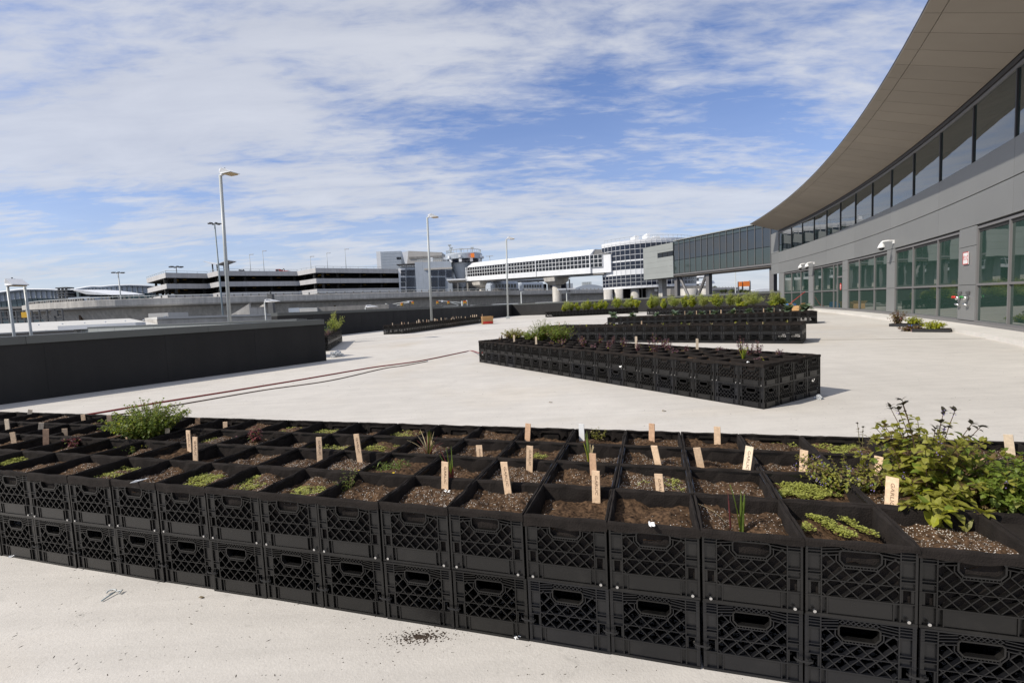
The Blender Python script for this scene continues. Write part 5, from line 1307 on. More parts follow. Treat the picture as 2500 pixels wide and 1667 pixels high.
# ------------------------------------------------------------------ wooden plant markers
def text_mesh(txt, size, mat):
    cu = bpy.data.curves.new('lettering', 'FONT'); cu.body = txt; cu.size = size; cu.align_x = 'CENTER'; cu.align_y = 'CENTER'; cu.extrude = .0003; cu.resolution_u = 2; cu.offset = .0
    to = bpy.data.objects.new('lettering', cu); C.objects.link(to)
    dg = bpy.context.evaluated_depsgraph_get(); me = bpy.data.meshes.new_from_object(to.evaluated_get(dg))
    bpy.data.objects.remove(to); me.materials.clear(); me.materials.append(mat); me.name = 'lettering'; return me
me_garlic = text_mesh('GARLIC', .026, MT['ink'])
ZSOIL = HC * 2 - .055
def stake(bx, by, tx, ty, label, mat='wood', text=True, w_=.036, zs=None, wide=None, ext=.05):
    """display-pixel base and tip -> stake standing in the soil"""
    b = gp(*D(bx, by), ZSOIL if zs is None else zs); t = at(*D(tx, ty), b.y)
    v = t - b; L_ = v.length; v.normalize()
    b2 = b - v * ext
    d = Vector((b.x, b.y, 0)).normalized(); turn = 0
    nf = (-d + Vector((-.9, -.35, 0)) * RNG.uniform(.3, 1.0)).normalized(); y = -nf; y = (y - v * y.dot(v)).normalized(); x = y.cross(v).normalized()
    M_ = Matrix((x, y, v)).transposed()
    root = bpy.data.objects.new('plant_stake', None); C.objects.link(root); root.empty_display_size = .05
    root.matrix_world = Matrix.Translation(b2) @ M_.to_4x4(); tag(root, label, 'plant stake', 'plant stakes in the nearest bed')
    H_ = L_ + ext; w2 = w_ / 2
    mb = MB(); pr_ = [(-w2 * .5, 0), (w2 * .5, 0), (w2, ext * .8), (w2 * 1.0, H_ - .001), (-w2 * .97, H_ - .004 * RNG.random()), (-w2, ext * .8)]
    k = 6; mb.add([(px_, -.003, pz) for px_, pz in pr_] + [(px_, .003, pz) for px_, pz in pr_], [tuple(range(k)), tuple(range(2 * k - 1, k - 1, -1))] + [((j + 1) % k, j, k + j, k + (j + 1) % k) for j in range(k)])
    mb.build('blade', MT[mat], root)
    if text:
        Lt = min(.115, L_ * .72); o = inst('lettering', me_garlic, root, (.002, -.0036, H_ - .012 - Lt / 2)); s_ = Lt / .108
        o.scale = (s_, s_ * .62, 1); o.rotation_euler = (pi / 2, pi / 2, 0)
    return root
STK = [(65, 965, 70, 940, 0, 'wood_pale'), (20, 1002, 15, 962, 0, 'wood_pale'), (36, 1033, 28, 992, 0, 'wood'), (92, 1003, 95, 970, 0, 'wood_pale'), (106, 1032, 105, 985, 0, 'wood_dark'), (150, 1010, 148, 984, 0, 'wood'),
       (193, 972, 190, 951, 0, 'wood'), (252, 975, 250, 953, 0, 'wood'), (295, 1020, 292, 974, 1, 'wood'), (386, 1012, 384, 983, 0, 'wood_pale'), (436, 1040, 432, 988, 1, 'wood'), (450, 1076, 448, 1003, 1, 'wood'),
       (453, 988, 454, 960, 0, 'wood_dark'), (518, 990, 517, 968, 0, 'wood'), (735, 1060, 732, 1003, 1, 'wood'), (828, 1066, 818, 996, 1, 'wood'), (1022, 1128, 1022, 1060, 1, 'wood'), (1103, 1058, 1100, 1022, 1, 'wood'),
       (1169, 1142, 1157, 1060, 1, 'wood'), (1216, 1085, 1217, 1023, 1, 'wood'), (1211, 1020, 1213, 972, 0, 'wood_dark'), (1364, 1100, 1361, 1040, 0, 'wood_dark'), (1370, 1156, 1368, 1080, 1, 'wood'), (1337, 1012, 1335, 973, 0, 'white_plastic'),
       (1497, 1022, 1497, 972, 0, 'wood_dark'), (1514, 1076, 1502, 1023, 0, 'wood'), (1520, 1158, 1512, 1087, 1, 'wood'), (1648, 1025, 1647, 979, 0, 'wood'), (1611, 1078, 1600, 1027, 0, 'wood'), (1712, 1100, 1722, 1024, 1, 'wood_pale'),
       (1845, 1082, 1847, 1033, 0, 'wood'), (2013, 1090, 2019, 1047, 0, 'wood'), (2045, 1190, 2050, 1095, 1, 'wood'), (2248, 1090, 2250, 1047, 0, 'wood_dark'), (2322, 1048, 2315, 997, 0, 'wood_pale')]
order = sorted(range(len(STK)), key=lambda i: STK[i][2])
rank = {i: r + 1 for r, i in enumerate(order)}
for i, (a, b_, c_, d_, tx_, m_) in enumerate(STK):
    kind = {'wood': 'wooden', 'wood_pale': 'pale wooden', 'wood_dark': 'darker wooden', 'white_plastic': 'white plastic'}[m_]
    lab = f'{kind} stake {"lettered GARLIC" if tx_ else "without readable lettering"} in nearest bed, {ordinal(rank[i])} stake from left'
    stake(a, b_, c_, d_, lab, m_, bool(tx_), .042 if i == 32 else (.037 if i > 14 else .034))

# ------------------------------------------------------------------ plants
def leaf(mb, p, d, nrm, L_, W_, droop=.25, mi=0):
    """pointed leaf folded along its midrib, from p along d"""
    d = d.normalized(); s_ = d.cross(nrm)
    if s_.length < 1e-3: s_ = d.orthogonal()
    s_.normalize(); u = s_.cross(d).normalized()
    a = p; m1 = p + d * L_ * .33 + u * L_ * .04; m2 = p + d * L_ * .68 - u * L_ * droop * .35; t = p + d * L_ * .96 - u * L_ * droop
    l1 = m1 + s_ * W_ * .5 + u * W_ * .10; r1 = m1 - s_ * W_ * .5 + u * W_ * .10; l2 = m2 + s_ * W_ * .40 + u * W_ * .06; r2 = m2 - s_ * W_ * .40 + u * W_ * .06
    mb.add([a, l1, m1, r1, l2, m2, r2, t], [(0, 2, 1), (0, 3, 2), (1, 2, 5, 4), (2, 3, 6, 5), (4, 5, 7), (5, 6, 7)], mi)
def rnd_dir(rng, up=0.0):
    v = Vector((rng.gauss(0, 1), rng.gauss(0, 1), rng.gauss(0, .6) + up)); return v.normalized()
def bush(name, label, cat, base, w_, h_, stems, nodes, L_, W_, mat, stem_mat, rng, group=None, mats2=None, lean=(0, 0), shape=.45, tipdark=None, separate=False, topbias=.2, droop=.3, stemr=.0022, flowers=0):
    base = Vector(base); root = thing(name, label, cat, base, group=group)
    ms, ml, mt = MB(), MB(), MB(); leaves = []
    mats = [MT[mat]] + ([MT[m] for m in (mats2 or [])])
    fl = MB()
    for _ in range(stems):
        a = rng.uniform(0, 2 * pi); r = sqrt(rng.random()); rad = r * w_ / 2
        top = h_ * (1 - shape * r * r) * rng.uniform(.72, 1.05)
        tip = base + Vector((cos(a) * rad + lean[0] * h_, sin(a) * rad + lean[1] * h_, top)); c = base + Vector((cos(a) * rad * .35, sin(a) * rad * .35, top * .55)); b0 = base + Vector((cos(a) * rad * .2, sin(a) * rad * .2, -.03))
        pts = [b0 * (1 - t) ** 2 + c * 2 * t * (1 - t) + tip * t * t for t in [i / 6 for i in range(7)]]
        ms.tube(pts, [stemr * (1 - .6 * i / 6) for i in range(7)], 5, caps=False)
        ph = rng.uniform(0, pi); td = tipdark and top > h_ * .74
        for j in range(nodes):
            t = topbias + (1 - topbias) * (j + rng.uniform(0, .8)) / nodes; t = min(t, 1)
            p = b0 * (1 - t) ** 2 + c * 2 * t * (1 - t) + tip * t * t; ax = ((c - b0) * (1 - t) + (tip - c) * t).normalized()
            s1 = ax.orthogonal().normalized(); q_ = Matrix.Rotation(ph + j * pi / 2, 3, ax)
            for sg in (1, -1):
                dd = (q_ @ s1) * sg + ax * rng.uniform(.1, .8) + Vector((0, 0, rng.uniform(-.35, .25))); sz = rng.uniform(.7, 1.2) * (1.05 - .45 * max(0, t - .6) / .4)
                mi = rng.randrange(len(mats)) if rng.random() < .45 else 0
                if td and t > .88: leaf(mt, p, dd, Vector((0, 0, 1)), L_ * sz * .8, W_ * sz * .7, droop)
                elif separate: leaves.append((p.copy(), dd, L_ * sz, mi))
                else: leaf(ml, p, dd, Vector((0, 0, 1)), L_ * sz, W_ * sz, droop * rng.uniform(.5, 1.5), mi)
        for j in range(5):
            dd = (rnd_dir(rng) * .8 + (tip - c).normalized()).normalized(); leaf(mt if td else ml, tip, dd, Vector((0, 0, 1)), L_ * .55, W_ * .5, droop)
        if td: mt.build('shoot_tip', MT[tipdark], root); mt = MB()
        if flowers and rng.random() < flowers:
            for _k in range(6): q = tip + Vector((rng.gauss(0, .006), rng.gauss(0, .006), rng.uniform(-.02, .01))); fl.box(q, (.0028, .0028, .0028), rng.random())
    ms.build('stems', MT[stem_mat], root, True)
    if ml.v: ml.build('foliage', mats, root)
    if fl.v: fl.build('flowers', MT['flower_violet'], root)
    if separate:
        protos = []
        for mi, m_ in enumerate(mats):
            for _v in range(2):
                q = MB(); leaf(q, Vector((0, 0, 0)), Vector((1, 0, 0)), Vector((0, 0, 1)), 1.0, W_ / L_ * (1 + .2 * _v), droop * (.6 + .8 * _v)); protos.append(q.mesh('leaf', m_))
        rng.shuffle(leaves)
        rest = MB()
        for (p, dd, l_, mi) in leaves[298:]: leaf(rest, p, dd, Vector((0, 0, 1)), l_, l_ * W_ / L_, droop, mi)
        if rest.v: rest.build('foliage', mats, root)['kind'] = 'stuff'
        for (p, dd, l_, mi) in leaves[:298]:
            dd = dd.normalized(); up = Vector((0, 0, 1)); s_ = up.cross(dd)
            if s_.length < .05: s_ = dd.orthogonal()
            s_.normalize(); u = dd.cross(s_); u = (Matrix.Rotation(rng.uniform(-.6, .6), 3, dd) @ u); s_ = u.cross(dd)
            M_ = Matrix((dd, s_, u)).transposed().to_4x4(); o = bpy.data.objects.new('leaf', protos[mi * 2 + rng.randrange(2)]); C.objects.link(o); o.parent = root
            o.matrix_local = Matrix.Translation(p - base) @ M_ @ Matrix.Scale(l_, 4)
    return root
prng = random.Random(21)
def on(x, y, z=None): return gp(*D(x, y), ZSOIL if z is None else z)
# left mint bush, right bush with large leaves, right edge bush, thin sprawling mint
bush('mint_plant', 'dense bright green mint bush at left of the nearest bed', 'herb plant', on(343, 1012), .58, .32, 190, 13, .027, .018, 'leaf_mint', 'stem', prng, mats2=['leaf_blade', 'leaf_olive'], shape=.42, topbias=.06, group='herbs of the nearest bed')
bush('herb_plant', 'tall bushy herb with large olive leaves and dark tips, nearest bed at right', 'herb plant', on(2130, 1150), .52, .44, 46, 10, .050, .031, 'leaf_olive', 'stem_brown', prng, mats2=['leaf_mint', 'leaf_bronze'], shape=.66, tipdark='leaf_dark', separate=True, topbias=.06, stemr=.0032, flowers=.2, group='herbs of the nearest bed')
bush('herb_plant', 'low fringe of big olive leaves spilling toward the front, nearest bed at right', 'herb plant', on(2150, 1185), .34, .12, 14, 4, .066, .040, 'leaf_olive', 'stem_brown', prng, mats2=['leaf_yellowgreen', 'leaf_mint'], shape=.3, topbias=.3, group='herbs of the nearest bed')
bush('mint_plant', 'leafy green mint cut by the right picture edge, nearest bed', 'herb plant', on(2335, 1180), .48, .24, 90, 9, .036, .025, 'leaf_mint', 'stem_brown', prng, mats2=['leaf_blade', 'leaf_olive'], shape=.4, topbias=.1, group='herbs of the nearest bed')
bush('mint_plant', 'straggly thin mint sprawling left of the tall olive leaved herb', 'herb plant', on(1945, 1122), .48, .14, 60, 9, .021, .012, 'leaf_olive', 'stem_brown', prng, mats2=['leaf_bronze', 'leaf_dark', 'leaf_mint'], shape=.3, topbias=.2, flowers=.3, group='herbs of the nearest bed')
bush('mint_stalk', 'pair of thin bare stalks with bronze leaves before the tall herb', 'herb plant', on(1980, 1085), .10, .25, 3, 4, .026, .016, 'leaf_bronze', 'stem', prng, mats2=['leaf_olive'], shape=.1, tipdark='leaf_dark', topbias=.45, stemr=.0026, group='herbs of the nearest bed')
bush('dry_stems', 'tangle of brown dry stems at right of the tall olive herb', 'herb plant', on(2240, 1165), .30, .08, 30, 1, .018, .009, 'leaf_bronze', 'stem_brown', prng, shape=.3, topbias=.7, group='herbs of the nearest bed')
def blades(label, x, y, n, h_, spread, mats, rng, wid=.012, z=None, base=None, name='grass_clump', group='grassy clumps of the nearest bed'):
    b = on(x, y, z) if base is None else Vector(base); root = thing(name, label, 'grass clump', b, group=group)
    for i in range(n):
        a = rng.uniform(0, 2 * pi); L_ = h_ * rng.uniform(.55, 1.05); sp = spread * rng.random(); d = Vector((cos(a), sin(a), 0)); mb = MB(); sd = Vector((-sin(a), cos(a), 0)) * wid * rng.uniform(.6, 1.1); prev = None
        vs_ = []; N_ = 6
        for j in range(N_ + 1):
            t = j / N_; p = b + d * (.006 + sp * L_ * (t ** 1.8)) + Vector((0, 0, -.02 + (L_ + .02) * (t - .35 * sp * t * t))); ww = (1 - (2 * t - .7) ** 2 * .35) * (1 - t ** 5)
            vs_ += [p - sd * .5 * max(ww, .05), p + d * wid * -.2, p + sd * .5 * max(ww, .05)]
        fs = []
        for j in range(N_):
            o = j * 3; fs += [(o, o + 1, o + 4, o + 3), (o + 1, o + 2, o + 5, o + 4)]
        mb.add(vs_, fs); mb.build('blade', MT[mats[rng.randrange(len(mats))]], root)
    return root
blades('upright green blade clump in the front row right of centre', 1703, 1222, 7, .19, .18, ['leaf_blade', 'leaf_blade', 'leaf_mint'], prng, .016)
blades('thin straw coloured blades arching beside the front green clump', 1680, 1215, 3, .16, .9, ['straw', 'leaf_red'], prng, .006)
blades('tall green blade clump near the white plastic stake', 1355, 1072, 8, .22, .38, ['leaf_blade', 'leaf_blade', 'leaf_yellowgreen', 'straw'], prng, .016)
blades('green and reddish blade clump beside the leftmost front GARLIC stake', 1038, 1108, 9, .19, .40, ['leaf_blade', 'leaf_blade', 'leaf_red'], prng, .014)
blades('spidery red tinted grass clump in the third row near centre', 985, 1050, 22, .19, .85, ['leaf_red', 'leaf_red', 'straw', 'leaf_blade'], prng, .010)
blades('upright green blades rising from the spidery red clump', 990, 1046, 5, .17, .12, ['leaf_blade'], prng, .013)
def small(label, x, y, w_, h_, n, mat, mats2=None, L_=.02, W_=.012, z=None, base=None, name='seedling_plant', group='small plants of the nearest bed', nodes=4, stem_='stem', stemr=.0014, tb=.3):
    return bush(name, label, 'seedling', on(x, y, z) if base is None else base, w_, h_, n, nodes, L_, W_, mat, stem_, prng, group, mats2, shape=.4, topbias=tb, stemr=stemr)
small('red leaved plant cluster at the left end of nearest bed', 165, 1028, .18, .075, 26, 'leaf_red', ['leaf_purple', 'leaf_blade'], .028, .014)
small('upright red and green leaf tuft left of centre, third row', 588, 1018, .08, .11, 9, 'leaf_red', ['leaf_blade'], .04, .014)
small('small purple seedling beside the red tuft, third row', 541, 1020, .05, .07, 5, 'leaf_purple', ['leaf_red'], .02, .009)
small('thin leaved weed patch in second row left of centre', 900, 1086, .20, .07, 16, 'leaf_blade', ['leaf_mint'], .034, .008)
small('wiry weed with yellow flowers in front row left of centre', 800, 1132, .16, .13, 9, 'leaf_mint', ['leaf_bronze'], .018, .005)
small('narrow leaved weeds in second row near left GARLIC stake', 300, 1038, .20, .055, 14, 'leaf_blade', ['leaf_olive'], .034, .010)
small('feathery grey green weed behind the white plastic stake', 1375, 1010, .12, .09, 10, 'leaf_olive', ['straw'], .022, .005)
for x, y in ((786, 1056), (825, 1102), (903, 1108)):
    b = on(x, y); root = thing('yellow_flower', f'tiny yellow weed flower, {["leftmost", "middle", "rightmost"][(x > 800) + (x > 850)]} of three', 'flower', b, group='yellow weed flowers'); mb = MB()
    mb.tube([b - Vector((0, 0, .02)), b + Vector((.004, 0, .05))], .0009, 4); mb.build('stalk', MT['stem'], root); mb = MB()
    for j in range(6): a = j * pi / 3; leaf(mb, b + Vector((.004, 0, .05)), Vector((cos(a), sin(a), .5)), Vector((0, 0, 1)), .010, .007, .0)
    mb.build('petals', MT['petal'], root)
# seedling patches: round cotyledons crowded on the soil
def patch(label, x, y, wx, wy, n, dense=1.0, rows_=False, mat='leaf_seedling'):
    q = on(x, y); r = (Vector((q.x, q.y)) - BED1.o); n_ = math.floor(r.dot(BED1.e) / S); k_ = math.floor(r.dot(BED1.f) / S)
    cpos = BED1.pos(n_ + .5, k_ + .5); root = thing('seedling_patch', label, 'seedlings', (q.x, q.y, ZSOIL), group='seedling patches of the nearest bed'); mb = MB()
    off = Vector((q.x, q.y)) - cpos; ox, oy = off.dot(BED1.e), off.dot(BED1.f); seed = prng.uniform(0, 50)
    made = 0; tries = 0
    while made < n * .9 and tries < n * 12:
        tries += 1
        lx = ox + prng.uniform(-wx, wx); ly = oy + prng.uniform(-wy, wy)
        if abs(lx) > .138 or abs(ly) > .138: continue
        d_ = ((lx - ox) / wx) ** 2 + ((ly - oy) / wy) ** 2 + 1.1 * mnoise.noise(Vector((lx * 16 + seed, ly * 16, 0)))
        if d_ > .85: continue
        if rows_ and sin((lx * .8 + ly * .5) * 70) < .15: continue
        made += 1
        p = cpos + BED1.e * lx + BED1.f * ly; h_ = prng.uniform(.003, .020) * (1.2 - .6 * max(0, d_)); z = ZSOIL + .004 + .014 * mnoise.noise(Vector((p.x * 9, p.y * 9, 0)))
        a = prng.uniform(0, pi)
        for sg in (0, pi):
            d = Vector((cos(a + sg), sin(a + sg), prng.uniform(-.1, .5))); l_ = prng.uniform(.006, .011)
            s_ = Vector((-sin(a + sg), cos(a + sg), 0)); c0 = Vector((p.x, p.y, z + h_)); e = c0 + d * l_; m_ = c0 + d * l_ * .55
            mb.add([c0, m_ + s_ * l_ * .42, e, m_ - s_ * l_ * .42], [(0, 1, 2, 3)])
    mb.build('leaves', MT[mat], root)
PT = [('at left edge, front row', 40, 1060, .13, .12, 420, 0), ('left of the leftmost labelled stakes, front row', 262, 1090, .12, .10, 380, 0), ('dense, below the leftmost front GARLIC stakes', 462, 1106, .13, .10, 620, 0), ('thin, just right of the dense left patch', 560, 1118, .13, .11, 380, 0),
      ('bright green, front row left of centre', 702, 1134, .11, .08, 420, 0), ('dense, second row from back near centre', 878, 1030, .12, .10, 520, 0), ('small, left of third row stake', 768, 1034, .12, .07, 200, 0), ('in back row left of centre', 675, 993, .11, .09, 220, 0), ('in back row just right of its neighbour', 742, 998, .11, .09, 240, 0),
      ('thin, in back row near centre', 925, 1002, .13, .11, 220, 0), ('small round, right of a centre GARLIC stake', 1240, 1052, .05, .06, 200, 0), ('sparse, behind the GARLIC stake right of centre', 1520, 1122, .11, .10, 240, 0), ('very dense, second row at right', 1850, 1128, .14, .12, 1300, 0),
      ('dense, back row before the tall herb', 1925, 1035, .13, .12, 900, 0), ('in rows, front row at right', 1918, 1212, .12, .11, 620, 1), ('thin, third row at left', 340, 1030, .10, .08, 120, 0), ('very thin, third row left of centre', 470, 1018, .10, .08, 120, 0), ('thin scatter, back row right of centre', 1800, 1028, .10, .05, 60, 0), ('faint, back row at far left', 205, 985, .11, .08, 140, 0)]
for (lab, x, y, wx, wy, n, rw) in PT: patch('green seedling patch ' + lab + ', nearest bed', x, y, wx, wy, n, 1, bool(rw))

# second bed: purple herbs and green bushes
def z3p(x, y, z): return gp(1300 + x / 5.88, 700 + y / 5.88, z)
def z2p(x, y, z): return gp(1150 + x / 5.88, 820 + y / 5.88, z)
def z1p(x, y, z): return gp(1750 + x / 5.88, 820 + y / 5.88, z)
Z2 = HC * 2 - .05
gl = 'purple herbs of the second bed'; seen_ = {}
PH = [(z1p, 350, 290, .13, .30), (z1p, 475, 310, .10, .26), (z1p, 680, 265, .12, .22), (z1p, 905, 305, .10, .12), (z1p, 620, 385, .12, .08), (z1p, 60, 235, .08, .1), (z1p, 160, 235, .08, .08),
      (z3p, 720, 880, .12, .24), (z3p, 430, 850, .20, .18), (z3p, 830, 800, .22, .16), (z3p, 970, 850, .12, .26), (z3p, 1160, 840, .14, .22), (z3p, 1100, 915, .08, .2), (z3p, 1310, 900, .12, .26), (z3p, 1530, 950, .08, .24), (z3p, 1760, 975, .18, .36), (z3p, 1960, 950, .12, .22), (z3p, 2050, 985, .10, .12), (z3p, 2130, 860, .12, .2), (z3p, 2210, 965, .06, .14), (z3p, 880, 900, .12, .1),
      (z2p, 240, 60, .12, .16), (z2p, 420, 60, .12, .22), (z2p, 1150, 140, .10, .12)]
for i, (fn_, x, y, w_, h_) in enumerate(PH):
    q = fn_(x, y, Z2); r = Vector((q.x, q.y)) - BED2.o; kk = min(max(r.dot(BED2.f) / S, .3), 3.7); nn = min(max(r.dot(BED2.e) / S, -21.7), -.3); c = BED2.pos(nn, kk)
    lab_ = f'purple leaved herb in the second bed, {ordinal(int(-nn) + 1)} crate back from near corner, {RN[int(kk)]} row'
    if lab_ in seen_: lab_ = lab_.replace('herb in the second bed', 'herb by its twin in second bed').replace(' from near corner', '')
    seen_[lab_] = 1
    small('x', 0, 0, w_ * 1.25, h_, 9 if h_ > .15 else 6, 'leaf_purple', ['leaf_purple', 'leaf_olive'], .042, .026, base=(c.x, c.y, Z2), name='purple_herb', group=gl, nodes=5, stem_='leaf_red', stemr=.003)['label'] = lab_
    
for i, (x, y, w_, h_, lab, mt_) in enumerate(((620, 60, .75, .30, 'olive green leafy bush at the far left of the second bed', 'leaf_olive'), (860, 75, .5, .26, 'low leafy green bush second from left in second bed', 'leaf_mint'), (1020, 85, .70, .55, 'tall green bush left part of the second bed', 'leaf_mint'), (1280, 105, .80, .48, 'bright green bushy plant right of the tall one, second bed', 'leaf_mint'))):
    q = z2p(x, y, Z2); r = Vector((q.x, q.y)) - BED2.o; kk = min(max(r.dot(BED2.f) / S, .4), 3.6); nn = min(max(r.dot(BED2.e) / S, -21.6), -.4); c = BED2.pos(nn, kk)
    bush('herb_bush', lab, 'herb plant', (c.x, c.y, Z2), w_, h_, 90, 9, .045, .030, mt_, 'stem_brown', prng, 'bushes of the second bed', ['leaf_blade', 'leaf_bronze'] if i else ['leaf_bronze', 'leaf_dark'], topbias=.1, shape=.4)
blades('light green rosemary like tuft near right end of second bed', 0, 0, 26, .22, .35, ['leaf_blade', 'leaf_yellowgreen'], prng, .014, base=(*BED2.pos(-1.6, 1.3), Z2), group='grassy clumps of the second bed')
for lab, n_, k_, hgt in (('wooden stake standing left of centre in second bed', -5.2, 3.2, .22), ('wooden stake right of centre in second bed', -8.4, 2.4, .24), ('short stake at left part of second bed', -18.5, 1.0, .2), ('pale stake in the bushes of second bed', -15.5, .8, .2)):
    p = BED2.pos(n_, k_); root = thing('plant_stake', lab, 'plant stake', (p.x, p.y, Z2), -.1, 'plant stakes in the second bed', w=False); mb = MB(); mb.box((0, 0, hgt / 2 - .03), (.04, .006, hgt + .06)); mb.box((0, 0, hgt + .004), (.034, .006, .008)); mb.build('blade', MT['wood_pale'], root)
# third bed: small sprouts
for i in range(16):
    n_ = -24.3 + i * 1.55 + prng.uniform(-.3, .3); k_ = prng.choice([.5, 1.5, 2.5, 3.4]); p = BED3.pos(n_, k_)
    blades(f'yellow green sprout tuft in the third bed, {ordinal(16 - i)} from its right end', 0, 0, 8, .13, .5, ['leaf_yellowgreen', 'leaf_blade', 'straw'], prng, .022, base=(p.x, p.y, Z2), name='sprout_tuft', group='sprouts of the third bed')
for n_ in (-23.8, -14.2): p = BED3.pos(n_, 2.6); root = thing('plant_stake', 'wooden stake in third bed at left' if n_ < -20 else 'wooden stake in third bed near its middle', 'plant stake', (p.x, p.y, Z2), 0, 'plant stakes in the third bed', w=False); mb = MB(); mb.box((0, 0, .06), (.034, .01, .2)); mb.box((0, 0, .163), (.028, .009, .006)); mb.build('blade', MT['wood'], root)
# fourth bed: cabbages with broad leaves
def cabbage(label, bed, n_, k_, w_, h_, group):
    p = bed.pos(n_, k_); b = Vector((p.x, p.y, Z2)); root = thing('cabbage_plant', label, 'cabbage', b, group=group); mb = MB()
    for j in range(26):
        a = prng.uniform(0, 2 * pi); el = prng.uniform(.1, 1.2); d = Vector((cos(a) * cos(el), sin(a) * cos(el), sin(el))); leaf(mb, b + Vector((0, 0, .02 + h_ * .25 * prng.random())), d, Vector((0, 0, 1)), w_ * prng.uniform(.35, .6), w_ * prng.uniform(.22, .36), prng.uniform(.1, .5))
    mb.build('leaves', MT['leaf_cabbage'], root); mb = MB(); mb.tube([b - Vector((0, 0, .03)), b + Vector((0, 0, h_ * .4))], .015, 6); mb.build('stalk', MT['stem'], root)
for i, (n_, k_, w_, h_) in enumerate(((-26.3, .8, .75, .4), (-23.6, 1.6, .6, .35), (-20.0, 1.0, .5, .3), (-17.4, 1.4, .6, .3), (-15.3, .8, .45, .3), (-12.0, 1.2, .5, .3), (-9.8, .8, .55, .3), (-7.8, 2.0, .6, .35), (-5.2, 1.8, .55, .35), (-2.9, 2.6, .75, .4), (-.9, 2.6, .85, .45), (-13.8, 2.4, .5, .3))):
    cabbage(f'broad leaved cabbage in the fourth bed, {ordinal(sum(1 for q in (-26.3, -23.6, -20, -17.4, -15.3, -12, -9.8, -7.8, -5.2, -2.9, -.9, -13.8) if q <= n_))} from left', BED4, n_, k_, w_, h_, 'cabbages of the fourth bed')
for i in range(9):
    p = BED4.pos(-18 + i * 1.7 + prng.uniform(-.3, .3), 2.8); root = thing('plant_stake', f'thin wooden stake in the fourth bed, {ordinal(i + 1)} from left', 'plant stake', (p.x, p.y, Z2), prng.uniform(-.3, .3), 'plant stakes in the fourth bed', w=False); mb = MB(); mb.box((0, 0, .09), (.036, .01, .26)); mb.box((0, 0, .223), (.03, .009, .006)); mb.build('blade', MT['wood'], root)
# fifth and sixth beds: feathery and bushy plants
def plume(label, p, w_, h_, mat, n, rng, feather=True, name='feathery_plant', group='tall plants of the far beds', leafL=.05, leafW=.02):
    b = Vector((p[0], p[1], Z2)); root = thing(name, label, 'plant', b, group=group); mb = MB(); ms = MB()
    ns = 16
    for s_ in range(ns):
        a = rng.uniform(0, 2 * pi); rr = sqrt(rng.random()); tip = b + Vector((cos(a) * rr * w_ * .5, sin(a) * rr * w_ * .5, h_ * rng.uniform(.55, 1.12) * (1 - .35 * rr * rr))); ms.tube([b - Vector((0, 0, .05)), b.lerp(tip, .5) + Vector((0, 0, h_ * .08)), tip], [.008, .006, .003], 4, caps=False)
        for j in range(n // ns):
            t = rng.uniform(.15, 1.05) if not feather else rng.uniform(.3, 1.05); q = b.lerp(tip, t) + Vector((rng.gauss(0, w_ * .07), rng.gauss(0, w_ * .07), rng.gauss(0, h_ * .03) + h_ * .08 * (1 - t)))
            d = Vector((rng.gauss(0, 1), rng.gauss(0, 1), rng.gauss(.4 if feather else 0, .8))).normalized(); e = d.orthogonal().normalized() * leafW * .5; l_ = leafL * rng.uniform(.6, 1.4)
            mb.add([q, q + d * l_ * .5 + e, q + d * l_, q + d * l_ * .5 - e], [(0, 1, 2, 3)], s_ % 3 if rng.random() < .7 else 0)
    ms.build('stems', MT['stem'], root); mb.build('foliage', [MT[mat], MT['leaf_mint'], MT['leaf_feather' if feather else 'leaf_blade']], root)
# by picture position: (x in the z7 view, top y, width px, bed, matter)
FE = [(715, 740, 130, BED5, 'leaf_feather', 1), (910, 755, 160, BED5, 'leaf_feather', 1), (1250, 765, 130, BED5, 'leaf_feather', 1), (1425, 735, 140, BED5, 'leaf_yellowgreen', 0), (1560, 760, 100, BED5, 'leaf_feather', 1), (1655, 770, 70, BED5, 'leaf_feather', 1), (1715, 845, 150, BED5, 'leaf_yellowgreen', 0), (1840, 725, 210, BED5, 'leaf_feather', 1), (2060, 825, 120, BED5, 'leaf_yellowgreen', 0), (2080, 725, 110, BED5, 'leaf_feather', 1), (2165, 800, 60, BED5, 'leaf_feather', 1),
      (20, 835, 70, BED6, 'leaf_yellowgreen', 0), (75, 815, 70, BED6, 'leaf_yellowgreen', 0), (130, 812, 60, BED6, 'leaf_yellowgreen', 0), (265, 805, 110, BED6, 'leaf_yellowgreen', 0), (380, 800, 100, BED6, 'leaf_feather', 1), (430, 790, 60, BED6, 'leaf_yellowgreen', 0), (500, 790, 70, BED6, 'leaf_yellowgreen', 0), (575, 785, 50, BED5, 'leaf_yellowgreen', 0), (640, 800, 90, BED5, 'leaf_feather', 1), (805, 785, 50, BED5, 'leaf_yellowgreen', 0), (1040, 762, 80, BED5, 'leaf_yellowgreen', 0), (1120, 770, 80, BED5, 'leaf_yellowgreen', 0),
      (-195, 875, 60, BED6, 'leaf_yellowgreen', 0), (-155, 845, 70, BED6, 'leaf_feather', 1), (-100, 845, 90, BED6, 'leaf_yellowgreen', 0), (-50, 835, 50, BED6, 'leaf_yellowgreen', 0)]
FE = FE[:23] + [(-340 + 0, 860, 50, BED6, 'leaf_yellowgreen', 0), (-300, 835, 90, BED6, 'leaf_feather', 1), (-255, 840, 60, BED6, 'leaf_yellowgreen', 0), (-180, 830, 70, BED6, 'leaf_yellowgreen', 0), (-120, 830, 90, BED6, 'leaf_feather', 1), (-60, 828, 70, BED6, 'leaf_yellowgreen', 0)]
frng = random.Random(5)
srt = sorted(range(len(FE)), key=lambda i: FE[i][0])
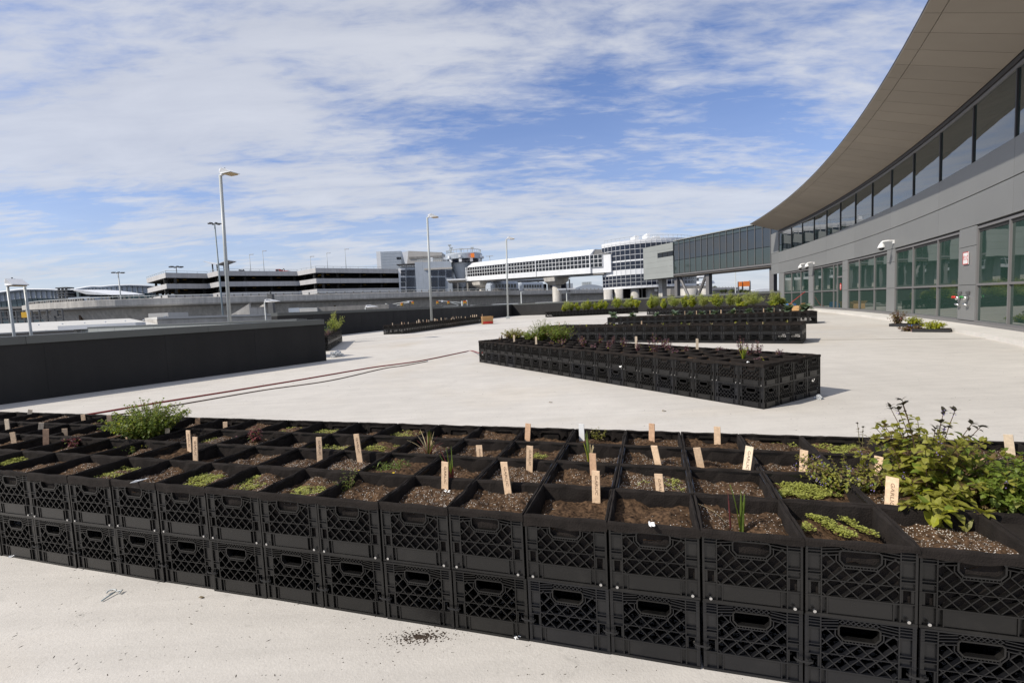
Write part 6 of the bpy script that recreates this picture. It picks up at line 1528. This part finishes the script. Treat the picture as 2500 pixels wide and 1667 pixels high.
for i, (x, ty, wpx, bed, m_, ft) in enumerate(FE):
    u, v = Z7(x, ty); k_ = frng.choice([.8, 1.6, 2.4]) if bed is BED5 else frng.choice([.6, 1.3, 2.2])
    # walk along the bed to the place that lies in this direction
    rng_n = range(-340, 0, 2) if bed is BED5 else range(-280, 0, 2)
    n_ = min((abs(project((*bed.pos(q / 10, k_), .6))[0] - u), q / 10) for q in rng_n)[1]
    p = bed.pos(n_, k_); t = at(u, v, p.y); h_ = max(.3, t.z - Z2) * frng.uniform(.85, 1.25); w_ = max(.5, wpx / 4.704 * p.y / FPX * 1.2)
    lab = f'{"feathery pale green" if ft else "bushy yellow green"} plant in the far beds, {ordinal(srt.index(i) + 1)} from left'
    plume(lab, p, w_, h_, m_, 2600 if ft else 2000, frng, bool(ft), 'feathery_plant' if ft else 'leafy_bush', leafL=.12 if ft else .085, leafW=.024 if ft else .055)
# left hidden bed: one tall light green plant, small purple ones; staked bed: rows of stakes
p = BEDL.pos(-.6, 14.5); plume('light green feathery plant at far corner of the bed behind the near wall', p, .75, .95, 'leaf_feather', 1000, frng, True, leafL=.08, leafW=.02)
p = BEDL.pos(-1.0, 9.5); plume('small blue green plant at the bed behind near wall', p, .4, .35, 'leaf_cabbage', 300, frng, False, 'leafy_bush', leafL=.06, leafW=.04)
for i, (n_, k_) in enumerate(((-.5, 4.5), (-.8, 6.2), (-.5, 7.8), (-1.2, 11.3), (-.6, 2.6))):
    p = BEDL.pos(n_, k_); small('x', 0, 0, .3, .3, 6, 'leaf_purple', ['leaf_red', 'leaf_cabbage'], .05, .03, base=(p.x, p.y, Z2), name='purple_herb', group='herbs of the bed behind near wall')['label'] = f'purple herb in the bed behind the near wall, {ordinal([5, 1, 2, 3, 4][(i + 1) % 5])} from the front'
for i in range(34):
    k_ = .6 + i * 1.37 + prng.uniform(-.3, .3); n_ = prng.choice([.5, 1.4, 2.5, 3.4]); p = BEDS_.pos(n_, k_)
    root = thing('plant_stake', f'wooden stake in the long staked bed by the black parapet, {ordinal(i + 1)} from its near end', 'plant stake', (p.x, p.y, Z2), prng.uniform(-.4, .4), 'plant stakes in the staked bed', w=False)
    hh = prng.uniform(.13, .26); mb = MB(); mb.box((0, 0, hh / 2 - .03), (.042, .012, hh + .06)); mb.box((0, 0, hh + .003), (.036, .011, .006)); mb.build('blade', MT[prng.choice(['wood', 'wood_dark', 'wood_pale'])], root)

# ------------------------------------------------------------------ hoses, and a shadow line built as a tube
def hose(name, label, pts, r, mat):
    P = smooth([Vector(p) for p in pts], 8); mb = MB(); mb.tube([(p.x, p.y, p.z if len(p) > 2 else r) for p in P], r, 8); root = thing(name, label, 'hose', (pts[0][0], pts[0][1], 0)); mb.build('hose_or_shadow_tube', MT[mat], root, True); return root
HP = [gp(900 + x / 5.88, 740 + y / 5.88, .02) for x, y in ((1480, 680), (1380, 695), (1250, 722), (1000, 775), (700, 832), (350, 880), (0, 927))]
HP += [gp(x / 2.6133, 950 + y / 2.6133, .02) for x, y in ((1900, -60), (1500, 5), (1000, 85), (600, 152), (350, 190))]
end = BED2.pos(-22, .6)
P0 = [(end.x - .02, end.y + .02, .34), (end.x - .12, end.y - .06, .22)] + [(p.x, p.y, .014) for p in HP]
hr = hose('hose_or_shadow_line', 'long red garden hose lying across the terrace to the second bed', P0, .0145, 'hose_red')
mb = MB(); mb.tube([P0[0], (end.x + .06, end.y + .05, .36)], .02, 8); mb.build('coupling', MT['bolt'], hr)
H2 = [gp(900 + x / 5.88, 740 + y / 5.88, .012) for x, y in ((830, 836), (500, 895), (200, 940))] + [gp(x / 2.6133, 950 + y / 2.6133, .012) for x, y in ((2100, -55), (1700, 2), (1300, 70), (1040, 115), (700, 170))]  # brown tube added where the red hose's shadow falls
hr = hose('hose_or_shadow_line', 'thin brown line standing in for the shadow beside the long red hose', [(p.x, p.y, .010) for p in H2], .0105, 'hose_and_shadow_brown')
mb = MB(); p0, p1 = H2[0], H2[1]; d = (Vector((p0.x, p0.y, 0)) - Vector((p1.x, p1.y, 0))).normalized(); mb.tube([(p0.x, p0.y, .012), (p0.x + d.x * .05, p0.y + d.y * .05, .012)], .013, 8); mb.build('shadow_line_tip', MT['bolt'], hr)
hr = hose('hose_or_shadow_line', 'short dark hose curving out of the left end of fourth bed', [(*BED4.pos(-27.1, .5), .3), (*BED4.pos(-28.2, .3), .12), (*BED4.pos(-30.5, .2), .02), (*BED4.pos(-33, .1), .02)], .02, 'hose_and_shadow_brown')
mb = MB(); q = BED4.pos(-27, .5); mb.tube([(q.x, q.y, .3), (q.x + .08, q.y - .02, .32)], .026, 8); mb.build('coupling', MT['bolt'], hr)

# ------------------------------------------------------------------ wall-mounted things on the terminal
def on_fac(u, v, off):
    lo, hi = -8.0, SMAX
    for _ in range(40):
        m_ = (lo + hi) / 2; x, y, _p = fac(m_, off); z = EYE
        d = ray(u, v); t = y / d.y if abs(d.y) > 1e-6 else 1
        if project((x, y, EYE + d.z * hypot(x, y) / hypot(d.x, d.y)))[0] > u: lo = m_
        else: hi = m_
    s_ = (lo + hi) / 2; x, y, ps = fac(s_, off); d = ray(u, v); return Vector((x, y, EYE + d.z * hypot(x, y) / hypot(d.x, d.y))), ps, s_
def cctv(label, u, v, sc_):
    p, ps, s_ = on_fac(u, v, 0.0); root = thing('security_camera', label, 'camera', p, pi / 2 - ps, 'white security cameras on the terminal', w=False)
    # local: +x along the wall away, +y into the wall?  facade faces local -y... outward is +y rotated
    mb = MB(); mb.box((0, .03, .02), (.16 * sc_, .06, .16 * sc_)); mb.build('wall_plate', MT['white_plastic'], root)
    mb = MB(); mb.tube([(0, .03, .06), (0, .25 * sc_, .08), (0, .42 * sc_, .06), (0, .48 * sc_, 0)], [.05 * sc_, .045 * sc_, .05 * sc_, .06 * sc_], 10); mb.build('arm', MT['white_plastic'], root, True)
    mb = MB(); mb.lathe([(.04 * sc_, .02), (.10 * sc_, -.06 * sc_), (.16 * sc_, -.2 * sc_), (.16 * sc_, -.23 * sc_), (.12 * sc_, -.23 * sc_)], 20, (0, .48 * sc_, 0)); mb.build('housing', MT['white_plastic'], root, True)
    mb = MB(); mb.lathe([(.12 * sc_, -.23 * sc_), (.11 * sc_, -.29 * sc_), (.06 * sc_, -.34 * sc_), (0, -.35 * sc_)], 16, (0, .48 * sc_, 0)); mb.build('dome', MT['glass_dark'], root, True)
cctv('white dome security camera high on terminal wall, nearest and largest', 2130 + 590 / 11.2, 560 + 350 / 11.2, 1.0)
cctv('small white security camera, right one of the far pair', 1850 + 675 / 4.9, 440 + 995 / 4.9, 1.0)
cctv('small white security camera, left one of the far pair', 1850 + 590 / 4.9, 440 + 1010 / 4.9, 1.0)
# FDC sign
p, ps, s_ = on_fac(2300 + 365 / 6.27, 550 + 505 / 6.27, 0.02)
root = thing('wall_sign', 'white square sign with red border lettered FDC on terminal pier', 'sign', p, pi / 2 - ps, w=False)
mb = MB(); mb.box((0, 0, 0), (.42, .02, .40)); mb.build('plate', MT['white_plastic'], root)
mb = MB()
for (cx_, cz_, sx, sz) in ((0, .19, .42, .022), (0, -.19, .42, .022), (.2, 0, .022, .36), (-.2, 0, .022, .36)): mb.box((cx_, .012, cz_), (sx, .006, sz))
mb.build('border', MT['red'], root)
me_fdc = text_mesh('FDC', .2, MT['red']); o = inst('lettering', me_fdc, root, (0, .0115, 0)); o.rotation_euler = (pi / 2, 0, pi)
# red no-entry style sign on the glass door
sd = (groups[2][0] + groups[2][1]) / 2; x, y, ps = fac(sd, -.08)
root = thing('door_sign', 'small red sign on the glass door of the terminal', 'sign', (x, y, 1.62), pi / 2 - ps, w=False)
mb = MB(); mb.lathe([(0, -.01), (.16, -.01), (.16, .01), (0, .01)], 16); q = MB(); q.v = [(a, c, b_ * 1.45) for a, b_, c in mb.v]; q.f = mb.f; q.m = mb.m; q.build('disc', MT['red'], root)
mb = MB(); [mb.box((0, .0135, z), (.2, .006, .025)) for z in (.1, .03, -.04, -.11)]; mb.build('lettering', MT['white_plastic'], root)
# fire department connections: two siamese inlets
for i, (px_, m1, lab) in enumerate(((275, 'red', 'red capped fire hose inlet on terminal pier, left of two'), (400, 'green', 'green capped fire hose inlet on terminal pier, right of two'))):
    if 'green' not in MT: mk('green', (0.03, 0.22, 0.05), .5, .1)
    p, ps, s_ = on_fac(2300 + px_ / 6.27, 550 + 1110 / 6.27, 0.0); root = thing('fire_inlet', lab, 'fire inlet', p, pi / 2 - ps, 'fire hose inlets', w=False)
    mb = MB(); mb.box((0, .02, .17), (.26, .03, .08)); mb.build('name_plate', MT['steel_dark'], root)
    mb = MB(); mb.tube([(0, .0, 0), (0, .12, 0)], .065, 12); mb.build('body', MT['bolt'], root, True)
    for sx in (-1, 1):
        mb = MB(); mb.tube([(0, .10, .02), (sx * .07, .16, .03)], .035, 10); mb.build('outlet', MT['bolt'], root, True)
        mb = MB(); mb.tube([(sx * .07, .16, .03), (sx * .09, .185, .033)], .042, 10); mb.build('cap', MT[m1], root, True)
    mb = MB(); mb.tube([(-.1, .05, -.24), (0, .12, -.2), (.1, .05, -.24)], .03, 8); mb.build('drain_pipe', MT['bolt'], root, True)

# ------------------------------------------------------------------ loose things on the terrace
def tray(label, p0, rz, L_, W_, plants, group='seedling trays by the terminal', sticker=False):
    root = thing('seedling_tray', label, 'tray', (p0.x, p0.y, 0), rz, group, w=False)
    mb = MB(); mb.box((0, 0, .006), (L_, W_, .012))
    for sx, sy, lx, ly in ((0, -1, L_, .012), (0, 1, L_, .012), (-1, 0, .012, W_), (1, 0, .012, W_)): mb.box((sx * L_ / 2, sy * W_ / 2, .05), (lx, ly, .1))
    mb.build('tray_body', MT['tray_black'], root)
    mb = MB(); mb.box((0, 0, .05), (L_ - .03, W_ - .03, .07)); mb.build('compost', MT['soil'], root)
    if sticker: mb = MB(); mb.box((L_ * .25, -W_ / 2 - .008, .05), (.10, .003, .04)); mb.build('sticker', MT['blue_plastic'], root)
    return root
tp0 = gp(2000 + 1000 / 4.704, 650 + 690 / 4.704); tp1 = gp(2000 + 1290 / 4.704, 650 + 752 / 4.704)
rz_ = radians(-62)
tray('black seedling tray with blue sticker, farther of two by the terminal', tp0, rz_, .85, .45, 0, sticker=True); tray('black seedling tray, nearer of two by the terminal', tp1, rz_ + .25, .85, .45, 0)
for j, (tp_, mats_, lab, dx, h_) in enumerate(((tp0, ['leaf_bronze', 'leaf_red'], 'bronze leaved plant at back of the farther seedling tray', -.25, .45), (tp0, ['leaf_yellowgreen', 'leaf_cabbage'], 'yellow green seedlings in the farther tray', .2, .22), (tp1, ['leaf_yellowgreen', 'leaf_feather'], 'yellow green seedlings in the nearer tray', .05, .22), (tp1, ['leaf_bronze', 'leaf_purple'], 'wilted brown plant lying left of the nearer tray', -.55, .16))):
    ax = Vector((cos(rz_), sin(rz_))); b = (tp_.x + ax.x * dx, tp_.y + ax.y * dx, .07 if j < 3 else .0)
    bush('tray_plant', lab, 'seedling', b, .62, h_ * 1.25, 44, 6, .075, .05, mats_[0], 'stem', prng, 'plants in the seedling trays', [mats_[1]], topbias=.15)
def carton(name, label, cat, c, sx, sy, sz, rz, mat, flaps=True, band=None):
    root = thing(name, label, cat, (c.x, c.y, 0), rz, w=False); mb = MB(); t_ = .012
    mb.box((0, 0, t_ / 2), (sx, sy, t_))
    for ax, ay, lx, ly in ((0, -1, sx, t_), (0, 1, sx, t_), (-1, 0, t_, sy), (1, 0, t_, sy)): mb.box((ax * (sx - t_) / 2, ay * (sy - t_) / 2, sz / 2), (lx, ly, sz))
    mb.build('box_body', MT[mat], root)
    if flaps:
        for sg in (-1, 1):
            mb = MB(); M_ = Matrix.Rotation(sg * .9, 3, 'X'); mb.box((0, sg * (sy / 2 + sy * .14), sz + sy * .14), (sx, sy * .42, .008), 0, 0, M_); mb.build('flap', MT[mat], root)
    if band: mb = MB(); mb.box((0, -sy / 2 - .004, sz * .3), (sx * .9, .006, sz * .45)); mb.build('printed_band', MT[band], root)
    return root
q = gp(900 + 1705 / 5.88, 740 + 300 / 5.88); carton('cardboard_box', 'open cardboard box with red front beside the staked bed', 'box', q, .85, .6, .42, .2, 'cardboard', True, 'red')
q = Vector((*fac(24.5, 1.5)[:2], 0)); carton('cardboard_box', 'brown cardboard box on the ground by the far terminal windows', 'box', q, .8, .6, .38, .7, 'cardboard', True)
q = Vector((*fac(26.6, 1.4)[:2], 0)); carton('plastic_tub', 'blue plastic tub beside the brown box by the terminal', 'tub', q, .6, .5, .5, .5, 'blue_plastic', False)
q = fac(27.6, .12); root = thing('leaning_pole', 'red handled tool leaning against the terminal by the blue tub', 'tool', (q[0], q[1], 0)); q2 = fac(29.2, 1.3); mb = MB(); mb.tube([(q2[0], q2[1], .02), (q[0], q[1], 1.4)], .018, 8); mb.build('handle', MT['red'], root); mb = MB(); mb.box((q2[0], q2[1], .06), (.4, .25, .1), .5); mb.build('head', MT['steel_dark'], root)
# pile of sheets and debris by the far end
q = Vector(fac(29.5, 3.4)[:2]); root = thing('sheet_pile', 'low pile of pale sheets on the terrace by the far terminal end', 'sheets', (q.x, q.y, 0))
for j in range(7): ubox('sheet', root, (q.x + prng.uniform(-1.6, 1.6), q.y + prng.uniform(-1, 1), .04 + .035 * j), (prng.uniform(1, 2.4), prng.uniform(.5, 1.1), .03), prng.uniform(-.6, .9), MT[prng.choice(['white_roof', 'paper', 'concrete_dark'])])
q = gp(1700 + 1480 / 5.88, 700 + 310 / 5.88); 
# crumpled things
def crumple(name, label, cat, c, r, mat, seed, flat=.7, n=3, amp=.5):
    bm = bmesh.new(); bmesh.ops.create_icosphere(bm, subdivisions=n, radius=r)
    for v in bm.verts:
        k_ = 1 + amp * mnoise.noise(v.co / r * 1.7 + Vector((seed, 0, 0))) + amp * .5 * mnoise.noise(v.co / r * 4.1 + Vector((0, seed, 0))); v.co *= k_; v.co.z = max(v.co.z * flat, -r * .35)
    me = bpy.data.meshes.new(name); bm.to_mesh(me); bm.free(); me.materials.append(MT[mat]); o = bpy.data.objects.new(name, me); C.objects.link(o); o.location = (c.x, c.y, c.z + r * .35); return tag(o, label, cat)
mg = bpy.data.materials.new('clear_plastic'); mg.use_nodes = True; pb = mg.node_tree.nodes['Principled BSDF']; pb.inputs['Base Color'].default_value = (.75, .77, .78, 1); pb.inputs['Roughness'].default_value = .15; pb.inputs['Transmission Weight'].default_value = .55; pb.inputs['IOR'].default_value = 1.2; MT['clear'] = mg
crumple('plastic_bag', 'clear crumpled plastic bag by the end of near black wall', 'bag', gp(650 + 1150 / 6.72, 740 + 880 / 6.72), .17, 'clear', 3.3, .6, 4, .8)
crumple('crumpled_cup', 'small crumpled clear cup at right end of second bed', 'cup', gp(1750 + 1460 / 5.88, 820 + 905 / 5.88), .045, 'clear', 8.1, .9, 3, .5)
def scrap(label, c, w_, l_, mat, seed, name='paper_scrap', cat='paper', group='paper scraps', lift=.012):
    rg = random.Random(seed); mb = MB(); n = 4
    a0 = rg.uniform(0, 6)
    for j in range(n + 1):
        for i in range(n + 1):
            x = (i / n - .5) * w_ * (1 + .3 * sin(j * 1.7 + seed)); y = (j / n - .5) * l_; z = lift * (mnoise.noise(Vector((i * .8 + seed, j * .8, 0))) + .5) + .003
            mb.v.append((c[0] + x * cos(a0) - y * sin(a0), c[1] + x * sin(a0) + y * cos(a0), c[2] + max(z, .002)))
    for j in range(n):
        for i in range(n): k_ = j * (n + 1) + i; mb.f.append((k_, k_ + 1, k_ + n + 2, k_ + n + 1)); mb.m.append(0)
    for (x, y, z) in list(mb.v): mb.v.append((x, y, z - .0015))
    m_ = (n + 1) ** 2
    for j in range(n):
        for i in range(n): k_ = m_ + j * (n + 1) + i; mb.f.append((k_, k_ + n + 1, k_ + n + 2, k_ + 1)); mb.m.append(0)
    return tag(mb.build(name, MT[mat], None, False, c), label, cat, group)
RIM = HC * 2 + .006
scrap('white paper scrap on crate rim in front row right of centre', gp(*D(1497, 1208), RIM), .035, .022, 'paper', 4, lift=.012)
scrap('white torn paper at foot of the leftmost front GARLIC stake', on(1025, 1132), .035, .025, 'paper', 9, lift=.015)
scrap('tiny white triangle of paper in the second row at centre', on(1285, 1112), .012, .03, 'paper', 14, lift=.02)
scrap('white scrap on front rim at left, below labelled stakes', gp(*D(322, 1105), RIM), .07, .012, 'paper', 19, lift=.008)
scrap('white paper bit on near corner of the second bed', gp(*D(1718, 833), RIM), .06, .03, 'paper', 24, lift=.015)
scrap('torn white label hanging on front of second bed', Vector((*(BED2.pos(-7.1, -.06)), .30)), .03, .05, 'paper', 29, lift=.03)
scrap('white paper bit on the ground under bed front left', gp(*D(268, 1290)), .03, .02, 'paper', 31)
scrap('white paper bit on the ground at the left edge', gp(*D(32, 1278)), .035, .02, 'paper', 33)
scrap('white paper bit on the ground before the front crates, centre', gp(*D(1190, 1465)), .03, .02, 'paper', 35)
scrap('dark plastic strap lying over third row right of centre', on(1552, 1050), .018, .09, 'pole_blue', 37, 'plastic_strap', 'strap', None, .03)
# bent metal clip on the ground, lower left
c = gp(*D(252, 1372)); root = thing('metal_clip', 'bent shiny metal clip lying on the concrete at lower left', 'clip', c)
mb = MB(); mb.tube([(c.x - .012, c.y - .035, .006), (c.x - .004, c.y, .010), (c.x + .004, c.y + .03, .012)], .0035, 6); mb.build('shank', MT['pole_blue'], root, True)
mb = MB(); mb.tube([(c.x - .018 + .022 * cos(a), c.y + .034 + .014 * sin(a), .012 + .004 * sin(a)) for a in [i * pi / 7 for i in range(9)]], .004, 6); mb.tube([(c.x + .01, c.y + .03, .014), (c.x + .03, c.y + .045, .012), (c.x + .032, c.y + .02, .008)], .004, 6); mb.build('hook', MT['pole_grey'], root, True)
# spilled soil and dead leaf bits
def crumbs(name, label, cx_, cy_, rx, ry, n, rng, smin, smax, mat, kind='stuff'):
    mb = MB()
    for _ in range(n):
        a = rng.uniform(0, 2 * pi); r = abs(rng.gauss(0, .5)); s_ = rng.uniform(smin, smax) * (1.3 - min(r, 1)); p = (cx_ + rx * r * cos(a), cy_ + ry * r * sin(a)); h_ = s_ * .6
        o = [(p[0] + s_ * cos(t_) * rng.uniform(.6, 1.2), p[1] + s_ * sin(t_) * rng.uniform(.6, 1.2), .0005) for t_ in (0, 1.6, 3.1, 4.7)]; mb.add(o + [(p[0], p[1], h_)], [(0, 1, 4), (1, 2, 4), (2, 3, 4), (3, 0, 4)])
    ob = mb.build(name, MT[mat]); return tag(ob, label, 'soil', kind=kind)
cr = random.Random(9)
q = gp(*D(965, 1462)); crumbs('spilled_soil', 'dark soil crumbs spilled on the concrete before the front crates', q.x, q.y, .24, .085, 420, cr, .002, .007, 'soil_crumb')
q = gp(*D(185, 1412)); crumbs('spilled_soil', 'faint grey smudge of dirt on the concrete at lower left', q.x, q.y, .06, .03, 90, cr, .0008, .002, 'dirt_stain')
mb = MB(); o = None
for _ in range(1300):
    u = cr.uniform(0, 2500); v = cr.uniform(860, 1660); p = gp(u, v)
    if p.y > 24: continue
    s_ = cr.uniform(.001, .0032) * (1 + p.y * .18); t0 = cr.uniform(0, 6); L2 = s_ * cr.choice([1, 1, 2.5])
    mb.add([(p.x + L2 * cos(t0), p.y + L2 * sin(t0), .0006), (p.x - s_ * sin(t0) * .6, p.y + s_ * cos(t0) * .6, .0006), (p.x - L2 * cos(t0), p.y - L2 * sin(t0), .0006), (p.x + s_ * sin(t0) * .6, p.y - s_ * cos(t0) * .6, .0006), (p.x, p.y, s_ * .5)], [(0, 1, 4), (1, 2, 4), (2, 3, 4), (3, 0, 4)])
tag(mb.build('debris_bits', MT['soil_crumb']), 'scattered dark bits of soil and dead leaves on the terrace', 'debris', kind='stuff')
for (x, y, r_, lab) in ((1260, 925, .05, 'brown dead leaf left of the second bed front'), (455, 1375, .02, 'brown dead leaf lying on concrete below front crates at left'), (1520, 945, .05, 'curled dead leaf lying before the second bed')):
    c = gp(*D(x, y)); mb = MB(); leaf(mb, Vector((c.x, c.y, .006)), Vector((1, .3, .1)), Vector((0, 0, 1)), r_ * 1.6, r_ * .7, .3); tag(mb.build('dead_leaf', MT['leaf_bronze'], None, False, (c.x, c.y, 0)), lab, 'leaf', 'dead leaves on the terrace')

for o in bpy.data.objects:
    if '_w' in o: del o['_w']
